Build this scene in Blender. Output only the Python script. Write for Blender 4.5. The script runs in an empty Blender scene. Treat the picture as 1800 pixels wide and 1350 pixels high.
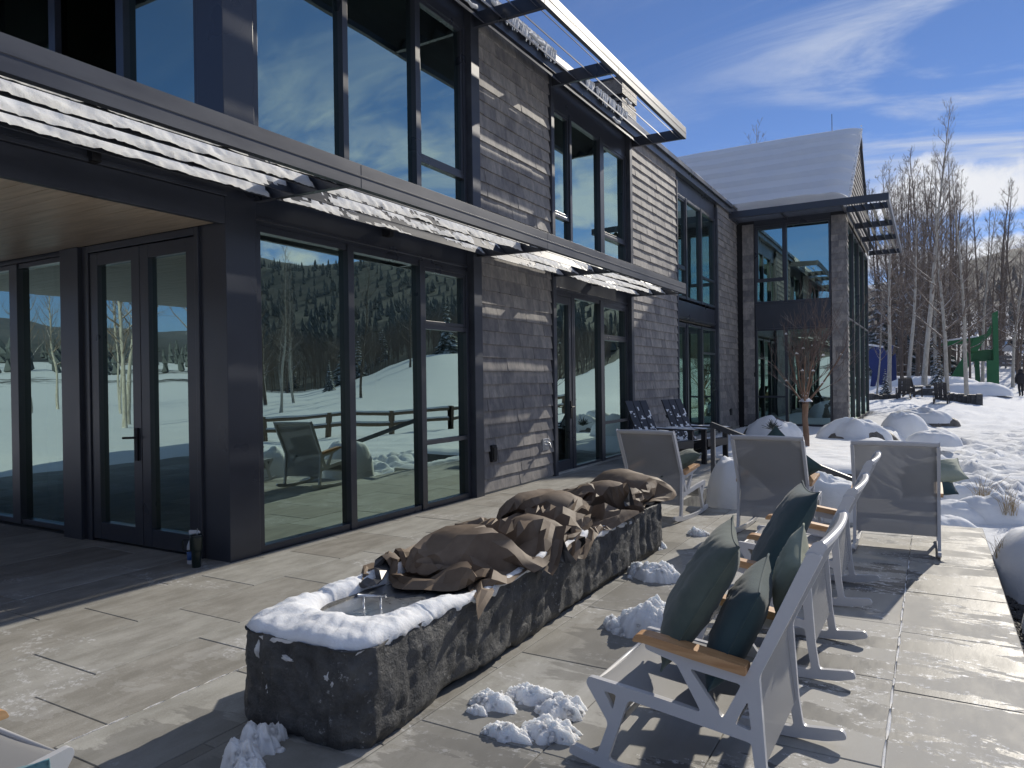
import bpy, bmesh, math, random
import numpy as np
from mathutils import Vector, Matrix, noise as mnoise
R = math.radians
random.seed(7)
SC = bpy.context.scene
COL = SC.collection

# ------------------------------------------------------------------ camera
def cam_axes(yaw, pitch, roll):
    cy, sy = math.cos(yaw), math.sin(yaw)
    f = np.array([-sy*math.cos(pitch), cy*math.cos(pitch), math.sin(pitch)])
    r = np.array([cy, sy, 0.0]); u = np.cross(r, f)
    return r*math.cos(roll)+u*math.sin(roll), -r*math.sin(roll)+u*math.cos(roll), f
CAM = np.array([5.27, 0.0, 1.55])
_r, _u, _f = cam_axes(R(29.97), R(-0.33), R(-0.77))
cd = bpy.data.cameras.new('camera'); co = bpy.data.objects.new('camera', cd); COL.objects.link(co)
cd.sensor_width = 36; cd.lens = 25.6; cd.clip_start = 0.05; cd.clip_end = 20000
co.matrix_world = Matrix(((_r[0], _u[0], -_f[0], CAM[0]), (_r[1], _u[1], -_f[1], CAM[1]), (_r[2], _u[2], -_f[2], CAM[2]), (0, 0, 0, 1)))
SC.camera = co
def ray(px, py):
    return _r*((px-900)/1280)-_u*((py-675)/1280)+_f
def gp(px, py, z=0.0):                      # photo pixel on the level z
    d = ray(px, py); t = (z-CAM[2])/d[2]; return CAM+t*d
def dp(px, py, dist):                       # photo pixel at a distance
    d = ray(px, py); return CAM+d*dist

# ------------------------------------------------------------------ light
SUN_EL, SUN_AZ = 28.4, 10.9                 # azimuth measured from +Y towards +X
SDIR = Vector((math.sin(R(SUN_AZ))*math.cos(R(SUN_EL)), math.cos(R(SUN_AZ))*math.cos(R(SUN_EL)), math.sin(R(SUN_EL))))
sl = bpy.data.lights.new('sun', 'SUN'); so = bpy.data.objects.new('sun', sl); COL.objects.link(so)
sl.energy = 4.3; sl.angle = R(0.5); sl.color = (1.0, 0.925, 0.80)
so.rotation_euler = SDIR.to_track_quat('Z', 'Y').to_euler(); so.location = (0, 0, 30)
W = bpy.data.worlds.new('World'); SC.world = W; W.use_nodes = True
def world():
    nt = W.node_tree; N = nt.nodes; L = nt.links; N.clear()
    out = N.new('ShaderNodeOutputWorld'); bg = N.new('ShaderNodeBackground')
    sky = N.new('ShaderNodeTexSky'); sky.sky_type = 'NISHITA'; sky.sun_disc = False
    sky.sun_elevation = R(SUN_EL); sky.sun_rotation = R(SUN_AZ); sky.altitude = 3000; sky.air_density = 1.0
    sky.dust_density = 0.0; sky.ozone_density = 10.0
    tc = N.new('ShaderNodeTexCoord'); sep = N.new('ShaderNodeSeparateXYZ'); L.new(tc.outputs['Generated'], sep.inputs[0])
    def math_(op, a, b=None, c=None):
        m = N.new('ShaderNodeMath'); m.operation = op
        for i, v in enumerate((a, b, c)):
            if v is None: continue
            if isinstance(v, (int, float)): m.inputs[i].default_value = v
            else: L.new(v, m.inputs[i])
        return m.outputs[0]
    def ramp(v, a, b):
        mr = N.new('ShaderNodeMapRange'); mr.interpolation_type = 'SMOOTHSTEP'
        L.new(v, mr.inputs[0]); mr.inputs[1].default_value = a; mr.inputs[2].default_value = b
        return mr.outputs[0]
    zz = math_('ADD', math_('MAXIMUM', sep.outputs[2], 0.0), 0.12)
    cx = math_('DIVIDE', sep.outputs[0], zz); cy = math_('DIVIDE', sep.outputs[1], zz)
    comb = N.new('ShaderNodeCombineXYZ'); L.new(cx, comb.inputs[0]); L.new(cy, comb.inputs[1])
    # cirrus: long warped streaks
    mp = N.new('ShaderNodeMapping'); mp.inputs['Rotation'].default_value = (0, 0, R(-62)); mp.inputs['Scale'].default_value = (0.75, 1.7, 1)
    mp.inputs['Location'].default_value = (1.7, 0.45, 0)
    L.new(comb.outputs[0], mp.inputs[0])
    n1 = N.new('ShaderNodeTexNoise'); n1.inputs['Scale'].default_value = 1.1; n1.inputs['Detail'].default_value = 9
    n1.inputs['Roughness'].default_value = 0.62; n1.inputs['Distortion'].default_value = 1.5
    L.new(mp.outputs[0], n1.inputs['Vector'])
    n2 = N.new('ShaderNodeTexNoise'); n2.inputs['Scale'].default_value = 0.5; n2.inputs['Detail'].default_value = 2
    L.new(comb.outputs[0], n2.inputs['Vector'])
    cir = math_('MULTIPLY', ramp(n1.outputs[0], 0.40, 0.74), ramp(n2.outputs[0], 0.32, 0.54))
    fill_veil = math_('MULTIPLY', ramp(sep.outputs[2], 0.80, 0.93), ramp(n2.outputs[0], 0.25, 0.55))   # unseen bright cloud overhead, added to lift the fill in shade
    side = ramp(sep.outputs[0], -0.45, 0.12)          # more of it towards the sun side
    cir = math_('MULTIPLY', cir, math_('ADD', math_('MULTIPLY', side, 0.95), 0.18))
    cir = math_('MAXIMUM', cir, math_('MULTIPLY', fill_veil, 0.75))
    # cumulus: a bank over the eastern hills and one bright cloud over the grove
    n3 = N.new('ShaderNodeTexNoise'); n3.inputs['Scale'].default_value = 5.2; n3.inputs['Detail'].default_value = 8; n3.inputs['Roughness'].default_value = 0.58
    mp3 = N.new('ShaderNodeMapping'); mp3.inputs['Scale'].default_value = (1, 1, 2.0); mp3.inputs['Location'].default_value = (0.31, 0.15, 0.10)
    L.new(tc.outputs['Generated'], mp3.inputs[0]); L.new(mp3.outputs[0], n3.inputs['Vector'])
    lo = math_('MULTIPLY', math_('MULTIPLY', ramp(sep.outputs[2], 0.40, 0.16), ramp(sep.outputs[0], 0.25, 0.45)), ramp(sep.outputs[1], -0.3, 0.25))
    v3 = math_('ADD', n3.outputs[0], math_('MULTIPLY', ramp(sep.outputs[2], 0.30, 0.10), 0.10))
    cum = math_('MULTIPLY', ramp(v3, 0.545, 0.66), lo)
    n4 = N.new('ShaderNodeTexNoise'); n4.inputs['Scale'].default_value = 11; n4.inputs['Detail'].default_value = 9; n4.inputs['Roughness'].default_value = 0.6
    L.new(tc.outputs['Generated'], n4.inputs['Vector'])
    for (px_, py_, wa, we, th) in ((1730, 338, .15, .050, .0), (1690, 455, .13, .030, .1), (1860, 320, .10, .045, 0.)):
        d = ray(px_, py_); d = d/np.linalg.norm(d); h = np.array([d[1], -d[0], 0]); h /= np.linalg.norm(h); v = np.cross(h, d); v *= np.sign(v[2])
        def dot(q):
            n = N.new('ShaderNodeVectorMath'); n.operation = 'DOT_PRODUCT'; L.new(tc.outputs['Generated'], n.inputs[0]); n.inputs[1].default_value = tuple(q); return n.outputs['Value']
        A = math_('MULTIPLY', dot(h), 1/wa); E = math_('MULTIPLY', dot(v), 1/we); E = math_('MULTIPLY', E, math_('ADD', math_('MULTIPLY', math_('LESS_THAN', E, 0.0), .7), 1.0))
        rr = math_('ADD', math_('MULTIPLY', A, A), math_('MULTIPLY', E, E))
        f = math_('ADD', math_('SUBTRACT', 1.0, rr), math_('MULTIPLY', math_('SUBTRACT', n4.outputs[0], .5), 3.2))
        cum = math_('MAXIMUM', cum, math_('MULTIPLY', math_('MULTIPLY', ramp(f, th, .75), ramp(dot(d), .90, .95)), .97))
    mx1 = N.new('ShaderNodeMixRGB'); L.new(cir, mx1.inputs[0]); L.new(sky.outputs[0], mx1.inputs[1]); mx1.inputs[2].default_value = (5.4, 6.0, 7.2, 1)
    mx2 = N.new('ShaderNodeMixRGB'); L.new(cum, mx2.inputs[0]); L.new(mx1.outputs[0], mx2.inputs[1]); mx2.inputs[2].default_value = (8.2, 8.3, 8.6, 1)
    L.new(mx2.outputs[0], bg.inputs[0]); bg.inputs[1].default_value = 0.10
    L.new(bg.outputs[0], out.inputs[0])
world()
SC.view_settings.view_transform = 'Standard'; SC.view_settings.look = 'None'; SC.view_settings.gamma = 1.0
SC.view_settings.use_curve_mapping = False
SC.view_settings.exposure = 0.14
SC.cycles.max_bounces = 10; SC.cycles.transparent_max_bounces = 24; SC.cycles.use_denoising = True
SC.cycles.caustics_reflective = False; SC.cycles.caustics_refractive = False

# ------------------------------------------------------------------ helpers
class MB:
    def __init__(s): s.v = []; s.f = []; s.m = []; s.sm = []
    def add(s, vs, fs, mi=0, smooth=False):
        o = len(s.v); s.v.extend([tuple(map(float, p)) for p in vs])
        for f in fs: s.f.append(tuple(i+o for i in f)); s.m.append(mi); s.sm.append(smooth)
    def box(s, x0, x1, y0, y1, z0, z1, mi=0):
        s.add([(x0,y0,z0),(x1,y0,z0),(x1,y1,z0),(x0,y1,z0),(x0,y0,z1),(x1,y0,z1),(x1,y1,z1),(x0,y1,z1)],
              [(0,3,2,1),(4,5,6,7),(0,1,5,4),(1,2,6,5),(2,3,7,6),(3,0,4,7)], mi)
    def obox(s, c, ax, h, mi=0):            # oriented box: centre, three axes, half sizes
        c = np.array(c, float); A = [np.array(a, float) for a in ax]
        vs = [c+A[0]*h[0]*i+A[1]*h[1]*j+A[2]*h[2]*k for k in (-1,1) for (i,j) in ((-1,-1),(1,-1),(1,1),(-1,1))]
        s.add(vs, [(0,3,2,1),(4,5,6,7),(0,1,5,4),(1,2,6,5),(2,3,7,6),(3,0,4,7)], mi)
    def bar(s, a, b, w, t, up=(0,0,1), mi=0):   # bar of section w (sideways) x t (along up)
        a = np.array(a, float); b = np.array(b, float); d = b-a; L = np.linalg.norm(d); d /= L
        up = np.array(up, float); sd = np.cross(d, up); sd /= np.linalg.norm(sd); up = np.cross(sd, d)
        s.obox((a+b)/2, (d, sd, up), (L/2, w/2, t/2), mi)
    def tube(s, pts, rad, n=8, mi=0, cap=True, smooth=True):
        pts = [np.array(p, float) for p in pts]; vs = []; ref = None
        for i, p in enumerate(pts):
            d = pts[min(i+1, len(pts)-1)]-pts[max(i-1, 0)]; d = d/(np.linalg.norm(d)+1e-9)
            if ref is None: ref = np.array([0,0,1.0]) if abs(d[2]) < .9 else np.array([1.0,0,0])
            a = np.cross(d, ref); a /= np.linalg.norm(a)+1e-9; b = np.cross(d, a); ref = np.cross(a, d)
            r = rad[i] if hasattr(rad, '__len__') else rad
            for k in range(n):
                t = 2*math.pi*k/n; vs.append(p+(a*math.cos(t)+b*math.sin(t))*r)
        fs = [(i*n+k, i*n+(k+1)%n, (i+1)*n+(k+1)%n, (i+1)*n+k) for i in range(len(pts)-1) for k in range(n)]
        if cap: fs += [tuple(range(n)), tuple((len(pts)-1)*n+k for k in range(n-1, -1, -1))]
        s.add(vs, fs, mi, smooth)
    def lathe(s, c, prof, n=20, mi=0):
        vs = [(c[0]+r*math.cos(2*math.pi*k/n), c[1]+r*math.sin(2*math.pi*k/n), c[2]+z) for r, z in prof for k in range(n)]
        fs = [(i*n+k, i*n+(k+1)%n, (i+1)*n+(k+1)%n, (i+1)*n+k) for i in range(len(prof)-1) for k in range(n)]
        fs += [tuple(range(n-1, -1, -1)), tuple((len(prof)-1)*n+k for k in range(n))]
        s.add(vs, fs, mi, True)
    def grid(s, P, mi=0, mask=None, smooth=True, closed=False):   # P[i][j] points
        P = np.asarray(P, float); a, b = P.shape[:2]; o = len(s.v)
        s.v.extend(map(tuple, P.reshape(-1, 3)))
        for i in range(a-1):
            for j in range(b if closed else b-1):
                if mask is not None and not mask[i][j]: continue
                j2 = (j+1) % b
                s.f.append((o+i*b+j, o+i*b+j2, o+(i+1)*b+j2, o+(i+1)*b+j)); s.m.append(mi); s.sm.append(smooth)
    def plate(s, outline, holes, fn, t, mi=0):   # 2D outline with holes -> plate; fn(u, v, w) -> point
        bm = bmesh.new(); es = []
        for loop in [outline]+list(holes):
            vs = [bm.verts.new((u, v, 0)) for u, v in loop]
            es += [bm.edges.new((vs[i], vs[(i+1) % len(vs)])) for i in range(len(vs))]
        bmesh.ops.triangle_fill(bm, use_beauty=True, use_dissolve=False, edges=es)
        bm.verts.ensure_lookup_table(); bm.verts.index_update()
        base = [v.co.copy() for v in bm.verts]; n = len(base)
        tri = [[v.index for v in f.verts] for f in bm.faces]
        tri = [f if sum(base[f[i]].x*base[f[(i+1)%3]].y-base[f[(i+1)%3]].x*base[f[i]].y for i in range(3)) > 0 else f[::-1] for f in tri]
        fs = [tuple(f) for f in tri]+[tuple(i+n for i in f[::-1]) for f in tri]
        for e in bm.edges:
            if len(e.link_faces) == 1:
                i, j = e.verts[0].index, e.verts[1].index
                for f in tri:
                    if i in f and j in f:
                        if f[(f.index(i)+1) % 3] != j: i, j = j, i
                        break
                fs.append((j, i, i+n, j+n))
        bm.free()
        s.add([fn(p.x, p.y, t/2) for p in base]+[fn(p.x, p.y, -t/2) for p in base], fs, mi)
    def build(s, name, mats, parent=None, bevel=0, loc=None, autosm=False):
        me = bpy.data.meshes.new(name); me.from_pydata(s.v, [], s.f)
        if not isinstance(mats, (list, tuple)): mats = [mats]
        for m in mats: me.materials.append(m)
        me.polygons.foreach_set('material_index', s.m); me.polygons.foreach_set('use_smooth', s.sm)
        me.update()
        o = bpy.data.objects.new(name, me); COL.objects.link(o)
        if parent: o.parent = parent
        if loc is not None: o.location = loc
        if bevel:
            b = o.modifiers.new('bevel', 'BEVEL'); b.width = bevel; b.segments = 2; b.limit_method = 'ANGLE'; b.angle_limit = R(40)
        return o
def npmesh(name, V, F, mat, parent=None, smooth=True):   # numpy quads/tris
    me = bpy.data.meshes.new(name); V = np.asarray(V, np.float32); F = np.asarray(F, np.int32); k = F.shape[1]
    me.vertices.add(len(V)); me.vertices.foreach_set('co', V.ravel())
    me.loops.add(F.size); me.loops.foreach_set('vertex_index', F.ravel())
    me.polygons.add(len(F)); me.polygons.foreach_set('loop_start', np.arange(0, F.size, k, dtype=np.int32))
    me.polygons.foreach_set('loop_total', np.full(len(F), k, np.int32))
    me.polygons.foreach_set('use_smooth', np.full(len(F), smooth))
    me.update(calc_edges=True); me.validate()
    for m in (mat if isinstance(mat, (list, tuple)) else [mat]): me.materials.append(m)
    o = bpy.data.objects.new(name, me); COL.objects.link(o)
    if parent: o.parent = parent
    return o
def tag(o, label=None, cat=None, group=None, kind=None):
    if label: o['label'] = label
    if cat: o['category'] = cat
    if group: o['group'] = group
    if kind: o['kind'] = kind
    return o
def empty(name, loc=(0,0,0), rz=0, label=None, cat=None, group=None):
    o = bpy.data.objects.new(name, None); COL.objects.link(o); o.location = loc; o.rotation_euler = (0,0,rz)
    o.empty_display_size = .2
    return tag(o, label, cat, group)
def copy_tree(o, parent=None):
    c = o.copy(); COL.objects.link(c)
    if parent: c.parent = parent
    for ch in [k for k in bpy.data.objects if k.parent == o]: copy_tree(ch, c)
    return c
def fbm(x, y, z=0.0, o=4, s=1.0):
    return mnoise.fractal(Vector((x*s, y*s, z*s)), 0.9, 2.1, o)
# vectorised value noise for big sheets
_rng = np.random.RandomState(3); _T = _rng.rand(256, 256)
def vn(x, y):
    xi = np.floor(x).astype(int); yi = np.floor(y).astype(int); fx = x-xi; fy = y-yi
    fx = fx*fx*(3-2*fx); fy = fy*fy*(3-2*fy)
    a = _T[xi % 256, yi % 256]; b = _T[(xi+1) % 256, yi % 256]; c = _T[xi % 256, (yi+1) % 256]; d = _T[(xi+1) % 256, (yi+1) % 256]
    return (a*(1-fx)+b*fx)*(1-fy)+(c*(1-fx)+d*fx)*fy
def vfbm(x, y, o=5):
    s = 0; a = .5; t = 0
    for i in range(o):
        s = s+a*vn(x*2**i+17.3*i, y*2**i+9.1*i); t += a; a *= .5
    return s/t
def sm(a, b, x):
    t = np.clip((x-a)/(b-a), 0, 1); return t*t*(3-2*t)

# ------------------------------------------------------------------ materials
def mat(name, base=(.5,.5,.5), rough=.5, metal=0, var=0, vscale=8, bump=0, bscale=40, spec=.5, rvar=0, detail=6, coat=0):
    m = bpy.data.materials.new(name); m.use_nodes = True; nt = m.node_tree; b = nt.nodes['Principled BSDF']
    b.inputs['Base Color'].default_value = (*base, 1); b.inputs['Roughness'].default_value = rough; b.inputs['Metallic'].default_value = metal
    b.inputs['Specular IOR Level'].default_value = spec
    if coat: b.inputs['Coat Weight'].default_value = coat
    N = nt.nodes; L = nt.links
    tc = N.new('ShaderNodeTexCoord')
    if var or rvar:
        n = N.new('ShaderNodeTexNoise'); n.inputs['Scale'].default_value = vscale; n.inputs['Detail'].default_value = detail; n.inputs['Roughness'].default_value = .6
        L.new(tc.outputs['Object'], n.inputs['Vector'])
        if var:
            mr = N.new('ShaderNodeMapRange'); L.new(n.outputs[0], mr.inputs[0]); mr.inputs[1].default_value = .25; mr.inputs[2].default_value = .75
            mr.inputs[3].default_value = 1-var; mr.inputs[4].default_value = 1+var
            mx = N.new('ShaderNodeMixRGB'); mx.blend_type = 'MULTIPLY'; mx.inputs[0].default_value = 1
            mx.inputs[1].default_value = (*base, 1); L.new(mr.outputs[0], mx.inputs[2]); L.new(mx.outputs[0], b.inputs['Base Color'])
        if rvar:
            mr = N.new('ShaderNodeMapRange'); L.new(n.outputs[0], mr.inputs[0]); mr.inputs[1].default_value = .3; mr.inputs[2].default_value = .7
            mr.inputs[3].default_value = max(0, rough-rvar); mr.inputs[4].default_value = min(1, rough+rvar); L.new(mr.outputs[0], b.inputs['Roughness'])
    if bump:
        n = N.new('ShaderNodeTexNoise'); n.inputs['Scale'].default_value = bscale; n.inputs['Detail'].default_value = 5
        L.new(tc.outputs['Object'], n.inputs['Vector']); bp = N.new('ShaderNodeBump'); bp.inputs['Strength'].default_value = bump; bp.inputs['Distance'].default_value = .02
        L.new(n.outputs[0], bp.inputs['Height']); L.new(bp.outputs[0], b.inputs['Normal'])
    return m
class NT:                                    # small node-graph helper
    def __init__(s, name):
        s.m = bpy.data.materials.new(name); s.m.use_nodes = True; s.t = s.m.node_tree; s.N = s.t.nodes; s.L = s.t.links
        s.b = s.N['Principled BSDF']; s.o = s.N['Material Output']; s.tc = s.N.new('ShaderNodeTexCoord')
    def new(s, k, **kw):
        n = s.N.new(k)
        for a, v in kw.items(): setattr(n, a, v)
        return n
    def put(s, inp, v):
        if isinstance(v, (int, float)): inp.default_value = v
        elif isinstance(v, tuple): inp.default_value = (*v, 1) if len(v) == 3 and inp.type == 'RGBA' else v
        else: s.L.new(v, inp)
    def noise(s, scale, detail=5, rough=.6, vec=None, dist=0):
        n = s.new('ShaderNodeTexNoise'); n.inputs['Scale'].default_value = scale; n.inputs['Detail'].default_value = detail
        n.inputs['Roughness'].default_value = rough; n.inputs['Distortion'].default_value = dist
        s.L.new(vec if vec is not None else s.tc.outputs['Object'], n.inputs['Vector']); return n.outputs[0]
    def map(s, scale=(1,1,1), rot=(0,0,0), loc=(0,0,0), src='Object'):
        n = s.new('ShaderNodeMapping'); n.inputs['Scale'].default_value = scale; n.inputs['Rotation'].default_value = rot; n.inputs['Location'].default_value = loc
        s.L.new(s.tc.outputs[src], n.inputs[0]); return n.outputs[0]
    def mr(s, v, a, b, c=0, d=1, smooth=True):
        n = s.new('ShaderNodeMapRange'); n.interpolation_type = 'SMOOTHSTEP' if smooth else 'LINEAR'
        s.L.new(v, n.inputs[0])
        for i, q in enumerate((a, b, c, d)): n.inputs[i+1].default_value = q
        return n.outputs[0]
    def mix(s, f, a, b, mode='MIX'):
        n = s.new('ShaderNodeMixRGB'); n.blend_type = mode; s.put(n.inputs[0], f); s.put(n.inputs[1], a); s.put(n.inputs[2], b); return n.outputs[0]
    def mth(s, op, a, b=0.0):
        n = s.new('ShaderNodeMath'); n.operation = op; s.put(n.inputs[0], a); s.put(n.inputs[1], b); return n.outputs[0]
    def bump(s, h, strength=.3, dist=.02, norm=None):
        n = s.new('ShaderNodeBump'); n.inputs['Strength'].default_value = strength; n.inputs['Distance'].default_value = dist
        s.L.new(h, n.inputs['Height'])
        if norm is not None: s.L.new(norm, n.inputs['Normal'])
        return n.outputs[0]
    def attr(s, name):
        n = s.new('ShaderNodeAttribute'); n.attribute_name = name; return n
    def set(s, **kw):
        for k, v in kw.items(): s.put(s.b.inputs[k.replace('_', ' ')], v)
        return s.m

def m_glass():
    g = NT('window_glass'); N = g.N; L = g.L
    N.remove(g.b)
    fr = g.new('ShaderNodeFresnel'); fr.inputs['IOR'].default_value = 2.7
    tr = g.new('ShaderNodeBsdfTransparent'); tr.inputs[0].default_value = (.42, .46, .45, 1)
    gl = g.new('ShaderNodeBsdfGlossy'); gl.inputs['Roughness'].default_value = 0.0; gl.inputs[0].default_value = (.76, .99, .90, 1)
    nz = g.noise(1.3, 1, .4); bp = g.bump(nz, .10, .02); L.new(bp, gl.inputs['Normal'])
    mx = g.new('ShaderNodeMixShader'); fac = g.mr(fr.outputs[0], 0, 1, .33, 1.0, False)
    L.new(fac, mx.inputs[0]); L.new(tr.outputs[0], mx.inputs[1]); L.new(gl.outputs[0], mx.inputs[2]); L.new(mx.outputs[0], g.o.inputs[0])
    return g.m
GLASS = m_glass()
def m_metal():
    g = NT('dark_steel'); n = g.noise(1.2, 3)
    return g.set(Base_Color=g.mix(g.mr(n, .2, .8), (.029,.033,.045), (.036,.041,.054)), Roughness=g.mr(n, .25, .75, .26, .38), Metallic=0.0, Specular_IOR_Level=.6)
STEEL = m_metal()
def m_galv():
    g = NT('weathered_steel_trim'); n = g.noise(2.5, 5, vec=g.map((1,.25,1)))
    return g.set(Base_Color=g.mix(g.mr(n,.3,.7), (.04,.045,.06), (.075,.082,.10)), Metallic=.35, Roughness=g.mr(n,.3,.7,.40,.55))
TRIM = m_galv()
BLACK = mat('matt_black', (.006,.006,.008), .6)  # plain near-black for backing walls, handles, fixtures and wheels
def m_shingle():
    g = NT('slate_shingle'); a = g.attr('tone')
    n = g.noise(9, 6, vec=g.map((1,1,.5))); st = g.noise(60, 3, vec=g.map((1,1,.12)))
    c = g.mix(a.outputs['Fac'], (.19,.185,.19), (.32,.305,.29))
    c = g.mix(1.0, c, g.mix(g.mr(n,.3,.72), (.72,.72,.74), (1.2,1.16,1.1)), 'MULTIPLY')
    c = g.mix(1.0, c, g.mix(g.mr(st,.3,.7), (.88,.88,.88), (1.1,1.1,1.1)), 'MULTIPLY')
    return g.set(Base_Color=c, Roughness=.72, Specular_IOR_Level=.35, Normal=g.bump(st, .25, .004))
SHINGLE = m_shingle()
def m_snow(name='snow', dirt=0.0, grain=1.0, deep=.35):
    g = NT(name); n1 = g.noise(7, 6); n2 = g.noise(90, 4, .7); n3 = g.noise(1.1, 3)
    h = g.mth('ADD', g.mth('MULTIPLY', n1, 1.0), g.mth('MULTIPLY', n2, .25*grain))
    c = g.mix(g.mr(n3,.3,.7), (.77,.79,.82), (.81,.82,.83))
    if dirt: c = g.mix(g.mr(n2, .62, .75, 0, dirt), c, (.3,.28,.26))
    g.b.inputs['Subsurface Weight'].default_value = deep; g.b.inputs['Subsurface Radius'].default_value = (.05,.055,.06); g.b.inputs['Subsurface Scale'].default_value = 1.0
    return g.set(Base_Color=c, Roughness=.75, Specular_IOR_Level=.08, Normal=g.bump(h, .38, .03))
SNOW = m_snow()
SNOWF = m_snow('crusted_snow', .10, 2.0, .6)
def m_wood(name, a, b, axis=1, scale=3, rough=.5, plank=0):
    g = NT(name); sc = [14, 14, 14]; sc[axis] = 1.2
    n = g.noise(scale, 6, .65, g.map(tuple(sc)), .4)
    c = g.mix(g.mr(n,.3,.7), a, b)
    return g.set(Base_Color=c, Roughness=rough, Normal=g.bump(n, .08, .003))
TEAK = m_wood('teak_wood', (.42,.22,.095), (.60,.36,.18), 0, 3, .5)
SOFFIT = m_wood('pale_soffit_wood', (.48,.38,.27), (.64,.52,.39), 0, 1.5, .45)
FENCEW = m_wood('weathered_fence_wood', (.12,.085,.055), (.22,.16,.11), 0, 2, .8)
DARKWOOD = mat('dark_composite_plank', (.028,.027,.03), .42, var=.25, vscale=6, bump=.1, bscale=60)
ALU = mat('powder_coated_aluminium', (.56,.56,.57), .38, var=.03, vscale=3, bump=.05, bscale=300)
def m_sling(name, c1, c2, axis, alpha):
    g = NT(name); mp = [1,1,1]
    w = g.new('ShaderNodeTexWave', wave_type='BANDS', bands_direction='XYZ'[axis]); w.inputs['Scale'].default_value = 64; w.inputs['Distortion'].default_value = .15
    g.L.new(g.tc.outputs['Object'], w.inputs['Vector'])
    n = g.noise(420, 2)
    f = g.mth('ADD', g.mth('MULTIPLY', w.outputs[1], .75), g.mth('MULTIPLY', n, .35))
    g.set(Base_Color=g.mix(g.mr(f,.3,.8), c1, c2), Roughness=.6, Alpha=g.mr(f, .25, .75, alpha, 1.0), Normal=g.bump(w.outputs[1], .2, .003))
    # woven mesh lets a little light through
    return g.m
SLING = m_sling('grey_mesh_sling', (.17,.17,.175), (.43,.425,.415), 1, .88)
def m_fabric(name, a, b, sc=5, rough=.8, weave=500):
    g = NT(name); n = g.noise(sc, 5); w = g.noise(weave, 2)
    return g.set(Base_Color=g.mix(g.mr(n,.3,.7), a, b), Roughness=rough, Sheen_Weight=.2, Specular_IOR_Level=.15, Normal=g.bump(g.mth('ADD', n, g.mth('MULTIPLY', w, .12)), .25, .01))
TEAL = m_fabric('dark_teal_fabric', (.030,.062,.072), (.052,.088,.095))
SAGE = m_fabric('grey_green_fabric', (.075,.10,.085), (.12,.145,.12))
SAGEL = m_fabric('pale_sage_fabric', (.26,.30,.235), (.36,.39,.31))
def m_patio():
    g = NT('bluestone_paving'); a = g.attr('tone'); N = g.N
    grain = g.noise(5, 7, .65, g.map((1.6,.5,1))); fine = g.noise(120, 3); big = g.noise(.9, 4, .55, None, .6)
    c = g.mix(a.outputs['Fac'], (.27,.255,.225), (.385,.38,.35))
    c = g.mix(1.0, c, g.mix(g.mr(grain,.3,.7), (.80,.79,.77), (1.14,1.14,1.14)), 'MULTIPLY')
    c = g.mix(1.0, c, g.mix(g.mr(fine,.3,.7), (.92,.92,.92), (1.07,1.07,1.07)), 'MULTIPLY')
    pos = g.new('ShaderNodeSeparateXYZ'); g.L.new(g.tc.outputs['Object'], pos.inputs[0])
    zone = g.mr(g.mth('ADD', pos.outputs[0], g.mth('MULTIPLY', big, 1.2)), 3.7, 4.9)
    # pale dried-out patches with ragged edges, and melt-water stains towards the lawn
    pn = g.noise(1.15, 10, .66, g.map((.95,1.35,1), (0,0,.25), (4.3,1.7,0)), .35)
    dry = g.mth('MULTIPLY', g.mr(pn, .535, .552), g.mr(pos.outputs[0], .9, 1.5, .25, .8))
    wn = g.noise(1.5, 10, .66, g.map((.60,1.7,1), (0,0,.16), (1.3,7.2,0)), .3)
    wet = g.mth('MULTIPLY', g.mr(wn, .515, .522), zone)
    light = g.mix(a.outputs['Fac'], (.375,.365,.34), (.445,.435,.41)); light = g.mix(1.0, light, g.mix(g.mr(grain,.3,.7), (.88,.88,.87), (1.07,1.07,1.07)), 'MULTIPLY')
    c = g.mix(g.mth('MAXIMUM', g.mth('MULTIPLY', dry, .72), g.mth('MULTIPLY', zone, .85)), c, light)
    c = g.mix(g.mth('MULTIPLY', wet, .92), c, g.mix(a.outputs['Fac'], (.115,.113,.106), (.165,.162,.153)))
    fr = g.noise(26, 6, .8); fl = g.mr(fr, .53, .60)
    edge = g.mth('MULTIPLY', g.mth('MULTIPLY', g.mr(wn, .488, .508), g.mr(wn, .556, .532)), g.mth('ADD', zone, .12))
    ed2 = g.mth('MULTIPLY', g.mth('MULTIPLY', g.mr(pn, .585, .60), .55), g.mr(fr, .50, .58))
    frost = g.mth('MAXIMUM', g.mth('MULTIPLY', edge, fl), ed2)
    frost = g.mth('MULTIPLY', frost, g.mr(pos.outputs[1], 9.5, 5.5, .4, 1.0))
    c = g.mix(g.mth('MULTIPLY', frost, .8), c, (.80,.81,.83))
    for (sx, sy, sr) in ((3.62, 2.62, .42), (3.72, 3.86, .36), (3.42, 4.92, .34), (3.06, 6.35, .3), (3.02, 2.0, .3), (2.5, 1.9, .4)):   # melt water round the snow heaps
        vd = g.new('ShaderNodeVectorMath', operation='DISTANCE'); g.L.new(g.tc.outputs['Object'], vd.inputs[0]); vd.inputs[1].default_value = (sx, sy, 0)
        wm = g.mr(g.mth('ADD', vd.outputs['Value'], g.mth('MULTIPLY', g.mth('SUBTRACT', wn, .5), 1.3)), sr+.03, sr-.02)
        c = g.mix(g.mth('MULTIPLY', wm, .55), c, g.mix(a.outputs['Fac'], (.12,.116,.105), (.17,.165,.152)))
    rough = g.mth('SUBTRACT', g.mr(grain,.3,.7,.66,.85), g.mth('MULTIPLY', wet, .30))
    return g.set(Base_Color=c, Roughness=rough, Specular_IOR_Level=.28, Normal=g.bump(g.mth('ADD', grain, g.mth('MULTIPLY', fine, .3)), .22, .006))
PATIO = m_patio()
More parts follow.
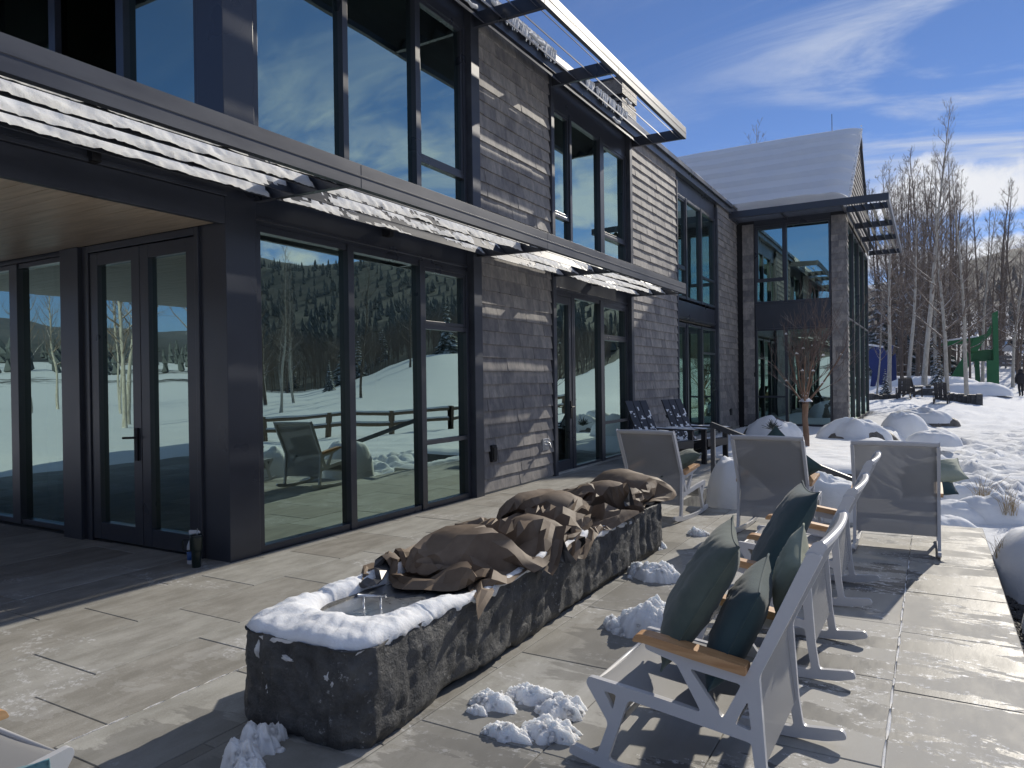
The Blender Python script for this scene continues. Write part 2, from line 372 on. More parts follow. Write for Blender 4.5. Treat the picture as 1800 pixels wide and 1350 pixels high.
JOINT = mat('paving_joint_grit', (.17,.165,.15), .9, var=.5, vscale=9)
def m_rock(name, a, b, dust=.5, thr=(.56,.66), sc=6):
    g = NT(name); n = g.noise(sc, 8, .65); n2 = g.noise(sc*5, 6, .7); v = g.noise(sc*.6, 5, .6, g.map((1,1,.25)))
    c = g.mix(g.mr(n,.3,.7), a, b); c = g.mix(g.mr(n2,.55,.75,0,.5), c, tuple(min(1,q*3.2) for q in b))
    f = g.mth('MULTIPLY', g.mr(n2, thr[0], thr[1]), g.mr(v, .5, .64))
    c = g.mix(g.mth('MULTIPLY', f, dust), c, (.62,.64,.66))
    h = g.mth('ADD', n, g.mth('MULTIPLY', n2, .45))
    return g.set(Base_Color=c, Roughness=g.mr(n2,.3,.7,.42,.75), Specular_IOR_Level=.45, Normal=g.bump(h, .9, .03))
BASALT = m_rock('split_basalt', (.040,.042,.045), (.105,.106,.106), .6, (.60,.70))
ROCK = m_rock('garden_boulder', (.09,.08,.07), (.20,.18,.155), .5)
CHIM = m_rock('chimney_fieldstone', (.12,.105,.09), (.26,.23,.20), .2, sc=16)
def crease(g, n, w):
    out = None
    for sc, st in ((4.0, .22), (11.0, .14)):
        v = g.new('ShaderNodeTexVoronoi', feature='F1'); v.inputs['Scale'].default_value = sc; wv = g.new('ShaderNodeVectorMath', operation='ADD')
        g.L.new(g.tc.outputs['Object'], wv.inputs[0]); nn = g.new('ShaderNodeTexNoise'); nn.inputs['Scale'].default_value = 2.5; nn.inputs['Detail'].default_value = 3
        g.L.new(g.tc.outputs['Object'], nn.inputs['Vector']); mm = g.new('ShaderNodeVectorMath', operation='SCALE'); mm.inputs[3].default_value = .35; g.L.new(nn.outputs[1], mm.inputs[0]); g.L.new(mm.outputs[0], wv.inputs[1])
        g.L.new(wv.outputs[0], v.inputs['Vector']); out = g.bump(v.outputs[0], st, .045*3.2/sc, out)
    return g.bump(g.mth('ADD', n, g.mth('MULTIPLY', w, .1)), .12, .01, out)
def m_tarp():
    g = NT('brown_cover_canvas'); ge = g.new('ShaderNodeNewGeometry'); n = g.noise(6, 5); w = g.noise(260, 2)
    outc = g.mix(g.mr(n,.3,.7), (.135,.098,.068), (.195,.145,.103)); inc = g.mix(g.mr(n,.3,.7), (.075,.074,.076), (.13,.128,.128))
    c = g.mix(ge.outputs['Backfacing'], outc, inc)
    return g.set(Base_Color=c, Roughness=g.mix(ge.outputs['Backfacing'], (.66,.66,.66), (.40,.40,.40)), Specular_IOR_Level=.35,
                 Normal=crease(g, n, w))
TARP = m_tarp()
INOX = mat('brushed_stainless', (.55,.57,.60), .34, .9, rvar=.1, vscale=30)
CONC = mat('pale_concrete', (.42,.41,.37), .85, var=.12, vscale=3, bump=.15, bscale=30)
INT = mat('interior_plaster', (.16,.16,.15), .8, var=.1, vscale=1)
INTF = mat('interior_oak_floor', (.12,.085,.05), .4, var=.2, vscale=2)
INTD = mat('interior_dark_upholstery', (.035,.04,.035), .9)
CREAM = mat('cream_leather', (.50,.46,.36), .5)
def m_bark(name, a, b, mark=(.02,.018,.016), up=.5):
    g = NT(name); n = g.noise(3.5, 5, .6, g.map((3,3,1))); k = g.noise(7, 4, .7, g.map((.6,.6,3.2)))
    c = g.mix(g.mr(n,.3,.7), a, b); c = g.mix(g.mr(k, .63, .70), c, mark)
    ge = g.new('ShaderNodeNewGeometry'); sp = g.new('ShaderNodeSeparateXYZ'); g.L.new(ge.outputs['Normal'], sp.inputs[0])
    s = g.mth('MULTIPLY', g.mr(sp.outputs[2], .35, .75), g.mr(g.noise(9, 2), .42, .55))
    c = g.mix(g.mth('MULTIPLY', s, up), c, (.86,.88,.90))
    return g.set(Base_Color=c, Roughness=.8, Specular_IOR_Level=.2)
ASPEN = m_bark('pale_aspen_bark', (.34,.31,.26), (.52,.49,.43))
TWIG = m_bark('grey_aspen_twigs', (.16,.125,.10), (.27,.225,.19), up=.8)
TWIGD = m_bark('brown_grove_twigs', (.11,.083,.066), (.18,.145,.12), up=.65)
MAPLE = m_bark('reddish_young_bark', (.15,.095,.065), (.24,.16,.12), (.10,.06,.04), .5)
MAPLET = m_bark('dark_red_twigs', (.10,.075,.068), (.17,.13,.115), (.06,.045,.04), .45)
def m_needle():
    g = NT('snowy_spruce_needles'); ge = g.new('ShaderNodeNewGeometry'); sp = g.new('ShaderNodeSeparateXYZ'); g.L.new(ge.outputs['Normal'], sp.inputs[0])
    n = g.noise(2.2, 4); c = g.mix(g.mr(n,.3,.7), (.035,.050,.045), (.07,.085,.075))
    s = g.mth('MULTIPLY', g.mr(sp.outputs[2], .3, .8), g.mr(n, .45, .6))
    return g.set(Base_Color=g.mix(g.mth('MULTIPLY', s, .8), c, (.84,.86,.88)), Roughness=.8)
NEEDLE = m_needle()
FARWOOD = mat('haze_paled_far_needles', (.105,.122,.125), .9, var=.35, vscale=.05)  # far needles lightened in the colour itself, standing in for distance haze
STRAW = mat('dry_straw_grass', (.42,.33,.20), .8, var=.3, vscale=4)
GREEN = mat('green_painted_steel', (.010,.13,.040), .45, var=.15, vscale=1.2)
BLUE = mat('blue_painted_steel', (.008,.028,.15), .4, var=.15, vscale=1.2)
# ------------------------------------------------------------------ terrain
def terrain_z(x, y):
    x = np.asarray(x, float); y = np.asarray(y, float)
    r = np.hypot(x-5.27, y); az = np.degrees(np.arctan2(x-5.27, y))
    z = -.50+.34*sm(20, 52, y)-.55*sm(8, 20, x)*(1-sm(28, 55, y))
    z = z-.9*sm(6, 22, x)*(1-sm(-30, 5, y))*sm(-45, -5, -np.abs(y))
    # upper bed by the house
    up = (1-sm(4.2, 4.9, x))*sm(12.62, 12.72, y)*(1-sm(36, 52, y))
    z = z*(1-up)+.03*up
    nr = sm(3.2, 5.2, x)*(1-sm(9.5, 15, y))*(1-sm(6.2, 9.2, x))*sm(-6, 0, y)   # bank beside the paving
    z = z*(1-nr)+(-.20)*nr
    bk = sm(-3.0, 3.0, -y)*(1-sm(4, 9, x))                                       # behind the camera
    z = z*(1-bk)+(-.10)*bk
    # berm with the aspens and the fire-pit
    d = np.hypot((x-4.3)/5.0, (y-64)/20); z = z+1.35*np.exp(-d*d*1.2)
    # hills all round
    ea = sm(14, 24, az)*(1-sm(95, 115, az)); hill = 9*sm(62, 150, r)*(1-ea)+5*sm(120, 180, r)*ea+22*sm(130+30*ea, 300+20*ea, r)+62*sm(260, 620, r)+90*sm(600, 1200, r)
    am = .62+.5*np.cos(np.radians(az-48))*.5+.25*vfbm(x/220+5, y/220+3, 4)
    low = .35+.65*sm(-22, 12, az)*1.0
    low = np.where(np.abs(az) > 60, .6, low)
    z = z+hill*am*low*(1+.35*(vfbm(x/130, y/130, 5)-.5))
    md = np.exp(-((az-31)/6.5)**2)*6.5*sm(50, 125, r)*(1-sm(220, 400, r)); z = z+md      # smooth snow meadow hill
    far = sm(1100, 2800, r); z = z+far*(330*vfbm(x/900+2, y/900+8, 5)*(1.0-.72*sm(6, -24, az)*sm(-90, -24, az)))
    w = sm(2500, 4200, r); z = z*(1-w)+w*(z*.4)
    n = (.10*(vfbm(x/2.3, y/2.3, 4)-.5)+.11*(vfbm(x/.9, y/.9, 3)-.5)*sm(5.2, 6.5, x+.12*(y-14))*(1-sm(40, 60, y)))*(1-sm(60, 200, r))+.5*(vfbm(x/30, y/30, 3)-.5)*sm(30, 90, r)
    z = z+n
    # inside house and paving the sheet lies low
    def rect(x0, x1, y0, y1, m=.12): return sm(x0-m, x0, x)*(1-sm(x1, x1+m, x))*sm(y0-m, y0, y)*(1-sm(y1, y1+m, y))
    pit = np.maximum.reduce([rect(-9, 5.62, -12.4, 8.6), rect(-9, 2.52, 8, 13.9), rect(-9, .1, 4, 34), rect(-9, 3.05, 23.45, 32.4)])
    pit2 = rect(2.5, 4.35, 10.3, 12.55, .08)
    z = z*(1-pit)+(-.4)*pit
    z = z-(.35)*pit2
    return z
TRAIL = [gp(px, py, -.35)[:2] for px, py in ((1800, 925), (1745, 860), (1700, 815), (1660, 775), (1630, 745), (1600, 722), (1560, 712))]
def build_terrain():
    a1 = np.radians(np.arange(-42, 52, .28)); a2 = np.radians(np.concatenate([np.arange(52, 318, 2.0)]))
    az = np.concatenate([a1, a2]); na = len(az)
    rr = np.concatenate([[.6], 1.2*1.03**np.arange(0, 55), 6.0*1.0075**np.arange(1, 225), 32.3*1.019**np.arange(0, 272)]); rr = np.unique(rr[rr < 5200])
    A, Q = np.meshgrid(az, rr, indexing='xy'); X = 5.27+Q*np.sin(A); Y = Q*np.cos(A)
    Z = terrain_z(X, Y)
    rs = np.random.RandomState(5)
    # foot trail and scattered prints in the near snow
    pts = []
    for (p, q) in zip(TRAIL[:-1], TRAIL[1:]):
        n = max(2, int(np.linalg.norm(q-p)/.16))
        for k in range(n*4):
            c = p+(q-p)*k/(4*n); pts.append((c[0]+rs.normal(0, .30), c[1]+rs.normal(0, .25), rs.uniform(-.05, .10), rs.uniform(.06, .14)))
    for _ in range(420):
        c = gp(rs.uniform(1540, 1840), rs.uniform(712, 900), -.3); pts.append((c[0], c[1], rs.uniform(.05, .15), rs.uniform(.10, .26)))
    for _ in range(90):
        c = gp(rs.uniform(1560, 1850), rs.uniform(675, 720), -.2); pts.append((c[0], c[1], rs.uniform(.04, .12), rs.uniform(.2, .4)))
    for (px_, py_, d_, s_) in pts:
        q = np.hypot(px_-5.27, py_); i0 = np.searchsorted(rr, q-3*s_-.1); i1 = np.searchsorted(rr, q+3*s_+.1)
        if i1 <= i0: continue
        dx = X[i0:i1]-px_; dy = Y[i0:i1]-py_; e = np.exp(-(dx*dx+dy*dy)/(s_*s_)); Z[i0:i1] += -d_*e+.35*d_*np.exp(-((np.sqrt(dx*dx+dy*dy)-1.7*s_)/(s_*.6))**2)
    V = np.stack([X, Y, Z], -1).reshape(-1, 3); n = len(rr)
    i = np.arange(n-1)[:, None]*na; j = np.arange(na)[None, :]; j2 = (j+1) % na
    F = np.stack([i+j, i+na+j, i+na+j2, i+j2], -1).reshape(-1, 4)[:, ::-1]
    g = NT('snow_covered_land'); at = g.attr('wood').outputs['Fac']
    n1 = g.noise(7, 6); n2 = g.noise(60, 4, .7); h = g.mth('ADD', n1, g.mth('MULTIPLY', n2, .3))
    sn = g.mix(g.mr(g.noise(.8, 3),.3,.7), (.76,.78,.81), (.80,.81,.82))
    big = g.noise(.035, 8, .68); mid = g.noise(.16, 6, .7); tr = g.noise(.5, 4, .75, g.map((1,1,.35)))
    wd = g.mix(g.mr(big,.35,.65), (.085,.098,.10), (.15,.142,.135))
    wd = g.mix(g.mr(tr,.35,.7), g.mix(1.0, wd, (.55,.55,.55), 'MULTIPLY'), wd)
    cover = g.mr(g.mth('ADD', g.mth('ADD', at, g.mth('MULTIPLY', mid, .9)), g.mth('MULTIPLY', tr, .55)), 1.02, 1.22)
    g.set(Base_Color=g.mix(cover, sn, wd), Roughness=.8, Specular_IOR_Level=.05, Normal=g.bump(h, .6, .04))
    o = npmesh('snow_ground', V, F, g.m); tag(o, kind='structure')
    # where woods stand on the land
    x, y, z = V[:, 0], V[:, 1], V[:, 2]; r = np.hypot(x-5.27, y); a = np.degrees(np.arctan2(x-5.27, y))
    wood = sm(170, 330, r)*(.75+.35*(vfbm(x/90, y/90, 5)-.5)*2)
    wood = np.where((a > 16) & (a < 105), sm(118, 140, r)*1.3+.25*sm(110, 190, r)*(vfbm(x/60, y/60, 4)-.5), wood)
    wood = wood*(1-.75*sm(1500, 2600, r)*sm(140, 330, z))
    wood = np.maximum(wood, .42*sm(90, 130, r)*(vfbm(x/25, y/25, 4) > .52))
    at_ = o.data.attributes.new('wood', 'FLOAT', 'POINT'); at_.data.foreach_set('value', wood.astype(np.float32))
    return o
build_terrain()
def tz(x, y): return float(terrain_z(np.array([x]), np.array([y]))[0])

def build_patio():
    mb = MB(); tone = []; rs = random.Random(11)
    def slab(x0, x1, y0, y1):
        g = .003; a, b, c, d = x0+g, x1-g, y0+g, y1-g
        if b-a < .03 or d-c < .03: return
        z = rs.uniform(-.0012, .0012); e = .003
        vs = [(a+e,c+e,z),(b-e,c+e,z),(b-e,d-e,z),(a+e,d-e,z),(a,c,z-e),(b,c,z-e),(b,d,z-e),(a,d,z-e),(a,c,-.05),(b,c,-.05),(b,d,-.05),(a,d,-.05)]
        mb.add(vs, [(0,1,2,3),(4,5,1,0),(5,6,2,1),(6,7,3,2),(7,4,0,3),(8,9,5,4),(9,10,6,5),(10,11,7,6),(11,8,4,7)])
        tone.extend([rs.random()]*9)
    k0 = -14
    for k in range(k0, 10):
        x0 = .13+.62*k; x1 = x0+.62
        for (xa, xb, ya, yb) in ((-8.6, 0.0, -12.0, 4.24), (0.0, 2.53, -6.0, 13.95), (2.53, 5.70, -6.0, 8.66)):
            a, b = max(x0, xa), min(x1, xb)
            if b-a < .04: continue
            off = {0: 2.89, 1: 2.25, 2: 1.94, 8: 4.02, -1: 3.54}.get(k, rs.uniform(0, .95))
            y = off-.94*24
            while y < yb:
                L = .94; c, d = max(y, ya), min(y+L, yb)
                if d-c > .04: slab(a, b, c, d)
                y += L
    o = mb.build('patio', PATIO); tag(o, kind='structure')
    a = o.data.attributes.new('tone', 'FLOAT', 'FACE'); a.data.foreach_set('value', tone)
    m2 = MB(); m2.box(-8.6, 0, -12, -6, -.35, -.0055); m2.box(-8.6, 5.70, -6, 8.66, -.35, -.0055); m2.box(-8.6, 2.53, 8.665, 13.95, -.35, -.0055)
    tag(m2.build('patio_bed', JOINT), kind='structure')
    # dusting of frozen snow in one long joint
    m3 = MB(); y = 2.6
    while y < 8.2:
        w = rs.uniform(.004, .013)*(1.2 if y < 6 else .7); L = rs.uniform(.05, .35)
        if rs.random() < .8: m3.tube([(5.09+rs.uniform(-.003,.003), y+L*t, .001) for t in (0,.3,.7,1)], [.002, w*.6, w*.55, .002], 6)
        y += L
    for _ in range(30):
        yy = rs.uniform(1.7, 4.2); m3.tube([(2.0+rs.uniform(-.003,.003), yy+.12*t, .0) for t in (0,.3,.7,1)], [.001,.005,.005,.001], 5)
    tag(m3.build('joint_frost', SNOWF), 'thin lines of frozen snow caught in the paving joints', 'frost', kind='stuff')
build_patio()
def build_stairs():
    mb = MB()
    for i in range(4): mb.box(2.535+.46*i, 2.535+.46*(i+1), 10.32, 12.5, -.75, -.02-.155*i)
    tag(mb.build('garden_steps', CONC, bevel=.006), kind='structure')
    s = MB(); rs = np.random.RandomState(2)
    for i in range(4):
        n = 24; m = 40; P = np.zeros((n, m, 3))
        for a in range(n):
            for b in range(m):
                x = 2.55+.46*i+.42*a/(n-1); y = 10.35+2.1*b/(m-1); e = min(a, n-1-a, b, m-1-b)/4.0
                P[a, b] = (x, y, -.02-.155*i-.004+min(1, e)*(.05+.03*fbm(x, y, i, 3, 3)))
        s.grid(P)
    tag(s.build('step_snow', SNOW), 'soft snow lying on the garden steps', 'snow', kind='stuff')
build_stairs()

# ------------------------------------------------------------------ house
HOUSE = empty('house', (0, 12, 0), 0, 'modern dark shingled house with steel sun canopies and a snow roofed wing', 'house')
HL = lambda o: o
def hpart(mb, name, m, bevel=0, parent=None):
    o = mb.build(name, m, parent or HOUSE, bevel)
    if (parent or HOUSE) is HOUSE: o.location = (0, -12, 0)
    return o
def shingles(name, fn, z0, z1, urange, e=.183, seed=1, label=None, wmin=.24, wmax=.46):
    mb = MB(); tone = []; rs = random.Random(seed); z = z0; row = 0
    while z < z1-.02:
        zt = min(z+e+.05, z1+.004); zb = z
        ua, ub = urange(z+e*.5); u = ua-rs.uniform(0, .3)
        while u < ub:
            w = rs.uniform(wmin, wmax); a, b = max(u, ua)+.0018, min(u+w, ub)-.0018; u += w
            if b-a < .03: continue
            dz = rs.uniform(-.004, .003); t = rs.uniform(.028, .038); s = rs.uniform(-.002, .002)
            vs = [fn(a, zb+dz+s, 0), fn(b, zb+dz-s, 0), fn(b, zb+dz-s, .008+t), fn(a, zb+dz+s, .008+t),
                  fn(a, zt, 0), fn(b, zt, 0), fn(b, zt, .006), fn(a, zt, .006)]
            mb.add(vs, [(0,1,2,3),(3,2,6,7),(0,3,7,4),(1,5,6,2),(4,7,6,5)])
            tone.extend([rs.random()**.9]*5)
        z += e
    o = hpart(mb, name, SHINGLE)
    a = o.data.attributes.new('tone', 'FLOAT', 'FACE'); a.data.foreach_set('value', tone)
    return o
FX = lambda y, z, n: (n, y, z)               # facade plane x = 0
WX = lambda x, z, n: (x, 23.4-n, z)          # wing front plane y = 23.4
EX = lambda y, z, n: (3.12+n, y, z)          # wing end plane x = 3.12
for i, (a, b) in enumerate(((8.27, 10.385), (14.01, 17.03), (20.90, 23.25))):
    shingles('shingle_cladding', FX, .03, 6.56, lambda z, a=a, b=b: (a, b), seed=20+i)
shingles('shingle_cladding', WX, .03, 6.28, lambda z: (.17, .51), seed=31, wmin=.3, wmax=.5)
shingles('shingle_cladding', WX, .03, 6.28, lambda z: (2.73, 3.125), seed=32, wmin=.3, wmax=.5)
shingles('shingle_cladding', EX, .03, 6.2, lambda z: (23.41, 23.85), seed=33)
shingles('shingle_cladding', EX, 6.5, 9.75, lambda z: (23.55+max(0, z-6.66)/.72+.05, 32.35-max(0, z-6.66)/.72-.05), e=.2, seed=34)

def solids():
    for a, b in ((8.2, 10.45), (13.94, 17.1), (20.83, 23.4)): w = MB(); w.box(-.3, -.004, a, b, -.05, 6.7); hpart(w, 'wall', BLACK)
    w = MB()
    w.box(.0, .165, 23.42, 23.6, -.05, 6.5); w.box(.165, .525, 23.404, 23.6, -.05, 6.5); w.box(2.715, 3.116, 23.404, 23.83, -.05, 6.5)
    hpart(w, 'wall', BLACK)
    c = MB()                                   # wall over the wing's glazed end, closing its gable
    c.add([(3.116, 23.4, 6.25), (3.116, 32.5, 6.25), (3.116, 32.5, 6.62), (3.116, 27.95, 9.95), (3.116, 23.4, 6.62)], [(0,1,2,3,4)])
    c.add([(2.9, 23.4, 6.25), (2.9, 32.5, 6.25), (2.9, 32.5, 6.62), (2.9, 27.95, 9.95), (2.9, 23.4, 6.62)], [(4,3,2,1,0)])
    hpart(c, 'gable_wall', BLACK)
    # interior shell
    f = MB(); f.box(-7, -.16, 4.35, 23.3, -.06, .005); f.box(-7, 3.0, 23.5, 32.4, -.06, .006); hpart(f, 'interior_floor', INTF)
    s = MB(); s.box(-7, -.16, 4.35, 23.3, 2.97, 3.42); s.box(-7, 3.0, 23.62, 32.4, 2.99, 3.7); s.box(-7, -.16, 4.35, 23.3, 6.28, 6.5); s.box(-7, 2.95, 23.62, 32.4, 6.26, 6.5); hpart(s, 'ceiling', INT)
    b = MB(); b.box(-7.2, -7.0, 4.3, 32.5, -.05, 6.6); b.box(-6.9, -.2, 10.0, 10.2, .01, 6.27); b.box(-6.9, -.35, 23.3, 23.38, .01, 6.27); b.box(-6.9, 3.0, 32.42, 32.6, -.05, 6.6)
    b.box(-3.4, -3.2, 4.5, 9.9, .01, 2.96); b.box(-3.8, -3.6, 10.3, 23.2, .01, 6.27); b.box(-2.8, -2.6, 23.65, 32.4, .01, 2.98)
    hpart(b, 'interior_wall', INT)
solids()
def frames(o_rects, thick, plane):
    """frame bars: list of (u0,u1,z0,z1) in a plane, as boxes"""
    mb = MB()
    for (u0, u1, z0, z1, n0, n1) in o_rects:
        if plane == 'F': mb.box(n0, n1, u0, u1, z0, z1)
        elif plane == 'W': mb.box(u0, u1, 23.4-n1, 23.4-n0, z0, z1)
        elif plane == 'E': mb.box(3.12+n0, 3.12+n1, u0, u1, z0, z1)
        else: mb.box(u0, u1, 4.23-n1, 4.23-n0, z0, z1)
    return mb
def window(name, plane, u0, u1, z0, z1, mull, trans=(), fw=.06, sash=(), label=None):
    """frame with mullions at given u; transoms (ua, ub, z); sashes (ua, ub, za, zb); pane set back"""
    n0, n1 = -.14, -.02; R_ = []
    fr = [(u0, u0+fw, z0, z1, n0, n1), (u1-fw, u1, z0, z1, n0, n1)]
    xs = [u0+fw]+[q for m in mull for q in (m[0], m[1])]+[u1-fw]
    for m in mull: fr.append((m[0], m[1], z0, z1, n0, n1+.012))
    for a, b in zip(xs[::2], xs[1::2]): fr += [(a, b, z0, z0+fw*1.1, n0, n1-.004), (a, b, z1-fw, z1, n0, n1-.004)]
    for (a, b, z) in trans: fr.append((a, b, z-.028, z+.028, n0, n1-.008))
    for (a, b, c, d) in sash:
        t = .045
        fr += [(a, a+t, c, d, -.12, -.035), (b-t, b, c, d, -.12, -.035), (a+t, b-t, c, c+t, -.12, -.036), (a+t, b-t, d-t, d, -.12, -.036)]
    f = hpart(frames(fr, 0, plane), name, STEEL, .003)
    f['label'] = label or 'dark framed tall window'
    pn = MB()
    for a, b in zip(xs[::2], xs[1::2]):
        zz = sorted([z0+fw]+[t[2] for t in trans if t[0] >= a-.01 and t[1] <= b+.01]+[z1-fw])
        for c, d in zip(zz[:-1], zz[1:]):
            n = -.075
            if plane == 'F': q = [(n, a, c), (n, b, c), (n, b, d), (n, a, d)]
            elif plane == 'W': q = [(a, 23.4-n, c), (b, 23.4-n, c), (b, 23.4-n, d), (a, 23.4-n, d)]
            elif plane == 'E': q = [(3.12+n, a, c), (3.12+n, b, c), (3.12+n, b, d), (3.12+n, a, d)]
            else: q = [(a, 4.23-n, c), (b, 4.23-n, c), (b, 4.23-n, d), (a, 4.23-n, d)]
            pn.add(q, [(0,1,2,3)])
    pn.build('pane', GLASS, f)
    return f
# ground floor, long facade
window('window', 'F', 4.56, 8.06, .0, 2.99, [(5.755, 5.845), (6.995, 7.09)], [(7.09, 8.0, .80), (7.09, 8.0, 2.21)], sash=[(7.09, 8.0, 2.24, 2.93)], label='ground floor picture window beside the corner column')
w2 = window('window', 'F', 11.30, 13.87, .0, 2.99, [(12.46, 12.62)], [(12.62, 13.81, .72), (12.62, 13.81, 2.3)], sash=[(12.62, 13.81, 2.33, 2.93)], label='ground floor window beside the glass terrace door')
window('window', 'F', 17.12, 20.78, .0, 2.90, [(17.95, 18.04), (19.30, 19.42)], [(19.42, 20.72, 2.2)], sash=[(17.18, 17.95, .07, 2.84)], label='ground floor window behind the dark garden chairs')
# upper floor
window('window', 'F', 4.56, 8.06, 3.45, 6.22, [(5.72, 5.80), (6.96, 7.05)], [(7.05, 8.0, 4.22)], sash=[(7.05, 8.0, 4.25, 6.16)], label='upper floor picture window reflecting blue sky')
window('window', 'F', 10.50, 13.87, 3.45, 6.02, [(11.22, 11.30), (12.52, 12.70)], [(10.56, 11.22, 4.24), (12.70, 13.81, 4.24)], sash=[(10.56, 11.22, 4.27, 5.96), (12.70, 13.81, 4.27, 5.96)], label='upper floor window reflecting a white cloud')
window('window', 'F', 17.12, 20.78, 3.50, 6.02, [(17.95, 18.04), (19.30, 19.42)], [(17.18, 17.95, 4.24), (19.42, 20.72, 4.24)], sash=[(17.18, 17.95, 4.27, 5.96)], label='upper floor window nearest the wing')
# wing
window('window', 'W', .53, 2.71, 3.80, 6.20, [(1.39, 1.48)], [(.59, 1.39, 4.50)], sash=[(.59, 1.39, 4.53, 6.14)], label='upper window on the shaded face of the wing')
window('window', 'W', .53, 2.71, .02, 3.02, [(1.39, 1.48)], [(.59, 1.39, .92)], label='lower window of the wing behind the small bare tree')
window('window', 'E', 23.86, 32.3, .02, 6.2, [(25.9, 26.02), (27.9, 28.02), (30.0, 30.12)], [(23.92, 25.9, 3.3), (26.02, 27.9, 3.3), (28.02, 30.0, 3.3), (30.12, 32.24, 3.3)], fw=.08, label='glazed end wall of the wing')
# upper left, facing the camera side, set back over the porch
window('window', 'D', -6.5, -.36, 3.45, 6.22, [(-1.56, -1.44), (-2.74, -2.62), (-4.0, -3.88)], label='upper window row above the porch')
# porch wall
window('window', 'D', -6.5, -2.46, .03, 2.90, [(-3.62, -3.46)], fw=.05, label='porch window left of the double doors')
def porch_doors():
    jb = MB(); jb.box(-2.46, -2.14, 4.16, 4.36, 0, 2.94); jb.box(-2.14, -2.03, 4.20, 4.36, 0, 2.94); jb.box(-.39, -.34, 4.20, 4.36, 0, 2.94); jb.box(-2.03, -.39, 4.20, 4.36, 2.875, 2.94)
    hpart(jb, 'door_frame', STEEL, .004)
    for (a, b) in ((-2.02, -1.215), (-1.205, -.40)):
        fr = MB(); s = .125
        fr.box(a, a+s, 4.215, 4.30, .025, 2.865); fr.box(b-s, b, 4.215, 4.30, .025, 2.865); fr.box(a+s, b-s, 4.217, 4.298, .025, .19); fr.box(a+s, b-s, 4.217, 4.298, 2.74, 2.865)
        d = hpart(fr, 'door', STEEL, .003)
        p = MB(); p.add([(a+s, 4.262, .19), (b-s, 4.262, .19), (b-s, 4.262, 2.74), (a+s, 4.262, 2.74)], [(0,1,2,3)]); p.build('pane', GLASS, d)
        if a < -1.5:
            h = MB(); h.box(-1.30, -1.255, 4.195, 4.214, .83, 1.14); h.tube([(-1.278, 4.195, 1.05), (-1.278, 4.15, 1.05), (-1.30, 4.145, 1.05), (-1.40, 4.145, 1.045)], .011, 8); h.build('handle', BLACK, d)
porch_doors()
def terrace_door():
    fr = MB(); a, b = 10.50, 11.29
    fr.box(-.14, -.02, a, a+.05, 0, 2.99); fr.box(-.14, -.02, b-.05, b, 0, 2.99); fr.box(-.14, -.024, a+.05, b-.05, 2.93, 2.99)
    fr.box(-.12, -.03, a+.055, a+.16, .03, 2.925); fr.box(-.12, -.03, b-.16, b-.055, .03, 2.925); fr.box(-.118, -.032, a+.16, b-.16, .03, .2); fr.box(-.118, -.032, a+.16, b-.16, 2.8, 2.925)
    d = hpart(fr, 'door', STEEL, .003); d['label'] = 'narrow glass terrace door'
    p = MB(); p.add([(-.075, a+.16, .2), (-.075, b-.16, .2), (-.075, b-.16, 2.8), (-.075, a+.16, 2.8)], [(0,1,2,3)]); p.build('pane', GLASS, d)
    h = MB(); h.box(-.03, -.012, b-.135, b-.085, .88, 1.18); h.tube([(-.012, b-.11, 1.08), (.035, b-.11, 1.08), (.04, b-.12, 1.08), (.04, b-.22, 1.075)], .011, 8); h.build('handle', BLACK, d)
terrace_door()
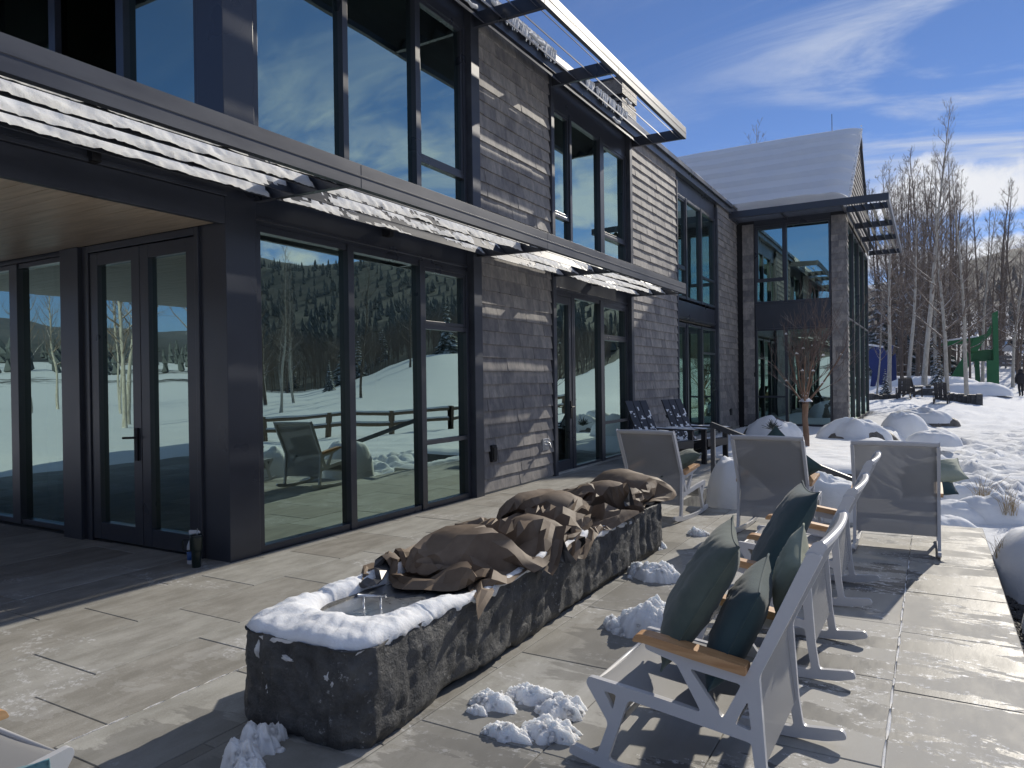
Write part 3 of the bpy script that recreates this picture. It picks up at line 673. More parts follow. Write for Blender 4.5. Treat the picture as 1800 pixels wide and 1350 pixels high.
def steelwork():
    for (y0, y1, x0, x1, z1) in ((4.225, 4.555, -.345, .0, 6.5), (8.065, 8.262, -.16, .065, 6.5), (10.39, 10.495, -.16, .065, 6.5), (13.875, 14.005, -.16, .065, 6.5), (17.035, 17.115, -.16, .045, 6.35), (20.785, 20.895, -.16, .045, 6.35)):
        c = MB(); c.box(x0, x1, y0, y1, -.02, z1); hpart(c, 'column', STEEL if y0 < 5 else TRIM, .006)
    for a, b in ((4.56, 8.06), (10.50, 13.87), (17.12, 20.78)):
        p = MB(); p.box(-.12, -.045, a, b, 2.995, 3.445); p.box(-.1, -.02, a, b, 3.035, 3.062); hpart(p, 'spandrel_panel', STEEL, .003)
        p = MB(); p.box(-.12, -.035, a, b, 6.225 if a < 5 else 6.025, 6.55); hpart(p, 'spandrel_panel', STEEL, .003)
    p = MB(); p.box(.53, 2.71, 23.43, 23.52, 3.025, 3.795); hpart(p, 'spandrel_panel', STEEL, .003)
    p = MB(); p.box(.0, 3.1, 23.43, 23.6, 6.205, 6.6); hpart(p, 'spandrel_panel', STEEL, .003)
    f = MB()                                    # porch fascia in steps
    f.box(-.06, 0.0, -11.8, 4.222, 2.93, 3.16); f.box(-.06, .028, -11.8, 4.222, 3.163, 3.20); f.box(-.06, .012, -11.8, 4.222, 3.203, 3.46)
    f.box(-6.6, -.062, -11.86, -11.8, 2.93, 3.46)
    hpart(f, 'porch_fascia', TRIM, .004)
    s = MB()
    for k in range(94): s.box(-6.5, -.062, 4.2-.17*(k+1)+.004, 4.2-.17*k-.002, 2.945, 2.965)
    s.box(-6.5, -.062, -11.79, 4.2, 2.967, 3.40); hpart(s, 'porch_ceiling', SOFFIT)
    t = MB(); t.box(-.35, -.07, -11.75, -11.45, -.02, 2.94); hpart(t, 'porch_post', STEEL, .006); t = MB(); t.box(-6.5, -6.3, -11.75, -11.55, -.02, 2.94); hpart(t, 'porch_post', STEEL, .006); t = MB(); t.box(-3.3, -3.2, -11.75, -11.65, -.02, 2.94); hpart(t, 'porch_post', STEEL, .006)
    d = MB(); d.box(-6.6, -.35, 4.24, 4.34, 2.905, 3.44); d.box(-6.6, -.35, 4.24, 4.5, 6.225, 6.6); hpart(d, 'header_panel', STEEL)
    k = MB(); k.box(-.3, .012, 8.3, 23.4, -.2, .028); hpart(k, 'plinth', CONC)
    r = MB()                                    # main roof with its eave gutter
    pts = [(.10, 6.56), (.10, 6.70), (-5.0, 10.0), (-10.1, 6.70), (-10.1, 6.56), (-5.0, 9.8)]
    vs = [(x, 4.0, z) for x, z in pts]+[(x, 23.3, z) for x, z in pts]
    r.add(vs, [(i, (i+1) % 6, (i+1) % 6+6, i+6) for i in range(6)]+[(0,5,4,3,2,1)[::1], (6,7,8,9,10,11)])
    rf = hpart(r, 'roof', STEEL)
    e = MB(); e.box(-.02, .105, 4.0, 23.2, 6.44, 6.555); e.box(.108, .16, 4.0, 22.2, 6.60, 6.70); e.build('gutter', STEEL, rf)
    c = MB(); c.box(-4.6, -3.0, 21.43, 22.68, 7.5, 10.15); c.box(-4.55, -3.05, 21.48, 22.63, 10.15, 10.22, 1); c.box(-4.6, -3.0, 21.43, 22.68, 10.222, 10.30); 
    c.box(-4.56, -3.04, 21.47, 22.64, 10.302, 10.42, 1); c.box(-4.62, -2.98, 21.41, 22.70, 10.422, 10.90)
    ch = c.build('chimney', [CHIM, BLACK], rf)
    cp = MB(); cp.box(-4.66, -2.94, 21.37, 22.74, 10.902, 10.95); cp.box(-4.4, -3.15, 21.40, 21.428, 9.3, 10.12); cp.build('chimney_cap', STEEL, ch) if False else cp.build('chimney_cap', STEEL, rf)
    g = MB()                                    # wing roof
    q = [(23.28, 6.56), (27.95, 9.96), (32.62, 6.56), (32.62, 6.66), (27.95, 10.06), (23.28, 6.66)]
    vs = [(-7, y, z) for y, z in q]+[(3.22, y, z) for y, z in q]
    g.add(vs, [(i, i+6, (i+1) % 6+6, (i+1) % 6) for i in range(6)]+[(5,4,1,0), (4,3,2,1), (6,7,10,11), (7,8,9,10)]); hpart(g, 'wing_roof', STEEL)
    a = MB(); a.tube([(2.3, 27.95, 10.1), (2.3, 27.95, 10.75)], .012, 6); hpart(a, 'lightning_rod', STEEL)
steelwork()
TILT = R(50); DX, DZ = math.cos(TILT), -math.sin(TILT)          # slat direction outwards and down
NXs, NZs = math.sin(TILT), math.cos(TILT)
SLX = (.16, .43, .70, .95)
def slat_box(mb, p0, p1, out, zc, w=.235, t=.006):
    """slat between p0 and p1 (xy), out = unit vector away from the wall"""
    d = np.array([p1[0]-p0[0], p1[1]-p0[1], 0.0]); L = np.linalg.norm(d); d /= L
    o = np.array([out[0], out[1], 0.0]); ax = o*DX+np.array([0,0,DZ]); n = o*NXs+np.array([0,0,NZs])
    c = np.array([(p0[0]+p1[0])/2, (p0[1]+p1[1])/2, zc]); mb.obox(c, (d, ax, n), (L/2, w/2, t/2))
def canopy(name, zb, zt, y0, y1, brk, label):
    b = MB(); b.box(1.10, 1.16, y0, y1, zb, zt)
    for y in (y0, *[(q) for q in brk[1:-1]], y1): pass
    b.box(1.163, 1.166, y0, y1, (zb+zt)/2-.004, (zb+zt)/2+.004)
    for y in (4.66, 8.06, 10.52): b.box(1.1602, 1.1618, y-.003, y+.003, zb+.006, (zb+zt)/2-.006); b.box(1.1602, 1.1618, y-.003, y+.003, (zb+zt)/2+.006, zt-.006)
    c = hpart(b, name, TRIM, .004); c['label'] = label
    for y in brk:
        k = MB(); hgt = .20
        vs = [(.0, zb+.02), (1.10, zb+.005), (1.10, zt-.01), (.0, zt-.01)]
        k.add([(x, y-.03, z) for x, z in vs]+[(x, y+.03, z) for x, z in vs], [(0,1,2,3), (7,6,5,4), (0,4,5,1), (1,5,6,2), (2,6,7,3), (3,7,4,0)])
        k.build('bracket', STEEL, c)
    ys = sorted([y0]+list(brk)+[y1])
    for a, d in zip(ys[:-1], ys[1:]):
        if d-a < .3: continue
        s = MB()
        for x in SLX: slat_box(s, (x, a+.032), (x, d-.032), (1, 0), (zb+zt)/2+.005)
        s.build('louver_slats', TRIM, c)
    return c
LZ0, LZ1, UZ0, UZ1 = 3.165, 3.365, 6.20, 6.415
canopy('sun_canopy', LZ0, LZ1, -11.8, 13.92, (-8.6, -5.4, -2.2, 1.0, 4.57, 8.17, 10.45, 13.89), 'lower sun canopy with snowy slats')
canopy('sun_canopy', UZ0, UZ1, 3.06, 14.06, (4.57, 8.17, 10.45, 14.03), 'upper sun canopy against the sky')
def other_canopies():
    b = MB(); b.box(-6.5, 1.098, 3.06, 3.12, UZ0, UZ1); c = hpart(b, 'sun_canopy', TRIM, .004); c['label'] = 'sun canopy above the porch windows'
    s = MB()
    for q in SLX: slat_box(s, (-6.5, 4.22-q), (.0, 4.22-q), (0, -1), (UZ0+UZ1)/2)
    s.build('louver_slats', TRIM, c)
    b = MB(); b.box(.0, 4.30, 22.26, 22.32, 6.30, 6.50); b.box(4.24, 4.30, 22.322, 32.4, 6.30, 6.50); c = hpart(b, 'sun_canopy', STEEL, .004); c['label'] = 'sun canopy wrapping the corner of the wing'
    for y in (23.42, 26.2, 28.9, 32.3):
        k = MB(); k.box(3.14, 4.238, y-.03, y+.03, 6.31, 6.49); k.build('bracket', STEEL, c)
    for x in (.04, 1.5, 3.13):
        k = MB(); k.box(x-.03, x+.03, 22.322, 23.37, 6.31, 6.49); k.build('bracket', STEEL, c)
    s = MB()
    for q in (.2, .42, .64, .86): slat_box(s, (.1, 23.36-q), (3.1, 23.36-q), (0, -1), 6.39, .2)
    for q in (.22, .46, .70, .94): slat_box(s, (3.14+q, 23.0), (3.14+q, 32.3), (1, 0), 6.40, .2)
    s.build('louver_slats', TRIM, c)
other_canopies()
def fixtures():
    for (a, b) in ((164, 272), (683, 407), (1048, 497)):
        d = ray(a, b); t = (0.03-CAM[0])/d[0]; P = CAM+d*t
        m = MB(); m.box(-.03, .075, P[1]-.035, P[1]+.035, P[2]-.055, P[2]+.075); m.box(.0, .06, P[1]-.025, P[1]+.025, P[2]-.062, P[2]-.056)
        hpart(m, 'wall_light', BLACK, .004)
    def onf(px, py): d = ray(px, py); t = (.03-CAM[0])/d[0]; P = CAM+d*t; return P[1], P[2]
    y, z = onf(865, 797); m = MB(); m.box(.0, .075, y-.06, y+.06, z-.115, z+.115); m.box(.075, .09, y-.045, y+.05, z-.09, z+.09); hpart(m, 'outlet_box', BLACK, .008)
    y, z = onf(958, 781); m = MB(); m.box(.0, .05, y-.10, y+.10, z-.09, z+.09); h = hpart(m, 'hose_tap', INOX, .004)
    q = MB(); q.tube([(.05, y-.03, z-.01), (.13, y-.03, z-.01), (.15, y-.03, z-.05)], .016, 8); q.tube([(.12, y-.07, z+.03), (.12, y+.02, z+.03)], .01, 8); q.tube([(.05, y+.05, z+.02), (.10, y+.05, z+.02)], .02, 8); q.build('tap_spout', INOX, h)
    y, z = onf(1284, 724); m = MB(); m.box(.0, .07, y-.10, y+.10, z-.1, z+.1); hpart(m, 'outlet_box', BLACK, .008)
fixtures()
# ------------------------------------------------------------------ snow on the building
def canopy_snow():
    V = []; F = []; rs = np.random.RandomState(4)
    def patch(x, ya, yb, zc, amount, seed, w=.235, out=(1, 0), base=0.0):
        ny = max(4, int((yb-ya)/.022)); nw = 9
        yy = np.linspace(ya, yb, ny); uu = np.linspace(-w/2, w/2, nw)
        Y, U = np.meshgrid(yy, uu, indexing='ij')
        m = vfbm(Y*1.6+seed*7.1, U*5+seed*3.3, 4); f2 = vfbm(Y*14+seed, U*30+3, 3)
        a = amount(Y) if callable(amount) else amount
        T = (m-.5)*2.2+a+(f2-.5)*.5-.5*np.maximum(0, np.abs(U)/(w/2)-.72)
        f3 = vfbm(Y*34+seed*2, U*50+1, 2); T = T*.034+(f3-.5)*.012; T = np.clip(T, -.004, .046)+(f2-.5)*.016*(T > 0)
        ok = (T > .001).astype(int); T = np.maximum(T, 0.001)+.0035
        o = len(V)
        X = x+U*DX+NXs*T; Z = zc+U*DZ+NZs*T
        for i in range(ny):
            for j in range(nw):
                V.append((X[i,j], Y[i,j], Z[i,j]) if out == (1, 0) else (Y[i,j], 4.22-x-(U[i,j]*DX+NXs*T[i,j]), Z[i,j]))
        for i in range(ny-1):
            for j in range(nw-1):
                if ok[i,j]+ok[i+1,j]+ok[i,j+1]+ok[i+1,j+1] >= 2: F.append((o+i*nw+j, o+(i+1)*nw+j, o+(i+1)*nw+j+1, o+i*nw+j+1))
    zc = (LZ0+LZ1)/2+.005
    for k, x in enumerate(SLX):
        top = .55 if k < 3 else .12
        patch(x, -2.0, .9, zc, top+.2, k+1); patch(x, 1.1, 4.50, zc, (lambda Y, t=top: t+.35*sm(4.4, 2.6, Y)), k+11)
        patch(x, 4.66, 8.10, zc, top-.42, k+21); patch(x, 8.24, 10.40, zc, .05 if k < 3 else .0, k+31); patch(x, 10.52, 13.83, zc, top-.02, k+41)
    o = npmesh('canopy_snow', V, F, SNOW); tag(o, 'broken rows of melting snow on the slats of the lower canopy', 'snow', kind='stuff')
    m = MB()
    # lip of snow and icicles on the main eave, thin line along the roof edge
    rs = random.Random(3)
    n = 420; P = np.zeros((n, 9, 3))
    for i in range(n):
        y = 4.1+19.0*i/(n-1); amp = .045+.03*fbm(0, y, 3, 4, 1.1); a = .5+.5*math.exp(-((y-9.0)/1.5)**2)+.35*math.exp(-((y-13)/1.0)**2)
        for j in range(9):
            t = j/8*math.pi; P[i, j] = (.06+.10*math.cos(t)*(.7+.5*a), y, 6.703+amp*a*1.3*math.sin(t))
    m.grid(P)
    for k in range(170):
        y = rs.choice((rs.uniform(8.5, 10.35), rs.uniform(8.5, 10.35), rs.uniform(11.5, 13.5))); L = rs.uniform(.04, .16); x = .165+rs.uniform(-.006, .012)
        m.tube([(x, y, 6.72), (x+.004, y+rs.uniform(-.01,.01), 6.66), (x, y, 6.66-L)], [.028, .022, .005], 6)
    n = 110; P = np.zeros((n, 7, 3))
    for i in range(n):
        y = 8.35+2.0*i/(n-1); d = .10+.05*fbm(3, y, 1, 4, 3); e = min(1, min(i, n-1-i)/8)
        for j in range(7):
            s = j/6; P[i, j] = (.166+.035*math.sin(s*math.pi)*e, y, 6.74-d*s*e)
    m.grid(P)
    # scraps on upper slats and brackets
    for (x, y, L) in ((.46, 8.9, .5), (.72, 11.9, .3), (.98, 13.7, .18), (.2, 12.6, .4), (.2, 7.7, .3), (.46, 7.9, .15)):
        pts = [(x+.02, y+L*t, UZ1-.06+.012*math.sin(9*t)) for t in np.linspace(0, 1, 9)]; m.tube(pts, [.006]+[.020+.012*rs.random() for _ in range(7)]+[.004], 6)
    tag(m.build('eave_snow', SNOW), 'fringe of snow and icicles along the roof edge over the shingled wall', 'snow', kind='stuff')
canopy_snow()
def wing_snow():
    m = MB(); n = 90; k = 70; P = np.zeros((n, k, 3)); N = np.array([0, -.59, .81]); D = np.array([0, 4.67, 3.40])
    for i in range(n):
        s = i/(n-1)
        saw = (s*6.0) % 1.0; st = .20*(1-saw)**4 if s < .97 else .02
        for j in range(k):
            u = j/(k-1); x = -6.9+10.13*u
            e = min(1, (1-u)/.04); th = (.13+st*(.9+.3*fbm(x, s*5, 2, 3, .5))+.025*fbm(x, s*4, 0, 3, .35))*math.sqrt(max(.02, e))
            if s > .93: th *= 1-.25*((s-.93)/.07)**2
            P[i, j] = np.array([x, 23.28, 6.66])+D*s+N*th
    m.grid(P)
    # rolled over edge at gable
    Q = np.zeros((n, 5, 3))
    for i in range(n):
        a = P[i, -1]; b = np.array([3.23, 23.28, 6.664])+D*(i/(n-1))
        for j in range(5):
            t = j/4; Q[i, j] = a*(1-t)+b*t+np.array([.05*math.sin(t*math.pi)+.015*fbm(i*.3, j, 4, 3, 1), 0, 0])
    m.grid(Q)
    B = np.zeros((8, k, 3))
    for i in range(8):
        for j in range(k): s = i/7; a = P[0, j]; B[i, j] = np.array([a[0], 23.28, 6.664])*(1-s)+a*s
    m.grid(B[:])
    T = np.zeros((10, k, 3))
    for i in range(10):
        for j in range(k):
            s = i/9*.16; T[i, j] = P[-1, j]*(1-i/9)+(np.array([P[-1, j][0], 27.95, 10.06])+np.array([0, 4.67, -3.4])*s+np.array([0,.59,.81])*.1)*(i/9)
    m.grid(T)
    rs = random.Random(8)
    for i in range(40):
        s = rs.random(); p = np.array([3.23, 23.28, 6.70])+D*s; m.tube([p+N*.08, p+np.array([.05, -.1, .02])*rs.uniform(.3, 1.6)], [.03, .006], 5)
    tag(m.build('wing_roof_snow', SNOW), 'thick terraced snow on the gabled roof of the wing', 'snow', kind='stuff')
wing_snow()

# ------------------------------------------------------------------ snow and rocks on the ground
def mound(name, x, y, z, rx, ry, h, rz=0, seed=1, m=None, rough=.18, label='', cat='snow mound', group=None, pw=2.4, n=40, flat=0.0):
    mb = MB(); P = np.zeros((n//2, n, 3))
    for i in range(n//2):
        r = i/(n//2-1)
        for j in range(n):
            t = 2*math.pi*j/n; q = 1+1.3*rough*fbm(math.cos(t)*1.2+seed, math.sin(t)*1.2, seed*3.1, 4)
            a = r*q; zz = h*(1-min(1, r)**(pw+1.0))**.58
            zz += h*rough*1.3*fbm(a*math.cos(t)*1.6+seed, a*math.sin(t)*1.6, seed, 5)*(1-r*r)+.035*fbm(a*rx*math.cos(t)*4+seed, a*ry*math.sin(t)*4, seed, 4)*(1-r)
            P[i, j] = (a*rx*math.cos(t), a*ry*math.sin(t), max(zz, -.02)-.03*r)
    mb.grid(P, closed=True)
    o = mb.build(name, m or SNOW); o.location = (x, y, z); o.rotation_euler = (0, 0, rz)
    return tag(o, label, cat, group)
def chunk_pile(name, x, y, spots, label, seed=0, group=None):
    """heaps of broken snow: heightfield plus many crumbs"""
    mb = MB(); rs = random.Random(seed)
    ico = bmesh.new(); bmesh.ops.create_icosphere(ico, subdivisions=2, radius=1); base = [v.co.copy() for v in ico.verts]; fs = [tuple(v.index for v in f.verts) for f in ico.faces]; ico.free()
    for (sx, sy, rx, ry, h, cnt) in spots:
        n, k = 56, 120; P = np.zeros((n, k, 3))
        for i in range(n):
            r = i/(n-1)
            for j in range(k):
                t = 2*math.pi*j/k; q = r*(1+.34*fbm(math.cos(t)*1.7+seed, math.sin(t)*1.7, sx, 5)); px, py = q*rx*math.cos(t), q*ry*math.sin(t)
                bil = abs(fbm(px*9+seed, py*9, seed, 5)); P[i, j] = (sx+px, sy+py, max(.0, h*(1-r**3)*(.85+.5*fbm(px*6, py*6, seed+2, 4))+(.034*bil-.020*abs(fbm(px*20, py*20, seed+5, 5)))*min(1, 4*(1-r))+.006*min(1, 8*(1-r)))-.006*r)
        mb.grid(P, closed=True)
        for _ in range(int(cnt*.35)):
            t = rs.uniform(0, 6.283); r = math.sqrt(rs.random())*1.08; s = rs.choice((.005, .006, .008, .010, .013, .018))*rs.uniform(.7, 1.3)
            cx, cy = sx+r*rx*math.cos(t), sy+r*ry*math.sin(t); cz = max(.0, h*(1-min(1, r)**2.2)*.9); o = rs.uniform(0, 50)
            mb.add([(cx+v.x*s*(1+.5*fbm(v.x*1.3+o, v.y*1.3, v.z*1.3, 3)), cy+v.y*s*(1+.5*fbm(v.y*1.3+o, v.z, v.x, 3)), cz-s*.1+v.z*s*.8*(1+.5*fbm(v.z+o, v.x, v.y, 3))) for v in base], fs, 0, True)
    o = mb.build(name, SNOWF); o.location = (x, y, .0)
    return tag(o, label, 'snow pile', group or 'piles of broken snow on the paving')
def piles():
    p = gp(925, 1258)
    sp = []
    for (a, b, rx, ry, h, c) in ((865, 1238, .13, .07, .055, 40), (935, 1228, .16, .07, .06, 50), (985, 1250, .12, .10, .06, 45), (965, 1290, .14, .09, .055, 50), (890, 1292, .13, .055, .045, 35), (838, 1252, .06, .03, .025, 14)):
        q = gp(a, b); sp.append((q[0]-p[0], q[1]-p[1], rx, ry, h, c))
    chunk_pile('snow_pile', p[0], p[1], sp, 'ring of broken snow between the stone trough and the nearest chair', 1)
    p = gp(1150, 1108); chunk_pile('snow_pile', p[0], p[1], [(0, 0, .23, .20, .17, 130), (-.2, -.08, .08, .06, .06, 25), (-.27, -.03, .05, .04, .05, 16), (-.12, -.14, .10, .05, .03, 25)], 'tall crumbly snow heap behind the front edge of the nearest chair seat', 2)
    p = gp(1156, 1016); chunk_pile('snow_pile', p[0], p[1], [(0, 0, .23, .15, .11, 60), (-.17, .02, .09, .08, .10, 30)], 'rounded snow heap beside the middle of the stone trough', 3)
    p = gp(1141, 962); chunk_pile('snow_pile', p[0], p[1], [(0, 0, .14, .13, .10, 50), (-.06, .1, .06, .05, .16, 16)], 'snow heap against the far end of the stone trough', 4)
    p = gp(1229, 940); chunk_pile('snow_pile', p[0], p[1], [(0, 0, .10, .07, .06, 30)], 'small lone lump of snow on the paving past the trough', 5)
    p = gp(455, 1315); chunk_pile('snow_pile', p[0], p[1], [(0, .0, .10, .09, .10, 40), (.04, -.12, .10, .08, .09, 40), (.13, -.16, .08, .07, .05, 25), (.0, .1, .05, .04, .06, 14)], 'snow clods heaped at the near end of the stone trough', 6)
    rs = random.Random(12)
piles()
def garden():
    q = gp(1272, 888, 0); mound('snow_mound', q[0]+.12, q[1]+.42, -.03, .42, .46, .58, .2, 3, rough=.10, label='tall smooth snow mound behind the rocking chairs on the paving', group=None, pw=3)
    q = gp(1470, 902, 0); mound('snow_mound', 4.28, 8.62, -.1, .42, .33, .56, .2, 5, rough=.08, label='snow capped boulder between the two far rocking chairs', pw=2.8)
    # snowy boulders and bushes near the wing
    def boulder(px, py, z, rx, ry, h, seed, label, rz=0, rockside=True):
        q = gp(px, py, z); x, y = q[0], q[1]+ry*.8
        e = empty('boulder', (x, y, z), rz, label, 'boulder', 'snow capped boulders in the garden')
        r = mound('rock', 0, 0, -.05, rx, ry, h*.86, 0, seed, ROCK, .26, n=36); r.parent = e
        for k in ('label', 'category', 'group'):
            if k in r: del r[k]
        s = mound('snow_cap', -rx*.10, -ry*.05, .02 if not rockside else h*.18, rx*(.96 if rockside else 1.08), ry*1.02, h*.86, 0, seed+.4, SNOW, .20, n=44); s.parent = e
        for k in ('label', 'category', 'group'):
            if k in s: del s[k]
    boulder(1502, 784, -.15, .88, .5, .58, 11, 'wide boulder with a bare rock corner under snow beside the wing', .1)
    boulder(1622, 747, -.3, 1.15, .7, .52, 12, 'flat boulder with bare rock under snow out on the snow field', -.1)
    boulder(1352, 777, .0, .62, .45, .60, 13, 'snow heaped boulder under the lower wing window', 0, False)
    for (px, py, rx, ry, h, sd, lb) in ((1588, 768, .66, .5, .70, 21, 'round snow mound over a shrub near the corner of the wing'), (1640, 778, .62, .45, .34, 22, 'low snow hump right of the shrub mound'),
                                     (1556, 790, .9, .5, .22, 23, 'long low drift in front of the wide boulder'),
                                     (1706, 884, .42, .30, .27, 24, 'snow hump with dry grass beyond the paving corner'), (1690, 912, .55, .36, .24, 25, 'wide snow pillow at the far paving edge'),
                                     (1655, 925, .40, .26, .15, 26, 'low snow pillow right of the far rocking chair'),
                                     (1745, 914, .50, .40, .30, 27, 'snow hump left of the dry grass tuft')):
        q = gp(px, py, -.18); mound('snow_mound', q[0], q[1]+ry*.6, -.24, rx, ry, h, 0, sd, rough=.13, label=lb, pw=2.6)
    for (x, y, rx, ry, h, sd, lb) in ((6.20, 7.1, .55, .85, .50, 31, 'snow bank along the paving with a shaded hollow'), (6.30, 5.9, .50, .80, .34, 32, 'rounded snow bank beside the paving edge'), (6.38, 4.7, .44, .65, .26, 33, 'nearest snow bank at the right paving edge'), (7.2, 6.1, .8, 1.3, .45, 34, 'snow bank furthest right of the paving')):
        mound('snow_mound', x, y, -.14, rx, ry, h, 0, sd, rough=.13, label=lb, pw=2.6)
    # dark gravel strip along the paving
    mb = MB(); rs = random.Random(5)
    ico = bmesh.new(); bmesh.ops.create_icosphere(ico, subdivisions=1, radius=1); base = [v.co.copy() for v in ico.verts]; fs = [tuple(v.index for v in f.verts) for f in ico.faces]; ico.free()
    for _ in range(900):
        x = rs.uniform(5.72, 5.95); y = rs.uniform(3.0, 8.2); s = rs.uniform(.012, .03)
        mb.add([(x+v.x*s*rs.uniform(.8,1.2), y+v.y*s*rs.uniform(.8,1.2), -.165+v.z*s*.7) for v in base], fs)
    gm = mat('dark_gravel', (.045,.043,.042), .7, var=.4, vscale=30)
    tag(mb.build('gravel', gm), 'strip of dark gravel showing between paving and snow bank', 'gravel', kind='stuff')
    # retaining wall with level snow
    w = MB(); w.box(2.7, 4.30, 12.62, 12.90, -.9, -.01); w.box(4.02, 4.30, 12.902, 17.4, -.9, -.01)
    tag(w.build('retaining_wall', BASALT, bevel=.01), 'dark stone retaining wall below the level snow bed', 'retaining wall')
    n, k = 40, 90; P = np.zeros((n, k, 3))
    for i in range(n):
        for j in range(k):
            x = 2.66+1.68*i/(n-1); y = 12.58+4.85*j/(k-1); e = min(1, min(i, n-1-i)/4, min(j, k-1-j)/5)
            P[i, j] = (x, y, -.005+.10*math.sqrt(e)+.02*fbm(x, y, 0, 4, 2.2)*e)
    s = MB(); s.grid(P); tag(s.build('bed_snow', SNOW), 'level slab of snow on the raised bed behind the handrail', 'snow', kind='stuff')
    # dry grass tufts
    rs = random.Random(9)
    def tuft(px, py, n, h, label, zz=-.1):
        q = gp(px, py, zz); mb = MB()
        for _ in range(n):
            a = rs.uniform(0, 6.283); L = h*rs.uniform(.5, 1.1); sp = rs.uniform(.1, .75)*L; x0, y0 = rs.uniform(-.07,.07), rs.uniform(-.07,.07)
            mb.tube([(x0, y0, 0), (x0+.35*sp*math.cos(a), y0+.35*sp*math.sin(a), L*.6), (x0+sp*math.cos(a), y0+sp*math.sin(a), L*.92)], [.0028, .002, .0008], 3, cap=False)
        o = mb.build('dry_grass', STRAW, loc=(q[0], q[1], zz)); tag(o, label, 'grass tuft')
    tuft(1730, 890, 60, .40, 'dry straw coloured grass tuft by the snow humps')
    tuft(1775, 905, 45, .36, 'sparse dry grass tuft at the right edge of the picture')
    tuft(1768, 985, 40, .2, 'dark dry tuft poking from the hollow in the snow bank', .02)
    # evergreen sprigs out of boulder snow
    mb = MB(); q = gp(1358, 757, .35)
    for _ in range(60):
        a = rs.uniform(0, 6.28); e = rs.uniform(.1, 1.4); L = rs.uniform(.1, .25); mb.tube([(0,0,0), (L*math.cos(a)*math.cos(e), L*math.sin(a)*math.cos(e), L*math.sin(e))], [.012, .004], 4)
    tag(mb.build('evergreen_sprig', NEEDLE, loc=(q[0], q[1]+.0, .38)), 'green conifer sprig poking out of the snow heap under the wing window', 'shrub')
garden()
def handrail():
    o = empty('handrail', (2.55, 10.45, 0), 0, 'dark steel handrail sloping down beside the garden steps', 'handrail')
    p = MB(); p.box(-.03, .03, -.03, .03, -.02, .86); p.build('post', STEEL, o, .003)
    r = MB(); r.bar((-.03, 0, .875), (1.88, -.44, .22), .05, .075); r.build('rail', STEEL, o, .004)
    q = MB(); q.box(1.80, 1.86, -.46, -.40, -.75, .20); q.build('post', STEEL, o, .003)
handrail()

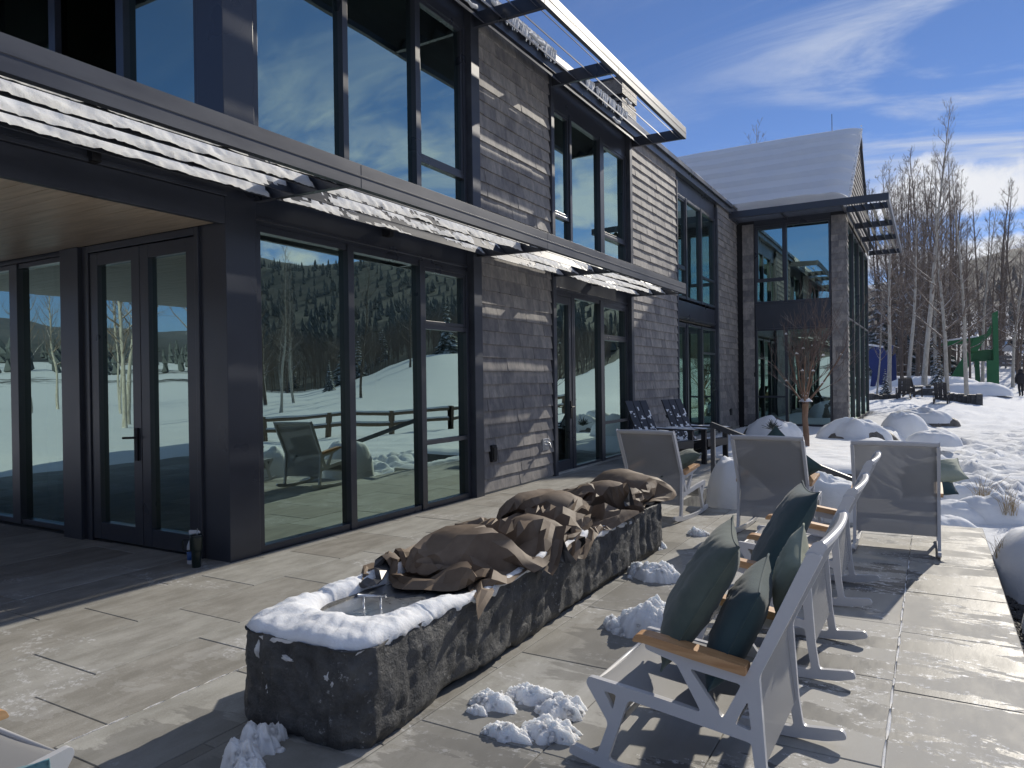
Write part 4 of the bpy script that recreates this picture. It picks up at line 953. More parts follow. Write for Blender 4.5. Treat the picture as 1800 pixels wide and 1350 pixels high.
# ------------------------------------------------------------------ stone trough
def trough():
    T = empty('fire_table', (2.83, 4.4, 0), 0, 'long rough dark stone trough with a steel lid under the brown cover', 'fire table')
    # outline, counter clockwise, local coordinates
    hw0, hw1, y0, y1 = .37, .40, -2.16, 2.12
    def rr(hw, yy0, yy1, r, k=14, side=150, end=34):
        pts = []
        def arc(cx, cy, a0): return [(cx+r*math.cos(a0+t*math.pi/2/k), cy+r*math.sin(a0+t*math.pi/2/k)) for t in range(k)]
        pts += [(hw, yy0+r+(yy1-yy0-2*r)*t/side) for t in range(side)]+arc(hw-r, yy1-r, 0)
        pts += [(hw-r-(2*hw-2*r)*t/end, yy1) for t in range(end)]+arc(-hw+r, yy1-r, math.pi/2)
        pts += [(-hw, yy1-r-(yy1-yy0-2*r)*t/side) for t in range(side)]+arc(-hw+r, yy0+r, math.pi)
        pts += [(-hw+r+(2*hw-2*r)*t/end, yy0) for t in range(end)]+arc(hw-r, yy0+r, 1.5*math.pi)
        return pts
    out = rr(.37, y0, y1, .13); n = len(out); H = .43; nz = 30
    P = np.zeros((nz+9, n, 3))
    def skew(x, y): return x+.0-.042*(y+2.1)/1.0*.45+.02, y     # the block sits slightly askew
    for j, (x, y) in enumerate(out):
        xa, ya = out[(j+1) % n]; xb, yb = out[j-1]; tx, ty = xa-xb, ya-yb; L = math.hypot(tx, ty); nx, ny = ty/L, -tx/L
        for i in range(nz):
            s = i/(nz-1); z = H*s
            d = .017*fbm(x*2.4, y*2.4, z*3+5, 5)+.012*abs(fbm(x*9, y*9, z*3, 4))
            gr = fbm(x*4.5+9, y*4.5, z*.7, 3); d += -.034*max(0, gr)-.022*abs(fbm((x+y)*5.5, (x-y)*1.5, z*.6, 3))+.010*fbm(x*20, y*20, z*14, 3)
            d += .010*math.sin(s*2.6+.3)-.030*max(0, .12-s)/.12
            cx, cy = skew(x+nx*d, y+ny*d); zz = z
            if s > .9: zz += .012*fbm(x*6, y*6, 2, 4)
            lift = 0
            if i < 3:
                for (a, b) in ((-1.55, -.75), (-.25, .95), (1.25, 1.8)):
                    lift = max(lift, .042*(sm(a, a+.08, y)-sm(b-.08, b, y)))
                zz = max(zz, lift+z*.5)
            P[i, j] = (cx, cy, zz)
        for i in range(9):
            s = i/8
            if s <= .75: w = s/.75; q = .15*w; z = H+.012*fbm((x-nx*q)*7, (y-ny*q)*7, 3, 4)*(1-w)-.012*w
            else: q = .152; z = H-.012-.05*(s-.75)/.25
            cx, cy = skew(x-nx*q, y-ny*q); P[nz+i, j] = (cx, cy, z)
    m = MB(); m.grid(P, closed=True); m.build('stone_block', BASALT, T)
    p = MB(); p.box(-.31, .30, -2.0, 2.0, .0, .06); p.build('base_plinth', BLACK, T)
    l = MB(); l.box(-.245, .205, -1.86, -.6, .36, .412); l.box(-.225, .165, -.598, .7, .36, .411); l.box(-.235, .155, .702, 1.96, .36, .412)
    lid = l.build('lid', INOX, T, .003)
    h = MB(); q = gp(654, 1063, .43); hx, hy = q[0]-2.83, q[1]-4.4
    h.tube([(hx-.065, hy-.03, .475), (hx+.065, hy+.03, .475)], .008, 8)
    for s_ in (-1, 1): h.tube([(hx+.04*s_, hy+.018*s_, .41), (hx+.04*s_, hy+.018*s_, .475)], .006, 8)
    h.build('lid_handle', INOX, lid)
    # snow on the rim: a rounded collar following the outline
    hw = .385; ye = -1.62; yb = y0-.012
    def resample(pts, n):
        pts = np.array(pts); d = np.concatenate([[0], np.cumsum(np.linalg.norm(np.diff(pts, axis=0), axis=1))]); q = np.linspace(0, d[-1], n)
        return np.stack([np.interp(q, d, pts[:, 0]), np.interp(q, d, pts[:, 1])], -1)
    yr = np.linspace(1.12, ye, 230); yl = np.linspace(ye, -.80, 90)
    wr = .125-.065*sm(-1.5, -1.15, yr)*(1-sm(-.75, -.25, yr))+.03*np.sin(yr*3.1)+.02*np.sin(yr*7.7+1); wr = wr*sm(1.13, .7, yr)+.006
    wl = .165+.02*np.sin(yl*5); wl = wl*(.35+.65*sm(-.80, -1.0, yl))
    rc = .16; arc = [(hw-rc+rc*math.cos(t), yb+rc+rc*math.sin(t)) for t in np.linspace(0, -math.pi/2, 12)]
    arl = [(-hw+rc+rc*math.cos(t), yb+rc+rc*math.sin(t)) for t in np.linspace(-math.pi/2, -math.pi, 12)]
    mid_o = resample([(hw, ye)]+arc+arl+[(-hw, ye)], 150)
    wi = hw-wr[-1]; wj = hw-wl[0]; tt = np.linspace(0, math.pi, 150)
    mid_i = np.stack([np.where(tt < math.pi/2, wi, wj)*np.sign(np.cos(tt))*np.abs(np.cos(tt))**.75, ye-.22*np.sin(tt)**.8], -1)
    O = np.concatenate([np.stack([np.full_like(yr, hw), yr], -1), mid_o, np.stack([np.full_like(yl, -hw), yl], -1)])
    I = np.concatenate([np.stack([hw-wr, yr], -1), mid_i, np.stack([-hw+wl, yl], -1)])
    hh = np.concatenate([.030+.025*sm(-.9, -.3, yr)*sm(.9, .2, yr)+.055*sm(-1.25, -1.6, yr)*.55, .060+.018*np.sin(tt), .072-.025*sm(-1.2, -.8, yl)])
    hh = hh*np.concatenate([sm(1.13, .75, yr), np.ones(150), sm(-.79, -.95, yl)])
    m_ = 18; Q = np.zeros((len(O), m_, 3))
    for i in range(len(O)):
        no = 1+.0*i
        for j in range(m_):
            t = j/(m_-1); a = O[i]+(I[i]-O[i])*t; e = max(0, 1-abs(2*t-1)**2.7)**.6
            jag = .016*fbm(O[i][0]*5+3, O[i][1]*5, 2, 4)*(1-t)+.03*fbm(I[i][0]*4, I[i][1]*4, 9, 4)*t*(.3+wr.max())
            dirv = (O[i]-I[i]); dirv = dirv/(np.linalg.norm(dirv)+1e-6)
            a = a+dirv*jag; z = H-.016+(hh[i]+.022*fbm(a[0]*5, a[1]*5, 1, 4)*min(1, hh[i]/.05)+.006*fbm(a[0]*22, a[1]*22, 4, 3))*e
            if j == 0: z = H-.05; a = a-dirv*.055
            if j == 1: z -= .012+.05*max(0, fbm(O[i][0]*8, O[i][1]*8, 6, 4)); a = a+dirv*.004
            if j == m_-1: z -= .03
            Q[i, j] = (a[0]-.042*(a[1]+2.1)*.45+.02, a[1], z)
    s = MB(); s.grid(Q); o = s.build('rim_snow', SNOW, loc=(2.83, 4.4, 0))
    tag(o, 'snow collar lying round the rim of the stone trough', 'snow', kind='stuff')
    k = MB(); rs = random.Random(4)                               # clinging scraps on the near end
    for (a, b, sx, sz) in ((450, 1145, .030, .06), (464, 1180, .022, .075), (470, 1210, .013, .06), (574, 1193, .030, .03), (583, 1203, .015, .03), (505, 1160, .06, .014)):
        d = ray(a, b); t = (2.235-CAM[1])/d[1]; c = CAM+d*t; P = np.zeros((8, 14, 3))
        for i in range(8):
            for j in range(14):
                th = 6.283*j/14; rr_ = i/7*(1+.95*fbm(math.cos(th)*2.6+a, math.sin(th)*2.6, b, 4)); P[i, j] = (c[0]+sx*rr_*math.cos(th), c[1]+.022-.024*(1-(i/7)**2)-.012*fbm(i*.5+a, j*.9, b, 3), c[2]+sz*rr_*math.sin(th))
        k.grid(P[:, ::-1], closed=True)
    tag(k.build('clinging_snow', SNOWF), 'scraps of snow clinging to the near face of the stone trough', 'snow', kind='stuff')
    return T
trough()

# ------------------------------------------------------------------ seats
def rocker(label):
    """white aluminium sling chair on runners; front at -u"""
    U0 = .47
    e = empty('rocking_chair', (0,0,0), 0, label, 'rocking chair', 'white sling rocking chairs on the terrace')
    def rnd(pts, r=.018, k=4):
        o = []; n = len(pts)
        for i in range(n):
            p = np.array(pts[i]); a = np.array(pts[i-1]); b = np.array(pts[(i+1) % n]); va = a-p; vb = b-p; la, lb = np.linalg.norm(va), np.linalg.norm(vb)
            q = min(r, la*.45, lb*.45); s = p+va/la*q; t = p+vb/lb*q
            for m in range(k+1): w = m/k; o.append(tuple(s*(1-w)**2+p*2*w*(1-w)+t*w*w))
        return o
    outline = [(.0,.045),(.018,.085),(.125,.064),(.177,.204),(.083,.345),(.095,.372),(.367,.348),(.545,.327),(.452,.492),(.335,.522),(.33,.546),(.705,.492),(.784,.665),(.915,.955),(.965,.948),(.836,.673),(.752,.496),(.772,.186),(.790,.062),(.945,.080),(.962,.045),(.88,.020),(.75,.006),(.5,.0),(.25,.008),(.1,.026)]
    h0 = [(.172,.054),(.231,.226),(.262,.312),(.48,.286),(.700,.260),(.722,.256),(.732,.176),(.752,.052),(.5,.040),(.3,.044)]
    h1 = [(.159,.327),(.212,.322),(.197,.259)]; h2 = [(.503,.480),(.690,.458),(.622,.321)]; h3 = [(.711,.403),(.723,.300),(.665,.312)]
    for s in (-1, 1):
        m = MB(); yy = .325*s
        m.plate(rnd(outline), [rnd(h0, .02), rnd(h1, .012), rnd(h2, .014), rnd(h3, .012)], lambda u, v, w, yy=yy: (u-U0, yy+w, v), .026)
        f = m.build('side_frame', ALU, e, .003)
        a = MB(); ol = [(.285,.548),(.30,.578),(.33,.582),(.52,.559),(.712,.531),(.712,.497),(.52,.522),(.33,.549)]
        P = [(u, v) for u, v in ol]
        a.plate(rnd(P, .012), [], lambda u, v, w, yy=yy: (u-U0, yy+w*(1.0 if u > .36 else .9), v), .068)
        a.build('armrest', TEAK, e, .006)
    for (u, z) in ((.125,.350),(.655,.300),(.215,.205)): c = MB(); c.tube([(u-U0, -.312, z), (u-U0, .312, z)], .010, 8); c.build('crossbar', ALU, e)
    t = MB(); n = 14; P = []
    ring = [(.916,.946),(.938,.980),(.958,.988),(.970,.976),(.956,.950),(.928,.938)]
    for i in range(n):
        w = -.3345+.669*i/(n-1); b = .022*(1-(2*i/(n-1)-1)**2)
        P.append([(u-U0+b, w, v+.006*(1-(2*i/(n-1)-1)**2)) for u, v in ring])
    t.grid(np.array(P), closed=True, smooth=False); vs = len(t.v); t.f.append(tuple(range(6))); t.m.append(0); t.sm.append(False); t.f.append(tuple(range(vs-1, vs-7, -1))); t.m.append(0); t.sm.append(False)
    t.build('top_rail', ALU, e, .008)
    def sling(path, name, sag):
        pts = []; path = [np.array(p) for p in path]
        for a, b in zip(path[:-1], path[1:]):
            k = max(2, int(np.linalg.norm(b-a)/.03)); pts += [a+(b-a)*q/k for q in range(k)]
        pts.append(path[-1]); pts = np.array(pts)
        for _ in range(3): pts[1:-1] = (pts[:-2]+2*pts[1:-1]+pts[2:])/4
        P = np.zeros((len(pts), 13, 3))
        for i, (u, z) in enumerate(pts):
            for j in range(13):
                w = -.311+.622*j/12; b = sag*(1-(2*j/12-1)**2)*math.sin(math.pi*i/(len(pts)-1)); P[i, j] = (u-U0+b*.6, w, z-b)
        s = MB(); s.grid(P); return s.build(name, SLING, e)
    sling([(.205,.215),(.155,.29),(.098,.352),(.115,.366),(.20,.362),(.40,.340),(.60,.315),(.665,.318)], 'seat_sling', .012)
    sling([(.925,.945),(.86,.80),(.78,.635),(.735,.525),(.728,.46),(.742,.33),(.762,.17)], 'back_sling', .03)
    return e
def chair(proto, x, y, rz, label, first=[True]):
    e = proto if first[0] else copy_tree(proto); first[0] = False
    e.location = (x, y, 0); e.rotation_euler = (0, 0, rz); e['label'] = label; return e
CH = rocker('')
# three side by side facing the trough (front towards -x)
for k, y in enumerate((2.97, 4.30, 5.645)):
    chair(CH, 3.99+.47-.0*k-.012*k, y, R(-.8), ('nearest white rocking chair with dark cushions, facing the stone trough', 'white rocking chair second from the camera in the row facing the trough', 'white rocking chair third in the row, partly behind two others')[k])
chair(CH, 4.985, 7.42, R(-90+.5), 'white rocking chair seen from behind at the right edge of the paving')
chair(CH, 3.93, 7.66, R(-90-3), 'white rocking chair seen from behind in front of the bare tree')
chair(CH, 2.63, 8.0, R(-90-6), 'white rocking chair at the far end of the covered trough')
chair(CH, 2.49, .95, R(-90+1), 'white rocking chair cut off by the lower left corner')

def pillow(name, w, h, t, m, label, cat='cushion', seed=0, pinch=.9, group=None, seamw=.004, mat2=None):
    n = 26; mb = MB()
    rs = random.Random(seed)
    for sgn in (1, -1):
        P = np.zeros((n, n, 3))
        for i in range(n):
            for j in range(n):
                u = 2*i/(n-1)-1; v = 2*j/(n-1)-1
                d = (1-abs(u)**3.2)*(1-abs(v)**3.2); z = sgn*t/2*max(0, d)**.62
                bow = 1-.10*pinch*(1-abs(v)**2)*abs(u)**4; bow2 = 1-.10*pinch*(1-abs(u)**2)*abs(v)**4
                wr = .05*t*fbm(u*2.2+seed, v*2.2, sgn+seed, 4)*d+.04*t*fbm(u*6+seed, v*6, seed, 3)*d
                P[i, j] = (u*w/2*bow, v*h/2*bow2, z+wr)
        mb.grid(P if sgn > 0 else P[:, ::-1])
    edge = [(-1+2*k/20, -1) for k in range(20)]+[(1, -1+2*k/20) for k in range(20)]+[(1-2*k/20, 1) for k in range(20)]+[(-1, 1-2*k/20) for k in range(21)]
    mb.tube([(u*w/2*(1-.10*pinch*(1-abs(v)**2)*abs(u)**4), v*h/2*(1-.10*pinch*(1-abs(u)**2)*abs(v)**4), 0) for u, v in edge], seamw, 5)
    return tag(mb.build(name, m), label, cat, group)
def place(o, c, ax_w, ax_h):
    """centre, width axis, height axis"""
    a = Vector(ax_w).normalized(); b = Vector(ax_h); b = (b-a*b.dot(a)).normalized(); n = a.cross(b)
    o.matrix_world = Matrix(((a.x, b.x, n.x, c[0]), (a.y, b.y, n.y, c[1]), (a.z, b.z, n.z, c[2]), (0,0,0,1))); return o
def cushions():
    G = 'loose cushions on the rocking chairs'
    place(pillow('cushion', .54, .56, .15, SAGE, 'grey green cushion standing on the seat of the nearest chair', seed=1, group=G), (4.45, 2.92, .70), (-.27, 1, .03), (.50, .10, .86))
    place(pillow('cushion', .50, .44, .15, TEAL, 'dark green cushion sunk between backrest and front cushion of the nearest chair', seed=2, group=G), (4.61, 2.90, .60), (-.12, 1, .06), (.42, .12, .9))
    place(pillow('cushion', .28, .28, .10, SAGEL, 'small pale knitted cushion behind the nearest chair cushions', seed=3, group=G), (4.76, 3.14, .76), (-.1, 1, .45), (.40, -.4, .8))
    place(pillow('cushion', .60, .62, .15, TEAL, 'dark teal cushion leaning on the backrest of the second chair', seed=4, group=G), (4.55, 4.18, .68), (-.28, 1, -.04), (.47, .12, .87))
    place(pillow('cushion', .50, .34, .14, SAGEL, 'pale sage cushion sticking out beside the right hand chair', seed=5, group=G), (5.28, 8.08, .60), (1, .15, .22), (.1, .75, .45))
    place(pillow('cushion', .46, .40, .12, TEAL, 'dark cushion under the pale sage cushion of the right hand chair', seed=6, group=G), (5.22, 8.02, .50), (1, .1, .12), (.1, .8, .4))
    place(pillow('cushion', .60, .60, .15, TEAL, 'dark teal cushion set on its corner in the chair before the bare tree', seed=7, group=G), (3.93, 7.62, .67), (.707, -.25, .62), (-.707, -.25, .62))
    place(pillow('cushion', .52, .34, .15, SAGE, 'grey green cushion lying across the arm of the far rocking chair', seed=8, group=G), (2.80, 7.95, .60), (.78, .45, .50), (-.5, .85, .1))
    q = gp(120, 1338, .33)
    m = m_fabric('teal_ribbed_knit', (.05,.15,.19), (.14,.28,.32), 30, .8, 90)
    place(pillow('cushion', .40, .40, .11, m, 'teal ribbed cushion at the corner chair', seed=9, group=G), (2.93, 1.02, .32), (.55, .80, .12), (.5, -.3, .85))
cushions()

def adirondack(label, first=True):
    e = empty('garden_chair', (0,0,0), 0, label, 'garden chair', 'dark slatted garden chairs')
    # faces +x locally; seat height .38, arms .56, back to 1.0
    b = MB()
    for k in range(3):
        w = -.19+.19*k; lean = .42; L = .86
        a = np.array([-.16, w, .28]); d = np.array([-lean, 0, .907]); d /= np.linalg.norm(d); b.obox(a+d*L/2, (d, (0,1,0), np.cross(d, (0,1,0))), (L/2, .088, .012))
    for h in (.18, .55):
        a = np.array([-.16, 0, .28])+np.array([-.42, 0, .907])*h+np.array([-.022, 0, -.01]); b.obox(a, ((0,1,0), (-.42,0,.907), (.907,0,.42)), (.28, .03, .011))
    b.build('backrest', DARKWOOD, e, .003)
    s = MB()
    for k in range(5): x = .36-.115*k; z = .40-.024*k; s.obox((x, 0, z), ((1,0,.2), (0,1,0), (-.2,0,1)), (.052, .29, .011))
    s.obox((.425, 0, .35), ((0,1,0), (0,0,1), (1,0,0)), (.29, .06, .011)); s.build('seat', DARKWOOD, e, .003)
    for sg in (-1, 1):
        l = MB(); l.box(.33, .42, sg*.315-.02, sg*.315+.02, 0, .565); l.build('leg', DARKWOOD, e, .003)
        r = MB(); r.bar((-.42, sg*.29, .06), (.40, sg*.29, .36), .035, .11); r.bar((-.30, sg*.315, 0), (-.30, sg*.315, .56), .03, .07, up=(1,0,0)); r.build('leg', DARKWOOD, e, .003)
        a = MB(); a.obox((.04, sg*.325, .578), ((1,0,0), (0,1,0), (0,0,1)), (.43, .068, .012)); a.build('armrest', DARKWOOD, e, .004)
        f = MB(); P = np.zeros((26, 7, 3))
        for i in range(26):
            for j in range(7):
                x = -.37+.82*i/25; y = sg*.325-.062+.124*j/6; ed = min(1, min(i, 25-i, j*1.2, (6-j)*1.2)/2.0); P[i, j] = (x, y, .591+(.018+.02*fbm(x*4, y*4, sg+2, 3))*max(0, ed)-.003)
        f.grid(P); f.build('snow_dusting', SNOW, e)
    f = MB()
    for k in range(3):
        w = -.19+.19*k; d = np.array([-.42, 0, .907]); d /= np.linalg.norm(d); nn = np.array([.907, 0, .42]); P = np.zeros((30, 5, 3)); mk = np.zeros((30, 5), bool)
        for i in range(30):
            for j in range(5):
                q = fbm(i*.22+k*9, j*.5, 3, 4); tt = q*.03+.012*(1-i/30)-.014; mk[i, j] = tt > 0; P[i, j] = np.array([-.16, w-.08+.16*j/4, .28])+d*(.08+.66*i/29)+nn*(.012+max(0, tt))
        f.grid(P, mask=mk)
    P = np.zeros((24, 24, 3))
    for i in range(24):
        for j in range(24):
            x = -.12+.52*i/23; y = -.28+.56*j/23; ed = min(1, min(i, 23-i, j, 23-j)/3); P[i, j] = (x, y, .415-.2*(.36-x)+(.012+.022*fbm(x*5, y*5, 7, 4))*ed)
    f.grid(P); q_ = f.build('snow_dusting', SNOW, e); q_['kind'] = 'stuff'
    return e
AD = adirondack('dark slatted garden chair with snowy back nearest the garden steps')
AD.location = (1.47, 13.40, 0); AD.rotation_euler = (0, 0, R(-19)); AD.scale = (1.07, 1.07, 1.07)
a2 = copy_tree(AD); a2.location = (1.08, 12.52, 0); a2.rotation_euler = (0, 0, R(-19)); a2['label'] = 'dark slatted garden chair half hidden behind the far rocking chair'

def small_things():
    t = empty('tumbler', (-.14, 3.99, .0), 0, 'dark green travel tumbler with a handle standing by the porch column', 'tumbler')
    m = MB(); m.lathe((0,0,0), [(.034,0),(.037,.004),(.038,.12),(.041,.135),(.050,.15),(.052,.255),(.052,.262)], 24); m.build('cup', mat('dark_green_enamel', (.012,.022,.020), .35), t)
    m = MB(); m.lathe((0,0,.262), [(.053,0),(.054,.008),(.050,.016),(.02,.018)], 24); m.build('lid', mat('smoky_plastic', (.02,.025,.025), .2), t)
    m = MB(); m.tube([(-.046,-.03,.235), (-.085,-.055,.235), (-.094,-.06,.22), (-.092,-.058,.15), (-.08,-.05,.135), (-.042,-.028,.14)], .008, 8); m.build('handle', mat('dark_handle', (.012,.016,.016), .4), t)
    m = MB(); m.tube([(.012,0,.27),(.02,0,.33)], .004, 8); m.build('straw', mat('clear_straw', (.3,.33,.35), .3), t)
    b = empty('spray_bottle', (-.285, 4.055, 0), R(20), 'white spray bottle with a blue label beside the tumbler', 'spray bottle')
    wp = mat('white_plastic', (.72,.73,.74), .35)
    m = MB(); m.lathe((0,0,0), [(.036,0),(.040,.005),(.040,.15),(.036,.165),(.026,.19),(.015,.215),(.014,.235)], 20); m.build('bottle', wp, b)
    m = MB(); m.lathe((0,0,.035), [(.0408,0),(.0408,.085)], 20); m.build('paper_label', mat('blue_label', (.05,.13,.36), .5), b)
    m = MB(); m.lathe((0,0,.235), [(.017,0),(.017,.022)], 14); m.box(-.02, .065, -.014, .014, .258, .288); m.box(.058, .078, -.009, .009, .262, .28); m.bar((.045,0,.26), (.066,0,.205), .014, .008); m.build('trigger_head', wp, b, .003)
small_things()
def porch_furniture():
    def lounge(w, label, x, y, rz, cat='armchair', name='lounge_chair'):
        e = empty(name, (x, y, 0), rz, label, cat); um = mat('charcoal_outdoor_cushion', (.03,.034,.034), .85, var=.1)
        b = MB(); b.box(-.40, .42, -w/2, w/2, .10, .26); b.build('base', DARKWOOD, e, .03)
        s = MB(); s.box(-.28, .42, -w/2+.13, w/2-.13, .262, .45); s.build('seat', um, e, .06)
        k = MB(); k.obox((-.36, 0, .55), ((1,0,-.2), (0,1,0), (.2,0,1)), (.11, w/2-.02, .36)); k.build('backrest', um, e, .08)
        for sg in (-1, 1): a = MB(); a.box(-.25, .42, sg*(w/2-.065)-.06, sg*(w/2-.065)+.06, .262, .62); a.build('armrest', um, e, .05)
        return e
    lounge(2.1, 'long dark outdoor sofa on the porch, seen mirrored in the porch window', -3.6, -1.6, R(80), 'sofa', 'outdoor_sofa')
    lounge(.9, 'dark outdoor armchair on the porch, seen mirrored in the porch doors', -1.5, -2.6, R(120))
porch_furniture()
